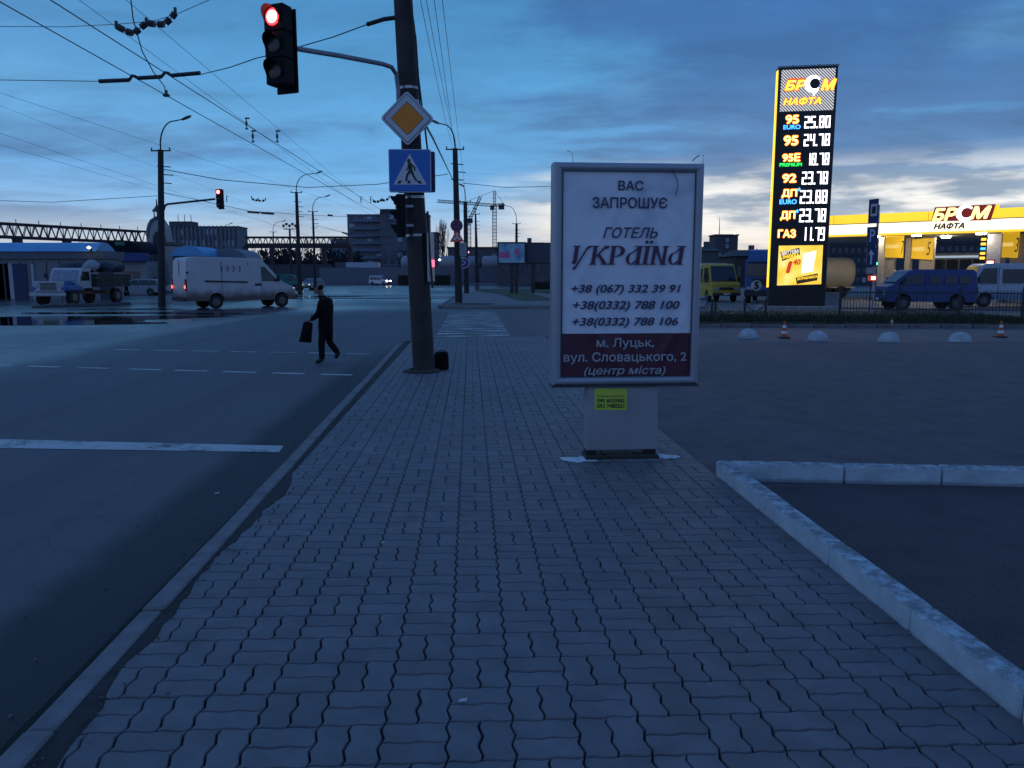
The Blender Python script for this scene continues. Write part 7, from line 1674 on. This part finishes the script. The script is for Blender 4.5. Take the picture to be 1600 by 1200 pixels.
for px, w_, m_ in [(-40, 1.5, 'd'), (-10, 1.5, 'd'), (5, .9, 'd'), (15, .55, 'w'), (32, 1.0, 'b'), (52, .2, 'w'), (168, 1.0, 'd')]:
    xx = P(px, 430, DM).x-a.x; MB().box((xx, -.03, H*.38), (w_, .08, H*.74)).build('door' if m_ != 'w' else 'pilaster', {'d': mat('market_door', (.04, .045, .06), .7) if 'market_door' not in MATS else MATS['market_door'], 'w': wlit, 'b': mat('blue_door', (.03, .05, .11), .7) if 'blue_door' not in MATS else MATS['blue_door']}[m_], t)
for k in range(14): MB().box((W*(k+.5)/14, -.01, H*.4), (.05, .05, H*.8)).build('panel_joint', roof_dk, t)
lx_ = P(139, 387, DM-.6); q = thing('roof_lamp', 'small warm lamp shining on the blue market roof edge', 'lamp', lx_); MB().lathe([(.001, -.10), (.16, 0), (.001, .12)], n=8).build('bulb', emat('warm_lamp', (1, .85, .5), 5), q); MB().box((0, .2, -.2), (.06, .3, .3)).build('bracket', darkmetal, q)
# arched kiosk
DK = 78; a, b = P(158, 430, DK), P(226, 430, DK); W = b.x-a.x; t = thing('arched_kiosk', 'market kiosk with dark arched roof and blue awning behind the silver car', 'kiosk', (a.x, DK, RZ)); He = P(190, 408, DK).z-RZ; Ha = P(190, 395, DK).z-RZ; Hr = P(190, 375, DK).z-RZ
MB().box((W*.6, 3, He/2), (W*.8, 5, He)).build('wall', mat('kiosk_pale', (.30, .31, .32), .8), t); MB().box((W*.62, .2, (He+Ha)/2), (W*.84, 1.2, Ha-He)).build('awning', mat('awning_blue', (.03, .06, .20), .7), t)
pts = [(W/2+W/2*math.cos(PI*k/12), Ha+(Hr-Ha)*math.sin(PI*k/12)) for k in range(13)]; MB().prism(pts, -.3, 5).build('arched_roof', mat('arch_dark', (.012, .018, .025), .95, spec=.1), t)
MB().box((W*.52, -.33, Ha+(Hr-Ha)*.72), (1.0, .04, .35)).build('roof_sign', mat('green_sign', (.05, .18, .12), .6), t)
for k in range(3): MB().box((W*(.35+k*.2), .47, He*.55), (.7, .06, .9)).build('window', glass, t)
MB().box((W*.5, .46, He*.45), (.9, .07, .9)).build('poster', mat('kiosk_poster', (.10, .18, .38), .6), t)
# church-like gate with dome
DG = 88; g0 = P(246, 430, DG); g0.z = RZ; t = thing('domed_gate', 'white gate building with a dark onion dome and lantern behind the lamp pole', 'gate', g0)
Z_ = lambda py: P(246, py, DG).z-RZ; Xg = lambda px: P(px, 430, DG).x-g0.x
MB().box((Xg(250), 2, Z_(388)/2), (Xg(272)-Xg(226), 4, Z_(388))).build('wall', stone_w, t); 
for x in (231, 269): MB().box((Xg(x), .6, Z_(392)/2), (1.2, 3, Z_(392)+1.0)).build('pier', stone_w, t); MB().box((Xg(x), .6, Z_(391)+.7), (1.5, 3.2, .35)).build('pier_cap', dkwall, t)
pts = [(Xg(255)+1.1*math.cos(PI*k/14), Z_(372)+(Z_(344)-Z_(372))*math.sin(PI*k/14)) for k in range(15)]; pts = [(pts[0][0], Z_(388))]+pts+[(pts[-1][0], Z_(388))]; MB().prism(pts, -.4, .5).build('arched_gable', stone_w, t)
pts = [(Xg(255)+.7*math.cos(PI*k/12), Z_(374)+.9*math.sin(PI*k/12)) for k in range(13)]; MB().prism([(pts[0][0], 0)]+pts+[(pts[-1][0], 0)], -.46, -.36).build('doorway', mat('gate_dark', (.05, .05, .06), .8), t)
dm = mat('dome_dark', (.035, .04, .05), .5); R0 = Xg(256)-Xg(238)
MB().lathe([(R0*.96, Z_(372)), (R0, Z_(366)), (R0*.97, Z_(357)), (R0*.82, Z_(348)), (R0*.6, Z_(341)), (.35, Z_(337)), (.3, Z_(336))], (Xg(238), 2.2, 0), 24).build('dome', dm, t, smooth=True)
MB().lathe([(R0*1.0, Z_(390)), (R0*1.0, Z_(372)), (R0*1.05, Z_(371))], (Xg(238), 2.2, 0), 24).build('drum', stone_w, t)
for k in range(6): MB().cyl((Xg(238)+.38*math.cos(k*PI/3), 2.2+.38*math.sin(k*PI/3), Z_(337)), (Xg(238)+.38*math.cos(k*PI/3), 2.2+.38*math.sin(k*PI/3), Z_(328)), .05, n=6).build('column', stone_w, t)
MB().lathe([(.56, Z_(328)), (.5, Z_(326)), (.25, Z_(322)), (.09, Z_(318)), (.05, Z_(309)), (.001, Z_(307))], (Xg(238), 2.2, 0), 14).build('spire', dm, t)
# more blue-roofed stalls toward the middle
for x0, x1, y0_, y1_, d, l in [(272, 322, 392, 384, 80, 'blue vaulted stall roof above the white van'), (330, 388, 398, 388, 84, 'pale vaulted stall roof right of the blue one')]:
    a, b = P(x0, 430, d), P(x1, 430, d); W = b.x-a.x; He, Hr = P(x0, y0_+8, d).z-RZ, P(x0, y1_, d).z-RZ
    t = thing('market_stall', l, 'stall', (a.x, d, RZ)); MB().box((W/2, 2.5, He/2), (W, 5, He)).build('wall', dkwall, t)
    pts = [(W/2+W/2*math.cos(PI*k/10), He+(Hr-He)*math.sin(PI*k/10)) for k in range(11)]; MB().prism(pts, -.3, 5).build('roof', roof_bl if x0 < 300 else mat('pale_vault', (.16, .19, .22), .6), t)
    MB().box((W/2, -.02, He*.4), (W*.7, .06, He*.6)).build('shutter', mat('stall_shutter', (.06, .07, .09), .7) if 'stall_shutter' not in MATS else MATS['stall_shutter'], t)
# low kerb wall and tyres at the edge of the yard
t = thing('low_kerb_wall', 'low dark stones edging the wet market yard beside the puddles', 'edging', G(60, 480, RZ)); r_ = random.Random(8)
for k in range(9): q = G(60+k*17, 481.5-k*.6, RZ)-t.location; MB().bbox(q+Vector((0, 0, .08)), (.55, .3, .2+r_.uniform(-.04, .04)), .03).build('stone', dkwall, t)
t = thing('snow_heap', 'small heap of grey slush beside the lorry wheel', 'heap', G(112, 479, RZ)); mb = MB().lathe([(.5, 0), (.4, .08), (.2, .13), (.001, .15)], n=14); mb.v = [(x*1.4*(1+.2*math.sin(4*y)), y, z) for x, y, z in mb.v]; mb.build('heap', mat('slush', (.35, .37, .4), .8), t)
# small litter on the paving and road
for x, y, l, s in [(339, 771, 'tiny white scrap of paper on the road near the kerb', .022), (723, 1095, 'tiny pale leaf on the pavers near the bottom', .018), (598, 848, 'tiny white speck on the pavers left of centre', .012)]:
    q = G(x, y, RZ+.012 if x < 400 else .008); t = MB().add([(-s, -s*.4, 0), (s*.8, -s*.5, .004), (s, s*.3, .01), (-s*.6, s*.5, .003)], [(0, 1, 2, 3)]).build('litter', mat('litter_white', (.5, .5, .48), .8) if 'litter_white' not in MATS else MATS['litter_white'], loc=q, label=l, cat='litter')
